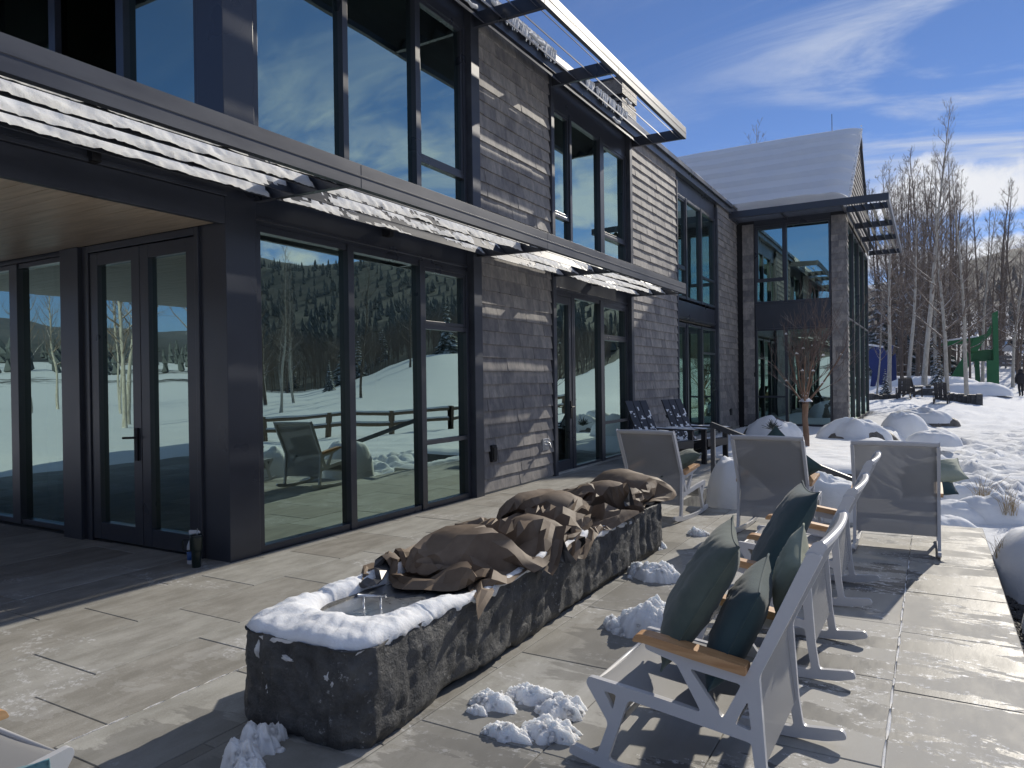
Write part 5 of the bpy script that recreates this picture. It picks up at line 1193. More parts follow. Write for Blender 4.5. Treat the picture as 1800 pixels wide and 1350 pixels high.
# ------------------------------------------------------------------ canvas cover: settled cloth, points in 2 mm steps
COVER_X = [-172,-166,-152,-139,-125,-124,-110,-100,-101,-113,-137,-149,-131,-116,-109,-109,-110,-106,-95,-82,-75,-65,-56,-41,-17,13,39,57,74,92,109,124,135,131,118,143,173,204,215,222,
-171,-163,-156,-145,-129,-114,-103,-88,-88,-105,-140,-141,-128,-113,-113,-102,-97,-94,-83,-67,-58,-45,-33,-16,6,34,47,64,81,98,115,130,148,157,142,138,167,193,210,219,
-160,-152,-144,-139,-123,-107,-97,-83,-81,-104,-134,-126,-121,-107,-92,-82,-77,-74,-78,-67,-59,-44,-27,-7,21,38,53,71,86,102,119,137,154,167,158,137,160,187,207,216,
-169,-149,-140,-137,-123,-109,-103,-91,-85,-101,-136,-130,-118,-101,-101,-101,-91,-80,-71,-64,-56,-42,-24,1,21,40,61,80,96,111,127,138,139,162,168,143,162,181,203,214,
-195,-173,-155,-143,-129,-119,-103,-102,-96,-103,-138,-138,-119,-116,-118,-94,-77,-69,-66,-57,-50,-38,-19,9,44,64,72,90,107,121,115,124,137,154,172,155,167,172,194,211,
-219,-199,-181,-163,-147,-130,-115,-105,-113,-113,-139,-144,-130,-132,-113,-85,-72,-60,-54,-50,-43,-29,-11,16,47,76,87,97,110,114,105,114,127,144,164,165,177,185,182,205,
-209,-218,-205,-187,-171,-154,-138,-121,-121,-130,-149,-152,-144,-140,-114,-85,-61,-48,-43,-34,-28,-15,-1,21,48,70,82,95,104,102,104,110,126,136,151,165,179,191,189,189,
-176,-216,-225,-207,-191,-173,-154,-143,-144,-152,-167,-165,-154,-151,-128,-91,-61,-48,-33,-18,-11,1,13,30,44,60,70,84,93,100,94,114,121,133,147,160,179,189,201,185,
-155,-190,-199,-218,-204,-186,-168,-161,-169,-179,-182,-168,-164,-151,-141,-103,-69,-47,-33,-20,-13,1,15,30,39,46,58,71,81,88,93,107,124,137,150,162,177,187,200,201,
-143,-167,-178,-193,-211,-198,-178,-172,-161,-176,-178,-169,-161,-149,-144,-108,-76,-57,-38,-23,-17,-4,8,18,25,32,44,57,65,80,94,112,122,136,150,163,174,188,197,208,
-138,-154,-165,-179,-196,-214,-194,-188,-177,-180,-164,-159,-155,-148,-133,-105,-84,-64,-46,-32,-27,-16,-5,6,11,26,35,44,55,74,90,105,116,130,145,159,170,186,195,209,
-135,-149,-162,-173,-189,-205,-213,-198,-189,-185,-178,-161,-146,-133,-122,-108,-92,-74,-57,-43,-37,-27,-17,-8,3,16,24,30,49,68,82,96,108,124,139,152,165,179,193,208,
-147,-139,-154,-169,-183,-197,-212,-206,-199,-192,-175,-157,-150,-140,-127,-114,-99,-83,-68,-54,-49,-39,-30,-20,-8,3,8,25,45,64,74,89,103,118,132,145,157,172,190,206,
-161,-152,-146,-162,-177,-193,-205,-209,-204,-190,-175,-159,-146,-134,-122,-115,-101,-85,-77,-64,-59,-51,-41,-29,-15,-7,11,30,48,67,75,91,102,114,128,138,153,171,187,204,
-174,-163,-155,-159,-174,-184,-197,-206,-196,-181,-166,-151,-137,-124,-111,-102,-95,-85,-82,-72,-69,-57,-41,-33,-21,-2,16,31,52,67,86,97,105,111,118,134,151,168,185,202,
-186,-174,-162,-162,-174,-184,-192,-196,-193,-178,-164,-151,-135,-130,-113,-98,-89,-91,-83,-77,-70,-56,-44,-31,-15,4,14,35,57,75,83,89,96,106,117,131,148,165,182,199,
-196,-183,-172,-163,-176,-188,-196,-192,-185,-173,-159,-153,-141,-128,-113,-97,-89,-96,-85,-79,-73,-58,-43,-26,-10,3,18,38,61,74,84,93,107,124,140,147,155,168,182,194,
-204,-192,-180,-176,-191,-201,-208,-194,-180,-176,-167,-154,-143,-132,-117,-101,-89,-96,-88,-74,-68,-54,-40,-21,-3,13,25,45,68,82,96,113,133,153,169,180,187,198,212,227,
-211,-204,-194,-182,-196,-207,-208,-193,-177,-161,-154,-156,-141,-133,-122,-109,-94,-94,-86,-76,-69,-53,-34,-14,5,21,37,56,79,103,125,140,153,163,174,186,196,210,227,243,
-222,-215,-207,-197,-195,-207,-206,-191,-175,-158,-143,-148,-144,-133,-122,-113,-100,-92,-79,-68,-61,-45,-25,-5,13,29,46,67,90,110,117,126,137,152,166,180,194,208,224,240,
-244,-235,-225,-213,-196,-202,-200,-187,-172,-155,-137,-131,-135,-128,-119,-107,-95,-83,-69,-56,-50,-34,-16,3,22,38,55,72,89,108,128,146,163,176,184,189,192,208,223,239,
-256,-243,-235,-224,-210,-197,-187,-178,-168,-153,-137,-120,-112,-113,-107,-97,-83,-69,-55,-42,-36,-22,-5,13,34,54,72,82,96,117,140,157,174,184,196,208,210,212,219,232,
-242,-240,-230,-226,-222,-212,-198,-180,-163,-147,-132,-124,-108,-101,-89,-83,-69,-55,-41,-28,-22,-10,6,25,47,71,83,93,108,129,146,163,178,184,193,207,213,220,222,220,
-234,-226,-217,-212,-212,-208,-201,-182,-167,-147,-130,-121,-102,-90,-80,-71,-60,-46,-32,-18,-12,0,15,36,58,80,96,102,119,131,149,163,170,188,200,207,206,214,216,213,
-240,-233,-226,-214,-219,-217,-204,-185,-168,-149,-133,-113,-90,-81,-71,-60,-52,-47,-29,-12,-4,9,22,41,61,81,93,111,117,133,146,151,172,191,204,210,208,210,222,217,
-244,-236,-226,-223,-208,-210,-196,-177,-160,-146,-124,-96,-68,-58,-63,-63,-52,-44,-34,-9,1,18,28,48,64,77,88,97,112,122,134,156,175,191,203,207,203,209,220,233,
-238,-239,-227,-222,-212,-203,-179,-161,-147,-130,-103,-69,-49,-25,-29,-47,-48,-49,-44,-16,-2,16,35,49,59,66,80,97,113,128,144,158,174,184,191,191,194,206,219,233,
-241,-238,-225,-210,-202,-173,-149,-132,-120,-101,-74,-43,-41,-20,-7,-20,-33,-34,-34,-30,-17,11,30,38,48,59,76,91,107,122,138,149,156,157,168,171,187,201,214,224,
-243,-229,-210,-185,-156,-129,-109,-94,-81,-60,-29,-36,-35,-21,-11,-5,-5,-12,-15,-23,-23,-8,9,25,39,53,71,90,107,123,128,132,145,145,156,165,178,190,197,209,
-216,-190,-156,-117,-87,-68,-57,-47,-37,-32,-44,-49,-42,-37,-25,-13,1,10,7,0,-3,-5,2,18,42,77,97,101,105,113,121,126,129,132,136,149,161,175,191,206,
-174,-137,-94,-88,-97,-96,-88,-77,-72,-76,-78,-74,-65,-54,-41,-32,-19,0,17,26,28,26,33,51,76,72,64,65,72,81,90,99,108,119,129,140,153,168,180,192,
-120,-97,-119,-140,-146,-144,-136,-126,-119,-115,-112,-105,-91,-74,-58,-47,-35,-20,1,22,31,43,52,62,52,43,57,76,90,101,109,119,130,144,148,157,160,157,167,183,
-123,-142,-147,-156,-162,-153,-140,-146,-142,-135,-121,-110,-103,-91,-75,-61,-50,-37,-20,-1,9,31,43,35,35,54,75,92,105,113,122,132,147,159,168,178,184,181,178,173,
-159,-156,-142,-152,-163,-155,-145,-135,-137,-126,-113,-107,-98,-91,-80,-73,-60,-46,-30,-10,-1,18,21,29,47,67,85,98,108,119,129,139,145,156,170,185,196,191,190,187,
-172,-163,-149,-144,-148,-141,-138,-129,-121,-115,-110,-104,-95,-86,-78,-65,-54,-42,-28,-13,-3,14,25,40,57,70,75,90,105,118,130,141,152,164,171,186,195,203,194,186,
-183,-173,-160,-147,-133,-132,-127,-119,-111,-101,-96,-93,-90,-81,-69,-58,-48,-35,-22,-9,-2,16,31,42,57,61,79,96,108,119,129,140,152,162,168,182,192,204,205,196,
-194,-180,-166,-150,-134,-124,-122,-115,-102,-90,-86,-84,-76,-69,-59,-48,-41,-30,-13,-1,-2,15,25,35,50,70,89,94,110,116,125,137,152,169,177,188,193,203,212,213,
-207,-192,-182,-167,-150,-132,-119,-108,-99,-88,-78,-75,-66,-62,-54,-42,-32,-25,-12,0,10,17,26,35,52,69,78,100,118,124,136,145,154,168,183,199,212,211,220,237,
-219,-203,-185,-167,-157,-139,-120,-103,-89,-86,-75,-63,-59,-48,-50,-43,-31,-23,-10,9,16,29,38,43,60,78,94,114,123,134,142,149,160,170,185,199,211,225,239,253,
-221,-201,-188,-174,-163,-146,-128,-112,-97,-84,-68,-80,-91,-77,-65,-54,-42,-27,-8,8,16,31,45,57,70,86,105,120,134,143,149,158,165,176,189,203,210,225,234,245,
-204,-185,-172,-171,-161,-151,-133,-116,-105,-92,-81,-71,-64,-61,-63,-50,-36,-21,-5,11,20,37,52,67,81,95,111,125,135,143,157,169,171,177,191,203,216,217,225,235,
-212,-195,-177,-161,-158,-145,-135,-118,-105,-90,-95,-87,-75,-59,-47,-37,-27,-16,-4,14,22,39,56,72,86,101,113,125,136,150,165,157,162,178,193,204,218,208,215,223,
-214,-198,-186,-168,-157,-147,-134,-120,-105,-89,-75,-66,-61,-60,-51,-40,-29,-16,-1,15,23,41,58,74,88,104,120,133,146,151,153,147,162,178,192,206,205,213,219,245,
-214,-207,-193,-174,-159,-147,-134,-121,-106,-95,-80,-68,-64,-52,-42,-26,-24,-12,1,16,24,41,59,74,89,101,116,132,142,136,144,158,164,180,191,202,203,218,237,247,
-215,-211,-197,-181,-168,-156,-142,-129,-114,-100,-84,-72,-59,-50,-38,-27,-17,-3,5,19,24,41,55,73,88,103,116,133,131,130,148,164,162,174,184,199,213,225,236,235,
-219,-214,-203,-185,-168,-152,-142,-136,-122,-107,-92,-77,-60,-49,-44,-30,-14,-3,9,22,25,41,55,71,88,104,120,131,127,142,158,173,170,168,182,199,210,221,225,221,
-215,-215,-202,-189,-170,-158,-151,-138,-126,-111,-97,-80,-70,-62,-46,-28,-19,0,8,21,28,40,57,74,93,107,115,130,134,154,171,178,162,159,175,194,218,212,211,206,
-196,-199,-195,-186,-174,-157,-147,-138,-123,-108,-102,-85,-84,-76,-62,-41,-20,-7,13,20,26,42,60,78,94,107,111,124,141,159,179,175,161,153,171,187,207,221,211,213,
-192,-197,-193,-186,-172,-157,-142,-131,-119,-112,-101,-85,-78,-82,-73,-51,-28,-9,5,25,32,42,61,78,91,101,106,118,141,167,179,174,160,150,166,186,198,213,217,223,
-204,-196,-190,-175,-183,-161,-145,-131,-114,-97,-77,-59,-49,-49,-60,-63,-42,-12,10,19,27,42,57,70,82,87,94,117,143,157,174,169,159,154,163,180,203,219,227,231,
-193,-185,-180,-164,-170,-163,-139,-125,-104,-84,-64,-45,-29,-14,-16,-34,-46,-22,3,20,27,39,51,61,65,81,99,120,137,155,164,159,155,165,162,180,203,228,234,231,
-191,-174,-173,-161,-156,-159,-137,-119,-95,-78,-62,-48,-35,-21,-3,-6,-37,-25,-6,17,24,36,47,59,76,92,107,122,138,147,150,145,150,169,166,179,198,227,232,226,
-168,-163,-171,-157,-148,-146,-142,-120,-99,-83,-65,-52,-45,-29,-19,1,-21,-20,-7,7,13,27,43,61,78,94,105,114,121,129,130,135,149,167,167,173,185,216,222,216,
-154,-164,-177,-168,-160,-155,-150,-123,-108,-93,-73,-62,-48,-38,-26,-10,-8,-10,-1,9,16,30,45,61,73,84,96,105,111,125,137,146,151,166,167,156,175,202,216,210,
-146,-160,-174,-184,-176,-170,-157,-129,-112,-101,-88,-71,-54,-41,-30,-17,-1,-1,9,17,19,26,39,51,63,76,90,104,120,134,141,137,154,165,168,152,161,191,217,206,
-138,-153,-167,-181,-189,-171,-154,-136,-126,-115,-97,-79,-61,-46,-34,-22,-9,5,17,26,31,38,47,59,73,87,100,117,111,105,108,125,137,144,149,157,160,177,216,202,
-138,-149,-160,-172,-185,-167,-148,-129,-127,-128,-108,-88,-69,-51,-37,-24,-10,4,17,28,34,45,56,68,81,93,105,104,91,81,86,100,113,126,144,150,168,180,212,196,
-136,-144,-159,-172,-169,-156,-144,-134,-121,-122,-106,-87,-67,-49,-34,-21,-7,7,17,30,36,46,60,73,87,93,96,89,78,66,75,92,101,114,135,152,166,183,202,189,
-167,-184,-196,-189,-174,-157,-141,-132,-127,-118,-103,-84,-64,-47,-33,-19,-4,6,18,30,35,41,52,63,70,74,75,73,65,62,71,88,110,117,128,149,171,182,194,185,
-189,-206,-203,-193,-178,-164,-150,-136,-133,-116,-100,-81,-63,-46,-31,-16,-4,8,21,20,27,32,40,48,52,58,60,57,53,67,69,86,103,123,139,147,166,182,197,195,
-198,-214,-198,-193,-183,-172,-159,-144,-128,-113,-95,-77,-59,-45,-29,-14,-5,10,23,19,16,20,31,39,40,49,44,46,55,66,76,86,107,124,139,154,168,178,195,193,
-204,-213,-210,-201,-189,-180,-162,-142,-125,-107,-92,-78,-62,-45,-29,-16,0,11,16,12,14,14,23,34,30,39,32,38,46,58,77,91,112,133,136,155,171,179,191,193,
-207,-215,-222,-213,-199,-180,-160,-141,-123,-106,-89,-74,-61,-45,-28,-14,1,12,24,18,18,19,25,27,37,34,36,41,50,60,78,96,114,133,139,156,171,175,195,186,
-213,-222,-230,-216,-198,-179,-159,-139,-122,-105,-88,-71,-60,-44,-28,-13,0,14,28,21,20,22,24,23,31,41,41,42,57,63,83,98,116,132,145,160,171,177,194,188,
-227,-229,-224,-210,-194,-174,-153,-132,-113,-97,-81,-66,-52,-39,-28,-12,2,16,30,34,30,31,32,23,24,27,38,49,59,64,81,100,114,131,146,158,170,177,186,183,
-225,-221,-215,-202,-181,-161,-139,-126,-115,-103,-91,-79,-66,-51,-34,-17,-4,14,30,45,44,39,42,29,25,29,30,42,53,68,84,103,111,129,140,149,159,173,174,196,
-221,-210,-201,-190,-170,-161,-153,-144,-133,-122,-109,-96,-82,-66,-46,-27,-8,9,27,44,51,47,55,40,36,35,30,39,54,73,91,95,116,118,131,142,151,165,183,202,
-219,-207,-199,-194,-187,-178,-169,-160,-149,-138,-126,-113,-96,-78,-58,-37,-17,3,22,39,49,52,61,59,52,47,44,43,57,79,94,115,102,114,120,133,151,170,182,203,
-226,-220,-215,-210,-199,-183,-168,-157,-145,-140,-138,-124,-109,-88,-67,-46,-24,-3,17,34,43,57,61,55,60,63,58,53,69,95,117,98,98,111,124,140,157,170,190,210,
-227,-226,-224,-208,-184,-154,-140,-136,-126,-120,-120,-126,-115,-96,-75,-54,-31,-9,11,29,38,53,57,53,61,71,69,73,88,113,101,95,112,122,135,149,167,186,207,219,
-231,-233,-226,-196,-160,-135,-126,-131,-140,-135,-124,-111,-115,-100,-82,-61,-38,-15,7,26,33,46,50,57,66,71,85,98,107,105,89,104,122,140,156,172,187,203,219,230,
-235,-230,-210,-180,-150,-127,-135,-145,-142,-135,-123,-112,-104,-103,-87,-66,-44,-21,0,16,23,38,48,58,67,74,86,85,91,95,93,112,130,143,162,180,198,214,229,241,
-224,-209,-187,-159,-134,-139,-144,-154,-155,-148,-136,-127,-117,-108,-89,-71,-51,-29,-10,7,14,27,41,48,62,70,69,71,76,89,104,117,129,151,163,184,202,215,233,250,
-199,-185,-165,-139,-149,-156,-152,-161,-161,-153,-150,-141,-124,-105,-88,-73,-56,-38,-20,-5,3,17,31,35,40,50,65,74,83,93,105,119,137,154,171,190,210,230,241,259,
-173,-160,-145,-158,-157,-160,-162,-168,-165,-167,-158,-141,-119,-101,-86,-72,-59,-43,-27,-11,-3,11,24,37,49,63,79,94,108,118,129,142,153,172,194,211,216,232,248,241,
-167,-163,-172,-178,-179,-180,-178,-183,-179,-172,-159,-139,-122,-103,-85,-72,-58,-44,-29,-14,-6,9,22,34,48,62,79,97,115,132,149,164,178,195,206,211,223,230,234,206,
-171,-174,-166,-188,-205,-205,-197,-184,-176,-177,-162,-144,-125,-99,-84,-70,-57,-43,-30,-16,-9,5,24,44,61,75,91,110,127,147,158,171,185,190,193,201,214,225,210,177,
-147,-164,-184,-208,-219,-217,-202,-201,-197,-186,-170,-152,-120,-100,-85,-71,-56,-43,-34,-21,-14,0,22,47,67,85,105,114,133,151,160,173,179,186,191,194,203,213,184,170,
-182,-198,-211,-225,-221,-214,-219,-214,-209,-197,-178,-148,-123,-104,-88,-73,-57,-42,-34,-25,-20,-2,21,43,65,85,106,122,130,140,153,166,177,182,192,195,192,194,184,188,
-209,-197,-208,-216,-226,-233,-235,-227,-217,-202,-181,-152,-129,-108,-93,-78,-60,-44,-38,-29,-21,-11,8,31,54,79,98,113,125,131,133,150,162,177,182,180,177,180,190,201,
-211,-196,-207,-221,-236,-244,-247,-240,-229,-211,-188,-159,-135,-113,-98,-84,-66,-52,-39,-29,-23,-16,-10,14,39,59,80,95,101,111,116,128,150,163,169,160,163,171,176,184,
-211,-195,-198,-214,-229,-244,-255,-251,-240,-221,-195,-167,-140,-119,-103,-88,-71,-55,-40,-28,-25,-19,-6,-10,7,33,53,65,71,79,87,101,125,139,143,143,153,152,161,177,
-206,-200,-192,-208,-221,-238,-251,-262,-246,-228,-201,-172,-135,-103,-100,-92,-79,-63,-49,-31,-23,-13,-6,-8,-7,4,23,34,38,50,63,76,91,107,120,132,129,141,160,178,
-199,-187,-192,-208,-222,-230,-245,-259,-249,-230,-202,-159,-101,-76,-68,-64,-61,-58,-52,-39,-30,-11,5,19,24,22,22,27,39,53,59,67,83,97,102,105,121,143,164,182,
-191,-183,-190,-205,-218,-235,-253,-254,-246,-222,-185,-122,-67,-48,-32,-24,-21,-21,-24,-39,-37,-18,1,16,29,38,48,49,44,35,50,68,78,86,96,110,129,149,168,185,
-189,-186,-190,-204,-220,-246,-266,-264,-236,-197,-155,-83,-45,-18,3,9,8,8,2,-11,-25,-37,-26,-16,-4,7,19,27,30,49,70,89,103,115,126,126,139,157,172,188,
-194,-178,-191,-204,-222,-250,-275,-250,-215,-178,-113,-57,-29,2,11,21,18,10,-4,-19,-15,-28,-33,-17,0,6,9,21,38,53,71,82,96,110,122,134,143,157,172,188,
-189,-177,-188,-198,-222,-253,-261,-221,-181,-138,-87,-51,-18,-4,2,4,3,-2,-14,-28,-22,-36,-39,-19,-7,9,21,28,40,50,67,87,103,121,134,144,151,163,177,191,
-186,-181,-190,-211,-242,-260,-237,-196,-155,-120,-86,-49,-25,-16,-16,-15,-18,-20,-28,-30,-33,-47,-46,-30,-14,1,14,25,39,56,72,95,120,142,156,162,166,177,190,192,
-203,-210,-221,-240,-247,-241,-219,-184,-144,-109,-79,-47,-34,-30,-32,-23,-36,-41,-48,-50,-50,-51,-56,-35,-22,-6,7,23,36,55,78,102,128,151,168,181,189,199,207,219,
-226,-230,-247,-245,-255,-242,-210,-169,-130,-100,-70,-57,-46,-45,-47,-38,-47,-59,-65,-69,-67,-59,-47,-34,-18,-6,10,27,46,66,88,114,136,158,175,189,202,206,215,204,
-239,-245,-248,-240,-244,-229,-193,-156,-123,-94,-75,-68,-58,-54,-60,-55,-59,-72,-71,-62,-54,-44,-36,-24,-12,6,24,43,63,84,107,130,153,168,182,196,207,215,203,185,
-227,-237,-239,-236,-229,-213,-187,-147,-121,-96,-88,-80,-71,-70,-72,-71,-67,-65,-59,-48,-41,-38,-27,-13,3,26,49,68,87,107,128,151,172,179,190,202,206,200,188,171,
-211,-215,-220,-217,-210,-201,-170,-138,-119,-103,-89,-94,-87,-91,-90,-81,-67,-55,-47,-35,-29,-23,-17,-1,24,51,75,93,107,120,139,162,162,174,179,183,186,188,179,166,
-223,-215,-204,-198,-192,-186,-165,-135,-114,-106,-97,-103,-106,-111,-99,-80,-68,-65,-54,-45,-39,-26,-11,14,43,71,94,111,125,132,147,168,161,160,163,166,169,179,174,173,
-230,-216,-210,-196,-183,-175,-167,-141,-122,-119,-110,-114,-126,-123,-100,-85,-77,-70,-61,-49,-42,-25,-2,27,57,84,102,114,128,142,153,170,160,152,158,155,156,162,170,177,
-234,-225,-216,-203,-189,-181,-171,-149,-127,-126,-129,-136,-146,-122,-100,-87,-80,-73,-63,-50,-40,-18,9,39,66,91,105,114,131,142,156,169,157,153,161,160,157,163,164,175,
-234,-224,-216,-206,-199,-194,-176,-154,-139,-139,-148,-166,-142,-119,-100,-87,-78,-74,-58,-42,-31,-5,22,49,73,93,102,116,132,145,159,164,160,163,171,158,153,162,175,178,
-229,-229,-223,-213,-211,-201,-180,-162,-159,-167,-183,-159,-136,-116,-106,-93,-81,-66,-53,-30,-17,8,32,55,76,93,102,118,134,139,155,171,168,171,176,165,157,168,178,191,
-225,-215,-225,-225,-220,-205,-188,-179,-183,-190,-175,-150,-129,-117,-100,-84,-69,-54,-42,-17,-5,18,39,58,76,90,98,117,135,150,155,164,167,175,172,173,168,163,180,190,
-224,-210,-207,-224,-229,-215,-205,-204,-202,-189,-164,-140,-119,-101,-86,-70,-63,-48,-29,-4,4,23,42,57,74,88,103,122,140,153,164,165,167,178,176,166,167,166,168,174,
-227,-215,-198,-210,-226,-223,-212,-211,-201,-181,-151,-124,-107,-91,-80,-65,-49,-32,-17,0,10,27,42,58,71,86,106,130,148,160,170,163,168,172,171,168,154,153,157,164,
-229,-221,-207,-197,-205,-218,-219,-210,-192,-162,-130,-106,-95,-82,-69,-54,-38,-25,-18,-3,5,22,38,53,70,86,112,138,158,169,177,167,169,169,163,165,153,147,147,157,
-228,-215,-204,-195,-187,-197,-196,-182,-174,-141,-113,-96,-86,-75,-66,-57,-48,-41,-26,-9,-1,16,32,49,69,92,119,143,161,178,181,172,170,171,159,154,146,143,145,159,
-227,-213,-204,-203,-186,-175,-174,-178,-153,-133,-113,-100,-96,-89,-80,-72,-62,-43,-24,-12,-5,10,26,46,72,102,129,152,173,182,181,179,174,164,154,144,135,134,150,156,
-225,-213,-211,-215,-199,-194,-187,-171,-154,-132,-118,-117,-112,-104,-94,-78,-59,-39,-23,-9,-5,6,23,50,83,119,145,167,177,180,178,174,164,153,143,133,126,132,148,168,
-223,-216,-217,-220,-213,-204,-187,-179,-151,-141,-133,-130,-116,-100,-85,-73,-59,-41,-25,-14,-8,9,33,63,100,135,159,171,171,167,165,163,162,158,149,137,132,140,156,173,
-210,-221,-218,-227,-215,-207,-191,-173,-163,-147,-129,-120,-105,-92,-77,-78,-59,-44,-26,-7,-2,17,42,76,112,144,168,183,188,195,193,193,193,187,175,159,147,149,164,179,
-193,-211,-215,-224,-222,-208,-196,-184,-166,-150,-129,-112,-109,-91,-86,-72,-60,-43,-23,-3,6,27,54,86,120,149,171,188,201,209,214,218,218,210,194,178,156,158,173,182,
-182,-202,-216,-220,-218,-207,-196,-181,-166,-148,-128,-113,-110,-100,-86,-70,-53,-38,-18,3,14,37,64,94,124,150,172,190,203,207,211,215,218,214,207,194,175,165,179,187,
-177,-195,-208,-218,-212,-198,-186,-177,-161,-145,-129,-118,-103,-96,-85,-68,-50,-32,-11,12,24,48,74,100,126,150,171,189,201,208,215,212,207,203,198,187,177,166,177,187,
-171,-188,-204,-211,-201,-192,-182,-176,-164,-149,-137,-121,-108,-94,-82,-65,-45,-24,-2,22,34,58,81,105,128,149,168,182,193,195,202,200,195,190,190,185,169,156,161,175,
-173,-188,-207,-219,-206,-191,-181,-170,-161,-157,-142,-129,-118,-103,-84,-62,-39,-15,9,32,44,68,88,107,125,143,163,176,185,192,194,196,182,178,183,181,167,152,148,163,
-186,-203,-221,-222,-204,-188,-174,-172,-168,-163,-152,-138,-124,-106,-86,-60,-32,-4,19,41,52,76,86,104,121,139,156,171,185,196,202,192,187,168,169,180,164,151,138,153,
-208,-223,-233,-220,-201,-184,-168,-160,-155,-157,-149,-134,-121,-106,-86,-57,-24,4,23,49,60,83,95,102,119,133,148,164,181,195,190,197,195,179,161,173,165,154,137,143,
-233,-237,-233,-216,-199,-182,-167,-163,-159,-155,-146,-135,-124,-107,-83,-52,-19,12,38,57,65,80,91,97,110,123,137,155,173,190,197,187,194,185,176,162,161,159,138,132,
-237,-242,-227,-211,-196,-179,-168,-163,-156,-146,-138,-130,-120,-104,-78,-46,-16,12,35,50,55,64,80,94,106,117,126,142,164,183,197,192,183,187,175,166,164,155,142,125,
-228,-237,-223,-207,-191,-175,-160,-149,-141,-137,-135,-126,-112,-94,-69,-41,-17,8,24,35,40,57,71,85,90,94,110,134,158,177,190,190,182,189,175,163,154,148,137,121,
-197,-222,-221,-208,-194,-178,-162,-146,-129,-114,-108,-111,-99,-84,-61,-38,-18,1,16,27,32,53,74,92,91,97,108,127,146,165,177,184,183,170,154,139,126,129,122,123,
-178,-177,-189,-191,-187,-181,-166,-148,-130,-112,-99,-99,-89,-74,-54,-33,-14,0,10,25,39,67,77,87,99,102,110,116,133,149,161,160,153,151,142,127,112,102,109,125,
-167,-171,-171,-167,-159,-160,-151,-135,-123,-108,-95,-86,-80,-70,-51,-32,-14,-5,14,40,52,65,80,87,96,107,117,127,132,144,153,162,153,151,135,121,109,99,113,129,
-172,-159,-156,-150,-146,-152,-146,-125,-106,-85,-81,-79,-71,-69,-55,-37,-18,4,23,43,56,71,82,92,96,106,107,120,134,148,158,169,164,152,136,124,110,100,116,133,
-165,-167,-153,-141,-139,-145,-134,-105,-75,-54,-51,-54,-60,-62,-50,-36,-14,10,34,56,65,78,89,91,95,96,109,120,131,137,145,153,162,154,139,127,114,102,117,135,
-169,-166,-156,-140,-136,-127,-111,-91,-63,-42,-31,-27,-38,-48,-36,-17,6,30,49,65,73,85,92,88,84,90,100,115,134,137,130,141,151,158,143,131,118,104,116,134,
-144,-145,-142,-130,-122,-116,-117,-88,-59,-40,-30,-18,-14,-25,-21,3,26,47,61,73,80,87,82,75,74,89,107,124,145,154,143,132,141,149,149,137,124,110,112,130,
-121,-122,-116,-116,-116,-111,-101,-87,-61,-41,-27,-14,-1,1,-2,17,42,59,71,81,80,73,67,62,78,96,114,133,155,167,154,143,131,138,146,144,131,116,106,124]
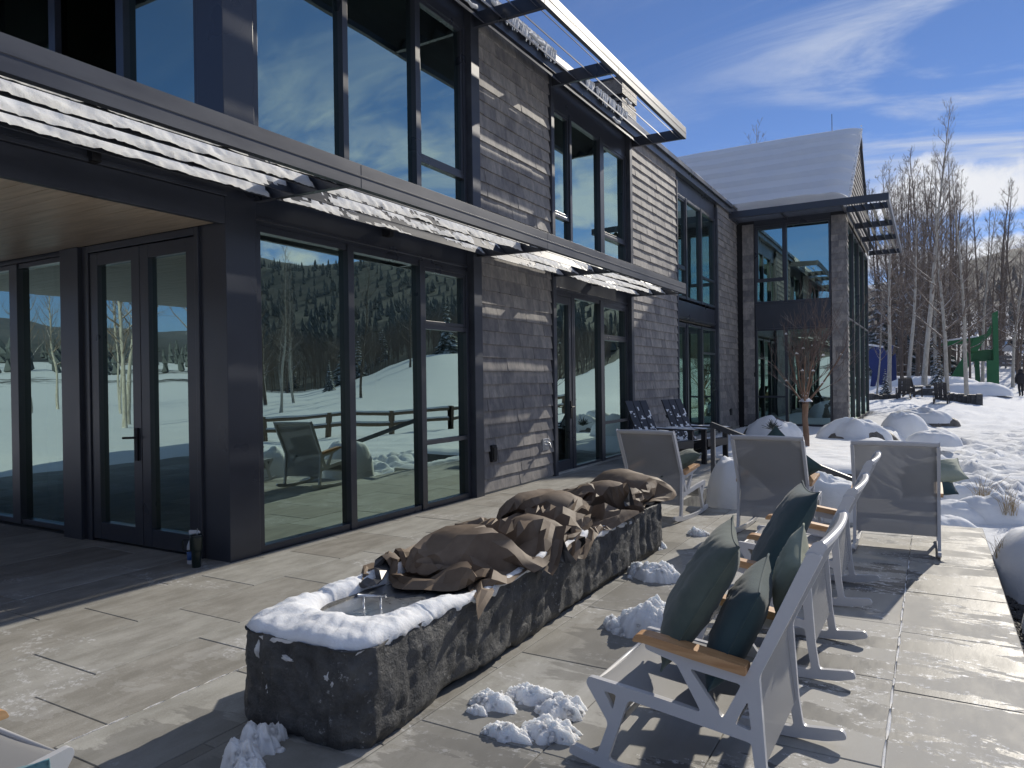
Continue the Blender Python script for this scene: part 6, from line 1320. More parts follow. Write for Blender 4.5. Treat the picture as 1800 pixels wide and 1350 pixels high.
COVER_Y = [-944,-947,-953,-962,-968,-960,-956,-947,-937,-914,-892,-875,-868,-865,-858,-854,-861,-869,-879,-889,-893,-904,-916,-924,-927,-915,-901,-894,-893,-891,-881,-862,-842,-825,-804,-839,-873,-899,-915,-919,
-922,-940,-958,-972,-977,-972,-959,-955,-932,-908,-900,-868,-853,-852,-843,-851,-861,-872,-879,-881,-883,-887,-895,-903,-906,-883,-857,-847,-846,-845,-841,-851,-846,-833,-812,-808,-843,-870,-885,-890,
-895,-926,-952,-962,-970,-971,-964,-950,-930,-911,-894,-865,-838,-833,-842,-852,-863,-876,-890,-896,-896,-897,-896,-888,-876,-842,-819,-818,-823,-828,-831,-833,-838,-836,-809,-790,-825,-846,-860,-865,
-868,-907,-939,-957,-957,-957,-949,-937,-917,-895,-878,-851,-826,-821,-836,-850,-857,-866,-872,-876,-877,-882,-878,-874,-845,-812,-793,-789,-793,-799,-806,-812,-830,-830,-805,-779,-809,-828,-837,-844,
-844,-891,-922,-938,-935,-934,-930,-924,-902,-877,-858,-835,-807,-818,-833,-825,-826,-835,-847,-859,-859,-865,-863,-851,-830,-799,-772,-767,-772,-783,-799,-807,-822,-821,-796,-771,-801,-812,-818,-825,
-821,-870,-900,-907,-903,-902,-902,-897,-888,-857,-838,-819,-798,-814,-812,-801,-799,-806,-820,-832,-835,-840,-839,-829,-811,-788,-763,-755,-767,-784,-799,-816,-826,-810,-788,-763,-788,-804,-800,-806,
-788,-837,-869,-874,-873,-876,-879,-874,-865,-838,-820,-802,-795,-807,-801,-787,-785,-785,-789,-800,-803,-809,-811,-806,-802,-778,-754,-754,-770,-786,-805,-823,-813,-800,-781,-761,-773,-783,-788,-790,
-797,-801,-835,-842,-843,-849,-856,-861,-849,-822,-811,-792,-792,-796,-789,-779,-772,-779,-774,-775,-776,-778,-784,-788,-795,-769,-752,-760,-777,-796,-813,-812,-796,-787,-772,-755,-757,-763,-769,-773,
-795,-782,-802,-801,-804,-812,-821,-831,-831,-807,-788,-781,-780,-782,-781,-768,-766,-780,-797,-806,-808,-805,-798,-801,-787,-764,-759,-770,-788,-806,-803,-793,-784,-774,-762,-751,-744,-748,-751,-754,
-787,-776,-777,-775,-775,-777,-787,-803,-798,-776,-758,-758,-767,-772,-767,-755,-761,-790,-801,-812,-815,-815,-810,-801,-785,-767,-770,-781,-798,-798,-785,-776,-767,-759,-750,-740,-731,-734,-737,-739,
-774,-770,-763,-756,-756,-759,-762,-775,-772,-747,-743,-737,-738,-745,-747,-745,-771,-793,-813,-824,-825,-819,-809,-800,-785,-780,-781,-790,-795,-782,-771,-760,-749,-741,-733,-725,-719,-719,-724,-724,
-767,-758,-753,-746,-743,-744,-747,-749,-747,-746,-725,-721,-724,-727,-735,-757,-784,-805,-822,-823,-819,-812,-807,-794,-791,-788,-774,-785,-776,-764,-755,-742,-731,-723,-715,-712,-707,-706,-709,-709,
-759,-747,-741,-739,-733,-730,-729,-730,-731,-736,-735,-742,-752,-759,-765,-780,-800,-817,-821,-813,-809,-811,-803,-797,-789,-779,-774,-767,-761,-754,-738,-725,-715,-706,-703,-700,-696,-694,-694,-693,
-752,-740,-727,-727,-725,-722,-714,-716,-725,-733,-745,-756,-765,-776,-785,-795,-809,-818,-811,-810,-806,-812,-799,-787,-781,-771,-773,-766,-752,-742,-724,-715,-702,-691,-688,-686,-681,-679,-676,-675,
-745,-733,-720,-715,-711,-711,-709,-704,-713,-724,-734,-746,-757,-769,-777,-788,-800,-811,-803,-799,-800,-799,-800,-787,-775,-773,-770,-755,-748,-729,-722,-706,-693,-680,-676,-671,-666,-660,-655,-653,
-736,-722,-710,-702,-699,-697,-698,-700,-702,-710,-721,-728,-735,-750,-763,-775,-788,-800,-794,-787,-786,-785,-788,-788,-776,-774,-756,-750,-739,-724,-704,-688,-675,-664,-655,-648,-642,-635,-629,-625,
-725,-712,-696,-679,-678,-682,-689,-694,-688,-694,-698,-702,-709,-722,-740,-755,-771,-784,-788,-778,-782,-784,-776,-773,-767,-756,-743,-731,-723,-702,-681,-666,-655,-650,-649,-635,-621,-610,-600,-591,
-708,-687,-663,-648,-650,-658,-667,-673,-677,-673,-673,-673,-679,-695,-714,-731,-747,-762,-773,-774,-773,-764,-756,-749,-739,-735,-722,-712,-700,-675,-653,-644,-642,-638,-636,-635,-632,-626,-619,-611,
-675,-647,-618,-601,-609,-622,-636,-645,-650,-652,-648,-643,-649,-666,-686,-705,-718,-731,-741,-741,-740,-736,-729,-717,-708,-702,-696,-684,-666,-642,-621,-611,-602,-595,-595,-600,-607,-606,-597,-585,
-630,-602,-575,-562,-570,-586,-602,-612,-618,-620,-618,-612,-617,-631,-651,-669,-680,-689,-696,-699,-702,-699,-687,-674,-664,-659,-654,-640,-615,-594,-591,-580,-569,-562,-562,-569,-575,-574,-565,-554,
-578,-557,-540,-531,-532,-547,-562,-574,-580,-583,-583,-582,-583,-595,-612,-626,-635,-639,-642,-647,-650,-649,-641,-630,-620,-614,-606,-596,-591,-598,-602,-600,-595,-587,-573,-558,-544,-542,-539,-533,
-525,-523,-510,-502,-500,-506,-518,-531,-544,-555,-557,-553,-565,-567,-579,-586,-591,-592,-593,-597,-600,-603,-599,-593,-587,-580,-580,-581,-583,-581,-578,-580,-579,-578,-579,-573,-556,-539,-525,-519,
-492,-503,-497,-508,-518,-528,-535,-541,-542,-540,-540,-555,-559,-554,-557,-557,-561,-562,-562,-564,-566,-570,-572,-568,-561,-553,-558,-567,-562,-558,-563,-566,-566,-565,-565,-564,-558,-544,-528,-515,
-475,-485,-494,-501,-501,-502,-506,-513,-522,-528,-528,-538,-544,-543,-543,-542,-546,-545,-545,-546,-547,-550,-547,-541,-537,-539,-546,-549,-553,-551,-552,-552,-556,-544,-542,-543,-544,-539,-526,-519,
-477,-477,-484,-479,-483,-490,-497,-503,-508,-513,-515,-526,-532,-525,-524,-529,-536,-538,-537,-533,-533,-537,-534,-537,-550,-553,-540,-539,-543,-539,-539,-546,-524,-506,-501,-506,-513,-519,-522,-512,
-476,-473,-470,-472,-474,-478,-484,-490,-496,-502,-505,-515,-515,-502,-493,-503,-511,-522,-531,-529,-526,-524,-537,-537,-543,-538,-534,-528,-522,-529,-528,-512,-481,-458,-454,-463,-476,-486,-494,-501,
-471,-464,-457,-458,-466,-469,-472,-479,-486,-490,-495,-501,-494,-476,-468,-468,-484,-496,-514,-523,-518,-533,-533,-534,-536,-519,-510,-505,-504,-498,-485,-462,-431,-413,-411,-424,-438,-446,-453,-461,
-472,-458,-449,-444,-447,-449,-454,-461,-470,-476,-480,-482,-462,-436,-430,-434,-449,-478,-495,-506,-514,-524,-526,-528,-516,-486,-470,-457,-448,-439,-425,-410,-402,-379,-372,-385,-396,-401,-405,-411,
-469,-459,-452,-450,-451,-449,-447,-447,-450,-458,-461,-450,-424,-400,-395,-398,-418,-449,-480,-483,-485,-498,-506,-499,-476,-441,-420,-409,-402,-398,-383,-379,-359,-341,-335,-338,-344,-352,-359,-359,
-486,-481,-480,-481,-487,-490,-483,-473,-461,-449,-428,-406,-385,-383,-388,-397,-402,-420,-449,-469,-469,-466,-462,-454,-441,-439,-425,-404,-385,-370,-357,-339,-320,-304,-295,-292,-302,-306,-303,-297,
-508,-507,-516,-510,-487,-469,-457,-447,-433,-407,-383,-374,-382,-392,-401,-404,-410,-414,-424,-443,-458,-475,-471,-465,-456,-424,-392,-367,-349,-336,-324,-311,-298,-286,-274,-264,-258,-259,-263,-267,
-531,-539,-512,-469,-438,-419,-408,-399,-385,-369,-378,-391,-399,-407,-414,-422,-432,-435,-431,-435,-436,-440,-453,-441,-422,-393,-373,-364,-355,-344,-333,-321,-309,-298,-287,-275,-278,-291,-296,-296,
-549,-516,-472,-433,-409,-395,-389,-377,-363,-371,-376,-387,-405,-418,-427,-434,-432,-436,-445,-450,-452,-457,-447,-429,-406,-390,-381,-375,-365,-352,-340,-328,-320,-307,-293,-284,-281,-295,-309,-316,
-510,-478,-444,-414,-400,-383,-369,-364,-349,-348,-351,-363,-382,-407,-425,-436,-437,-442,-448,-452,-449,-445,-439,-423,-410,-403,-393,-381,-369,-358,-346,-333,-317,-303,-293,-289,-289,-296,-308,-323,
-477,-450,-431,-408,-401,-388,-372,-356,-345,-338,-340,-350,-366,-388,-411,-424,-426,-428,-434,-443,-447,-445,-437,-428,-419,-405,-387,-381,-375,-365,-352,-339,-326,-315,-306,-304,-305,-305,-317,-330,
-461,-439,-422,-417,-410,-398,-385,-367,-357,-347,-343,-346,-357,-373,-393,-410,-420,-428,-437,-438,-442,-438,-435,-426,-417,-400,-405,-402,-391,-378,-362,-348,-334,-322,-317,-320,-324,-327,-329,-341,
-452,-443,-435,-440,-438,-426,-411,-391,-377,-368,-363,-363,-360,-366,-382,-397,-411,-420,-426,-427,-428,-425,-425,-417,-407,-403,-396,-399,-399,-392,-377,-364,-353,-347,-336,-334,-345,-353,-359,-371,
-444,-432,-434,-439,-444,-449,-443,-423,-405,-398,-394,-390,-386,-384,-381,-390,-405,-419,-422,-409,-407,-409,-408,-395,-388,-389,-377,-373,-372,-374,-387,-399,-386,-374,-367,-364,-363,-374,-388,-392,
-432,-420,-412,-407,-407,-416,-429,-445,-439,-433,-432,-424,-410,-411,-405,-408,-417,-405,-391,-379,-379,-379,-386,-373,-370,-374,-357,-348,-340,-343,-352,-366,-380,-395,-401,-401,-398,-390,-380,-366,
-411,-397,-387,-375,-375,-384,-398,-414,-427,-427,-422,-414,-410,-411,-411,-401,-388,-374,-361,-357,-353,-350,-348,-352,-350,-344,-335,-323,-317,-314,-320,-333,-344,-352,-357,-357,-353,-348,-339,-319,
-410,-390,-369,-350,-349,-356,-371,-386,-399,-399,-387,-376,-373,-376,-376,-371,-364,-352,-333,-319,-313,-307,-307,-311,-314,-313,-306,-297,-291,-288,-295,-303,-308,-314,-316,-317,-316,-316,-307,-283,
-386,-368,-348,-334,-330,-337,-346,-361,-370,-371,-355,-342,-334,-330,-322,-315,-311,-303,-291,-278,-272,-265,-263,-265,-270,-274,-272,-269,-266,-267,-272,-280,-284,-286,-287,-287,-288,-289,-281,-281,
-363,-350,-329,-318,-313,-318,-326,-335,-341,-341,-326,-309,-292,-281,-268,-260,-257,-254,-250,-242,-238,-231,-227,-227,-234,-237,-241,-245,-248,-251,-255,-263,-264,-265,-265,-264,-269,-269,-263,-273,
-337,-333,-315,-307,-300,-304,-304,-314,-315,-307,-289,-272,-256,-244,-231,-224,-216,-215,-214,-212,-211,-205,-202,-204,-207,-217,-217,-222,-230,-242,-247,-252,-250,-250,-248,-250,-251,-251,-254,-276,
-311,-311,-304,-293,-290,-287,-292,-296,-289,-275,-258,-248,-236,-225,-215,-204,-200,-197,-191,-194,-188,-187,-188,-188,-196,-202,-201,-206,-219,-231,-233,-240,-237,-238,-241,-240,-242,-247,-259,-282,
-291,-292,-289,-286,-284,-282,-278,-272,-263,-251,-242,-233,-227,-215,-202,-196,-187,-185,-185,-181,-175,-175,-182,-181,-188,-188,-188,-199,-213,-222,-220,-222,-219,-222,-226,-229,-233,-246,-264,-286,
-277,-274,-273,-270,-270,-266,-261,-256,-246,-237,-233,-220,-211,-198,-194,-192,-177,-173,-171,-171,-169,-164,-170,-171,-174,-172,-185,-192,-205,-202,-196,-196,-195,-199,-210,-222,-226,-243,-264,-287,
-285,-269,-259,-255,-254,-253,-248,-239,-232,-220,-200,-182,-174,-169,-165,-175,-176,-161,-163,-157,-156,-156,-155,-159,-158,-165,-182,-185,-188,-176,-168,-170,-171,-175,-187,-203,-213,-236,-262,-286,
-295,-277,-271,-269,-259,-250,-226,-203,-185,-168,-148,-128,-117,-120,-136,-147,-160,-164,-147,-147,-148,-146,-144,-143,-150,-162,-179,-184,-169,-156,-146,-151,-152,-153,-161,-180,-194,-224,-253,-279,
-310,-295,-287,-278,-254,-224,-182,-142,-114,-97,-83,-74,-69,-70,-78,-115,-133,-159,-162,-139,-136,-136,-143,-156,-166,-168,-179,-166,-151,-144,-131,-141,-140,-137,-140,-154,-175,-207,-241,-263,
-309,-306,-287,-271,-233,-182,-126,-76,-49,-38,-27,-17,-12,-20,-40,-65,-116,-137,-168,-160,-153,-151,-166,-165,-161,-158,-152,-142,-144,-131,-118,-131,-135,-123,-118,-131,-157,-195,-225,-245,
-301,-299,-274,-248,-202,-138,-77,-28,-4,-3,-3,-13,-13,-21,-26,-49,-77,-130,-142,-166,-170,-165,-145,-125,-122,-124,-127,-134,-127,-110,-104,-120,-117,-109,-97,-104,-131,-168,-201,-223,
-293,-279,-253,-219,-168,-104,-43,-2,2,-7,-12,-25,-23,-27,-34,-46,-67,-89,-136,-134,-131,-126,-123,-128,-129,-122,-111,-100,-90,-80,-83,-95,-93,-85,-75,-73,-100,-134,-172,-199,
-260,-243,-218,-181,-135,-76,-23,-1,-8,-15,-24,-24,-32,-39,-45,-53,-67,-75,-88,-125,-132,-133,-126,-110,-87,-72,-66,-59,-49,-45,-53,-67,-62,-54,-48,-50,-67,-100,-138,-171,
-212,-195,-170,-139,-102,-56,-15,-12,-22,-26,-34,-39,-45,-55,-61,-66,-72,-84,-78,-76,-79,-88,-82,-68,-54,-44,-38,-29,-20,-15,-12,-33,-30,-22,-20,-28,-41,-70,-107,-146,
-158,-140,-116,-91,-67,-37,-29,-20,-31,-36,-42,-51,-59,-69,-76,-80,-85,-87,-87,-89,-87,-93,-84,-73,-63,-54,-46,-38,-17,3,17,7,-11,-26,-21,-16,-27,-56,-81,-123,
-109,-88,-65,-45,-28,-16,-21,-20,-30,-40,-50,-60,-68,-71,-74,-78,-81,-85,-90,-96,-99,-96,-90,-82,-72,-64,-54,-33,-11,9,22,12,-9,-29,-36,-28,-25,-43,-63,-100,
-66,-45,-29,-11,4,-1,-3,-11,-18,-28,-40,-48,-52,-53,-57,-62,-67,-71,-77,-79,-80,-85,-86,-84,-79,-66,-51,-33,-11,8,18,13,-10,-33,-39,-39,-36,-41,-49,-79,
-39,-41,-25,-15,-9,-7,-1,1,-8,-19,-25,-31,-34,-35,-39,-45,-51,-58,-66,-71,-73,-66,-65,-68,-74,-62,-48,-33,-14,-1,7,4,-6,-26,-34,-30,-30,-26,-36,-57,
-23,-31,-22,-16,-8,-1,8,10,-3,-5,-10,-13,-15,-19,-22,-29,-34,-40,-51,-63,-67,-67,-77,-78,-69,-56,-42,-31,-17,-14,-9,-11,-19,-23,-30,-17,-18,-18,-29,-34,
-11,-19,-13,-4,1,11,10,15,13,10,8,3,1,-2,-6,-13,-17,-21,-34,-51,-61,-75,-81,-68,-56,-48,-40,-29,-28,-30,-25,-29,-36,-27,-18,-13,-13,-7,-12,-16,
0,-8,-6,5,14,21,27,26,23,20,11,2,3,1,1,-5,-4,-1,-16,-39,-50,-68,-74,-66,-51,-39,-33,-31,-34,-35,-33,-28,-29,-22,-6,-1,0,5,-2,-3,
4,7,5,17,22,21,14,10,10,12,11,0,11,10,9,4,9,12,0,-24,-37,-57,-65,-60,-49,-36,-26,-17,-19,-18,-13,-11,-10,-7,8,6,9,12,13,12,
0,7,10,12,13,13,7,3,5,5,1,-2,12,17,16,9,17,17,8,-17,-31,-51,-58,-53,-47,-34,-23,-13,-14,-9,-6,-2,-1,2,12,14,17,20,22,22,
-8,-8,-8,-6,-6,-6,-11,-16,-18,-17,-14,-3,10,22,25,25,28,28,26,-1,-14,-36,-43,-39,-32,-26,-22,-17,-6,4,11,14,8,12,17,28,36,35,38,30,
-26,-25,-27,-27,-29,-33,-39,-33,-19,-5,11,26,40,47,48,47,49,45,41,23,9,-16,-28,-24,-19,-14,-7,-1,8,17,23,29,16,28,32,44,48,54,47,43,
-44,-42,-44,-50,-55,-43,-19,6,27,45,60,71,78,80,76,72,69,65,58,50,37,10,-10,-10,-15,-6,6,16,26,35,42,31,36,35,49,63,64,62,58,62,
-63,-62,-66,-60,-39,-10,23,52,76,95,107,114,114,110,102,96,91,84,78,71,65,37,13,-5,-9,0,14,31,46,55,51,52,51,57,67,73,76,79,72,84,
-76,-70,-57,-38,-8,28,58,89,113,132,144,146,143,135,126,118,111,104,97,91,87,63,39,18,5,9,25,46,65,65,76,79,79,85,86,82,85,93,94,110,
-55,-48,-34,-22,10,36,74,106,122,140,152,165,164,157,148,140,132,123,116,110,105,88,68,47,33,28,41,61,85,93,105,108,109,109,106,103,102,103,116,144,
-31,-24,-12,-5,9,43,81,113,131,148,160,166,178,175,166,159,151,142,134,127,123,113,98,84,74,68,73,87,106,122,128,133,134,133,131,131,134,141,162,195,
-3,3,8,2,22,49,84,111,133,144,156,169,179,189,185,177,170,162,154,147,145,141,135,128,124,120,125,128,138,149,154,156,152,142,144,158,174,194,219,247,
21,20,18,5,25,53,80,104,126,144,155,168,184,198,202,195,188,181,176,173,173,172,174,173,171,171,170,171,175,180,175,167,156,159,184,202,222,246,266,275,
36,33,19,10,33,56,74,94,115,134,153,170,182,190,198,207,205,200,198,198,199,204,209,204,202,205,206,205,196,187,179,173,176,197,221,244,259,262,276,290,
48,38,30,24,30,50,70,88,108,130,148,160,171,188,201,206,211,213,214,217,219,224,229,232,233,229,223,214,205,194,184,178,194,206,226,247,266,274,293,317,
45,48,29,18,34,56,75,89,107,126,140,153,180,205,216,220,222,223,226,225,225,228,225,217,212,207,201,195,192,191,194,198,205,209,230,251,267,291,319,308,
54,43,33,40,49,72,89,90,107,126,138,165,203,226,241,240,238,238,238,234,237,231,233,229,221,213,211,208,212,215,215,218,227,235,243,258,281,313,319,296,
57,63,67,65,67,80,78,95,108,123,147,188,223,261,273,267,259,255,248,246,249,240,232,231,225,216,219,225,229,232,230,233,241,242,245,267,297,334,324,303,
50,56,59,59,71,87,91,93,110,132,164,206,257,289,302,294,282,271,261,253,258,254,246,228,216,227,222,233,242,242,243,246,246,252,255,279,316,347,327,295,
39,50,66,79,89,86,86,100,117,143,180,231,286,317,327,319,306,292,276,265,261,258,244,232,218,219,228,234,245,251,255,261,254,257,271,294,341,337,312,286,
67,75,87,88,91,91,95,108,127,155,199,255,307,337,347,337,328,310,294,285,279,267,247,244,238,229,234,245,252,265,274,280,276,274,292,320,331,305,282,305,
90,96,95,91,99,106,107,117,136,169,220,278,327,335,329,335,343,339,328,317,309,291,275,259,251,249,250,261,268,282,293,301,301,301,319,325,295,284,325,349,
107,109,101,96,99,101,117,130,152,190,245,307,339,328,318,305,304,311,318,329,337,336,316,298,276,265,266,278,286,291,295,303,317,323,313,283,289,339,365,376,
122,113,116,110,107,113,119,146,174,218,279,339,350,343,333,319,304,289,278,281,289,307,323,331,311,294,277,261,250,249,256,261,263,268,279,311,350,373,381,385,
133,129,127,126,112,114,129,167,206,254,316,364,366,361,351,344,332,316,294,286,285,271,283,297,314,331,317,302,295,295,306,304,316,331,348,367,381,388,393,395,
149,143,140,137,124,118,144,195,249,295,356,386,383,376,368,365,355,341,323,305,302,301,293,298,311,327,338,337,333,336,336,336,342,358,373,391,404,411,412,414,
155,151,149,145,132,133,171,233,297,348,381,404,397,389,381,374,363,350,341,324,323,320,313,304,304,318,337,348,347,335,335,348,364,374,386,398,411,420,426,427,
154,157,149,133,121,144,204,274,338,377,415,415,409,392,384,369,367,357,347,337,336,317,323,312,315,318,326,340,340,331,344,349,351,356,367,381,397,405,413,417,
161,147,132,121,124,172,238,309,372,411,419,425,411,392,384,370,366,359,349,345,338,323,311,308,321,329,337,332,332,335,329,331,338,345,347,353,368,380,386,379,
154,154,138,136,165,218,289,359,407,424,436,432,411,393,378,377,368,359,346,338,335,322,314,321,331,340,341,344,341,337,342,353,371,383,381,368,356,351,349,357,
139,141,147,178,219,279,344,399,426,446,447,427,411,395,376,380,363,356,341,327,323,325,326,333,336,347,351,352,349,353,363,379,406,420,419,407,395,390,382,376,
163,164,188,225,272,331,380,423,449,455,442,424,411,394,375,376,366,353,340,340,342,340,341,342,353,350,359,359,360,367,381,404,429,447,449,441,430,420,411,408,
206,202,223,263,312,366,410,433,455,457,439,424,412,393,376,370,360,350,356,358,355,362,361,359,371,374,378,382,386,392,405,425,447,466,466,462,456,446,437,434,
246,231,247,286,336,389,406,428,450,454,443,425,411,389,372,367,370,368,368,370,372,375,379,386,395,409,422,426,429,436,444,456,470,481,480,470,466,466,458,458,
279,261,268,301,349,399,406,423,440,460,446,429,407,386,383,394,394,386,385,384,386,392,403,418,437,457,470,472,472,476,481,485,487,481,478,471,466,477,476,477,
312,296,299,325,365,406,413,426,441,455,449,428,406,392,409,416,413,407,403,405,410,421,437,458,480,499,507,505,506,508,509,506,501,493,491,482,477,478,487,495,
343,334,337,355,385,418,428,435,439,454,449,427,403,421,436,439,437,432,430,435,441,457,477,498,516,529,531,529,528,531,527,522,515,508,498,496,491,492,499,498,
366,367,372,386,400,422,433,434,442,446,432,419,437,452,462,465,463,461,465,473,482,499,516,530,543,549,549,544,544,537,542,536,529,519,508,506,504,509,506,506,
381,382,380,388,408,424,424,426,444,443,436,458,474,483,481,482,485,491,501,516,524,538,547,554,557,566,555,552,555,548,544,545,539,532,524,521,521,517,513,512,
401,388,395,391,408,415,416,428,431,455,479,498,506,505,505,506,512,524,539,551,555,565,571,572,570,579,565,565,561,556,554,550,549,546,532,534,533,532,529,522,
429,412,401,402,405,407,415,432,459,492,510,527,535,536,534,536,543,551,566,576,580,582,587,584,580,586,576,572,568,567,561,560,557,556,548,543,549,549,533,517,
458,438,420,416,422,426,436,459,493,527,544,546,557,551,559,564,563,566,582,598,601,602,602,598,589,585,580,577,581,582,575,573,569,564,561,554,543,542,525,522,
487,464,442,434,431,442,458,486,521,542,538,544,556,565,569,568,574,586,599,612,610,605,606,600,601,587,586,592,596,598,591,589,583,578,567,558,553,539,527,522,
513,487,461,442,442,454,473,499,534,530,535,550,559,567,575,584,592,603,612,605,599,596,600,604,603,598,606,611,614,616,615,612,602,590,579,567,555,547,538,534,
537,511,485,465,459,466,486,517,518,539,555,571,566,573,578,588,605,603,597,599,595,598,601,605,611,621,628,636,644,649,648,645,634,617,599,579,563,545,546,548,
559,535,510,488,481,486,506,513,537,556,577,572,572,583,592,596,590,588,588,598,604,608,613,617,623,642,660,680,691,694,692,689,678,658,631,601,573,557,552,556,
581,561,538,519,511,506,516,540,558,577,586,584,586,584,580,589,586,595,602,609,611,607,609,618,644,686,724,743,748,745,742,739,728,704,670,631,595,577,570,568,
595,589,570,555,547,542,549,566,578,596,604,596,600,595,599,598,601,606,605,610,604,608,622,644,693,750,787,801,803,795,788,781,766,739,702,657,616,597,589,587,
596,601,599,590,583,580,582,588,598,607,610,606,604,607,610,610,602,612,617,623,623,626,648,691,750,804,837,854,856,848,836,823,801,768,725,675,638,617,609,610,
616,612,613,613,614,612,612,611,614,622,619,621,619,621,627,622,620,622,629,640,646,665,699,748,801,847,878,895,899,891,878,862,835,794,743,689,643,634,627,636,
623,628,630,633,633,630,630,629,630,632,634,633,633,631,637,636,642,650,663,682,694,723,759,802,845,883,909,924,926,920,907,890,860,816,763,708,660,640,652,664,
636,639,644,638,639,644,640,644,644,640,644,647,643,649,655,666,678,694,713,739,755,786,818,852,885,912,930,934,929,925,912,905,877,834,783,730,685,665,674,687,
650,652,652,651,655,654,660,658,657,643,649,654,649,660,679,701,723,746,771,800,816,844,869,893,912,925,927,924,918,918,909,904,886,847,802,753,712,695,698,708,
667,661,660,670,677,678,676,680,672,660,652,652,661,679,706,736,768,798,827,853,864,874,896,906,916,916,910,905,908,914,905,893,881,857,819,781,744,724,720,725,
684,677,683,695,701,704,702,698,693,691,686,684,690,707,736,771,803,836,857,869,873,878,894,897,898,893,884,883,888,897,895,883,870,855,832,808,775,752,746,742,
713,710,716,723,729,731,732,731,732,734,728,723,725,740,768,802,831,857,875,883,886,892,889,871,863,854,850,859,870,878,879,870,857,844,829,810,792,777,765,756,
770,756,754,758,763,764,766,770,777,782,777,768,766,777,801,829,855,876,890,895,896,882,866,848,832,818,816,833,847,858,861,851,840,828,815,801,786,789,778,773,
832,810,801,803,805,804,806,812,822,831,826,816,809,811,830,852,875,891,897,889,880,861,838,822,814,798,799,811,829,841,840,828,814,800,790,780,772,783,791,787,
874,863,851,847,845,844,848,856,866,871,862,849,839,840,852,870,887,900,888,871,858,845,835,830,814,799,789,792,810,817,815,798,779,769,768,771,781,800,807,813,
854,877,887,892,888,882,882,890,898,900,890,876,863,860,865,876,887,901,884,866,863,860,844,829,818,803,790,786,789,793,785,770,781,794,811,819,827,837,847,859,
829,846,863,877,879,892,901,905,917,908,898,887,875,873,875,881,891,894,884,882,876,858,849,834,819,808,800,792,783,781,792,805,827,845,861,873,885,895,906,918,
842,844,858,871,887,895,910,916,916,913,900,886,888,886,889,895,899,897,886,874,875,869,859,844,830,823,813,809,809,816,832,851,874,898,916,928,938,950,963,977,
851,854,860,870,887,901,900,894,899,907,905,895,897,903,898,894,896,899,900,899,896,886,873,857,843,835,832,832,837,847,870,888,918,943,960,971,980,993,1007,1021,
857,867,875,880,891,897,894,904,920,929,920,907,911,921,923,924,929,930,926,918,914,902,886,870,857,851,852,859,870,882,901,926,954,977,992,1003,1011,1023,1037,1050,
847,859,868,879,883,879,907,928,948,954,945,930,926,938,952,956,961,958,948,935,930,916,899,884,876,877,878,886,896,907,932,954,978,998,1015,1026,1034,1045,1059,1069,
847,851,858,864,873,894,924,952,967,970,963,952,943,952,971,985,988,981,968,953,946,930,915,903,903,903,904,913,920,932,954,974,992,1011,1031,1046,1054,1065,1077,1085]
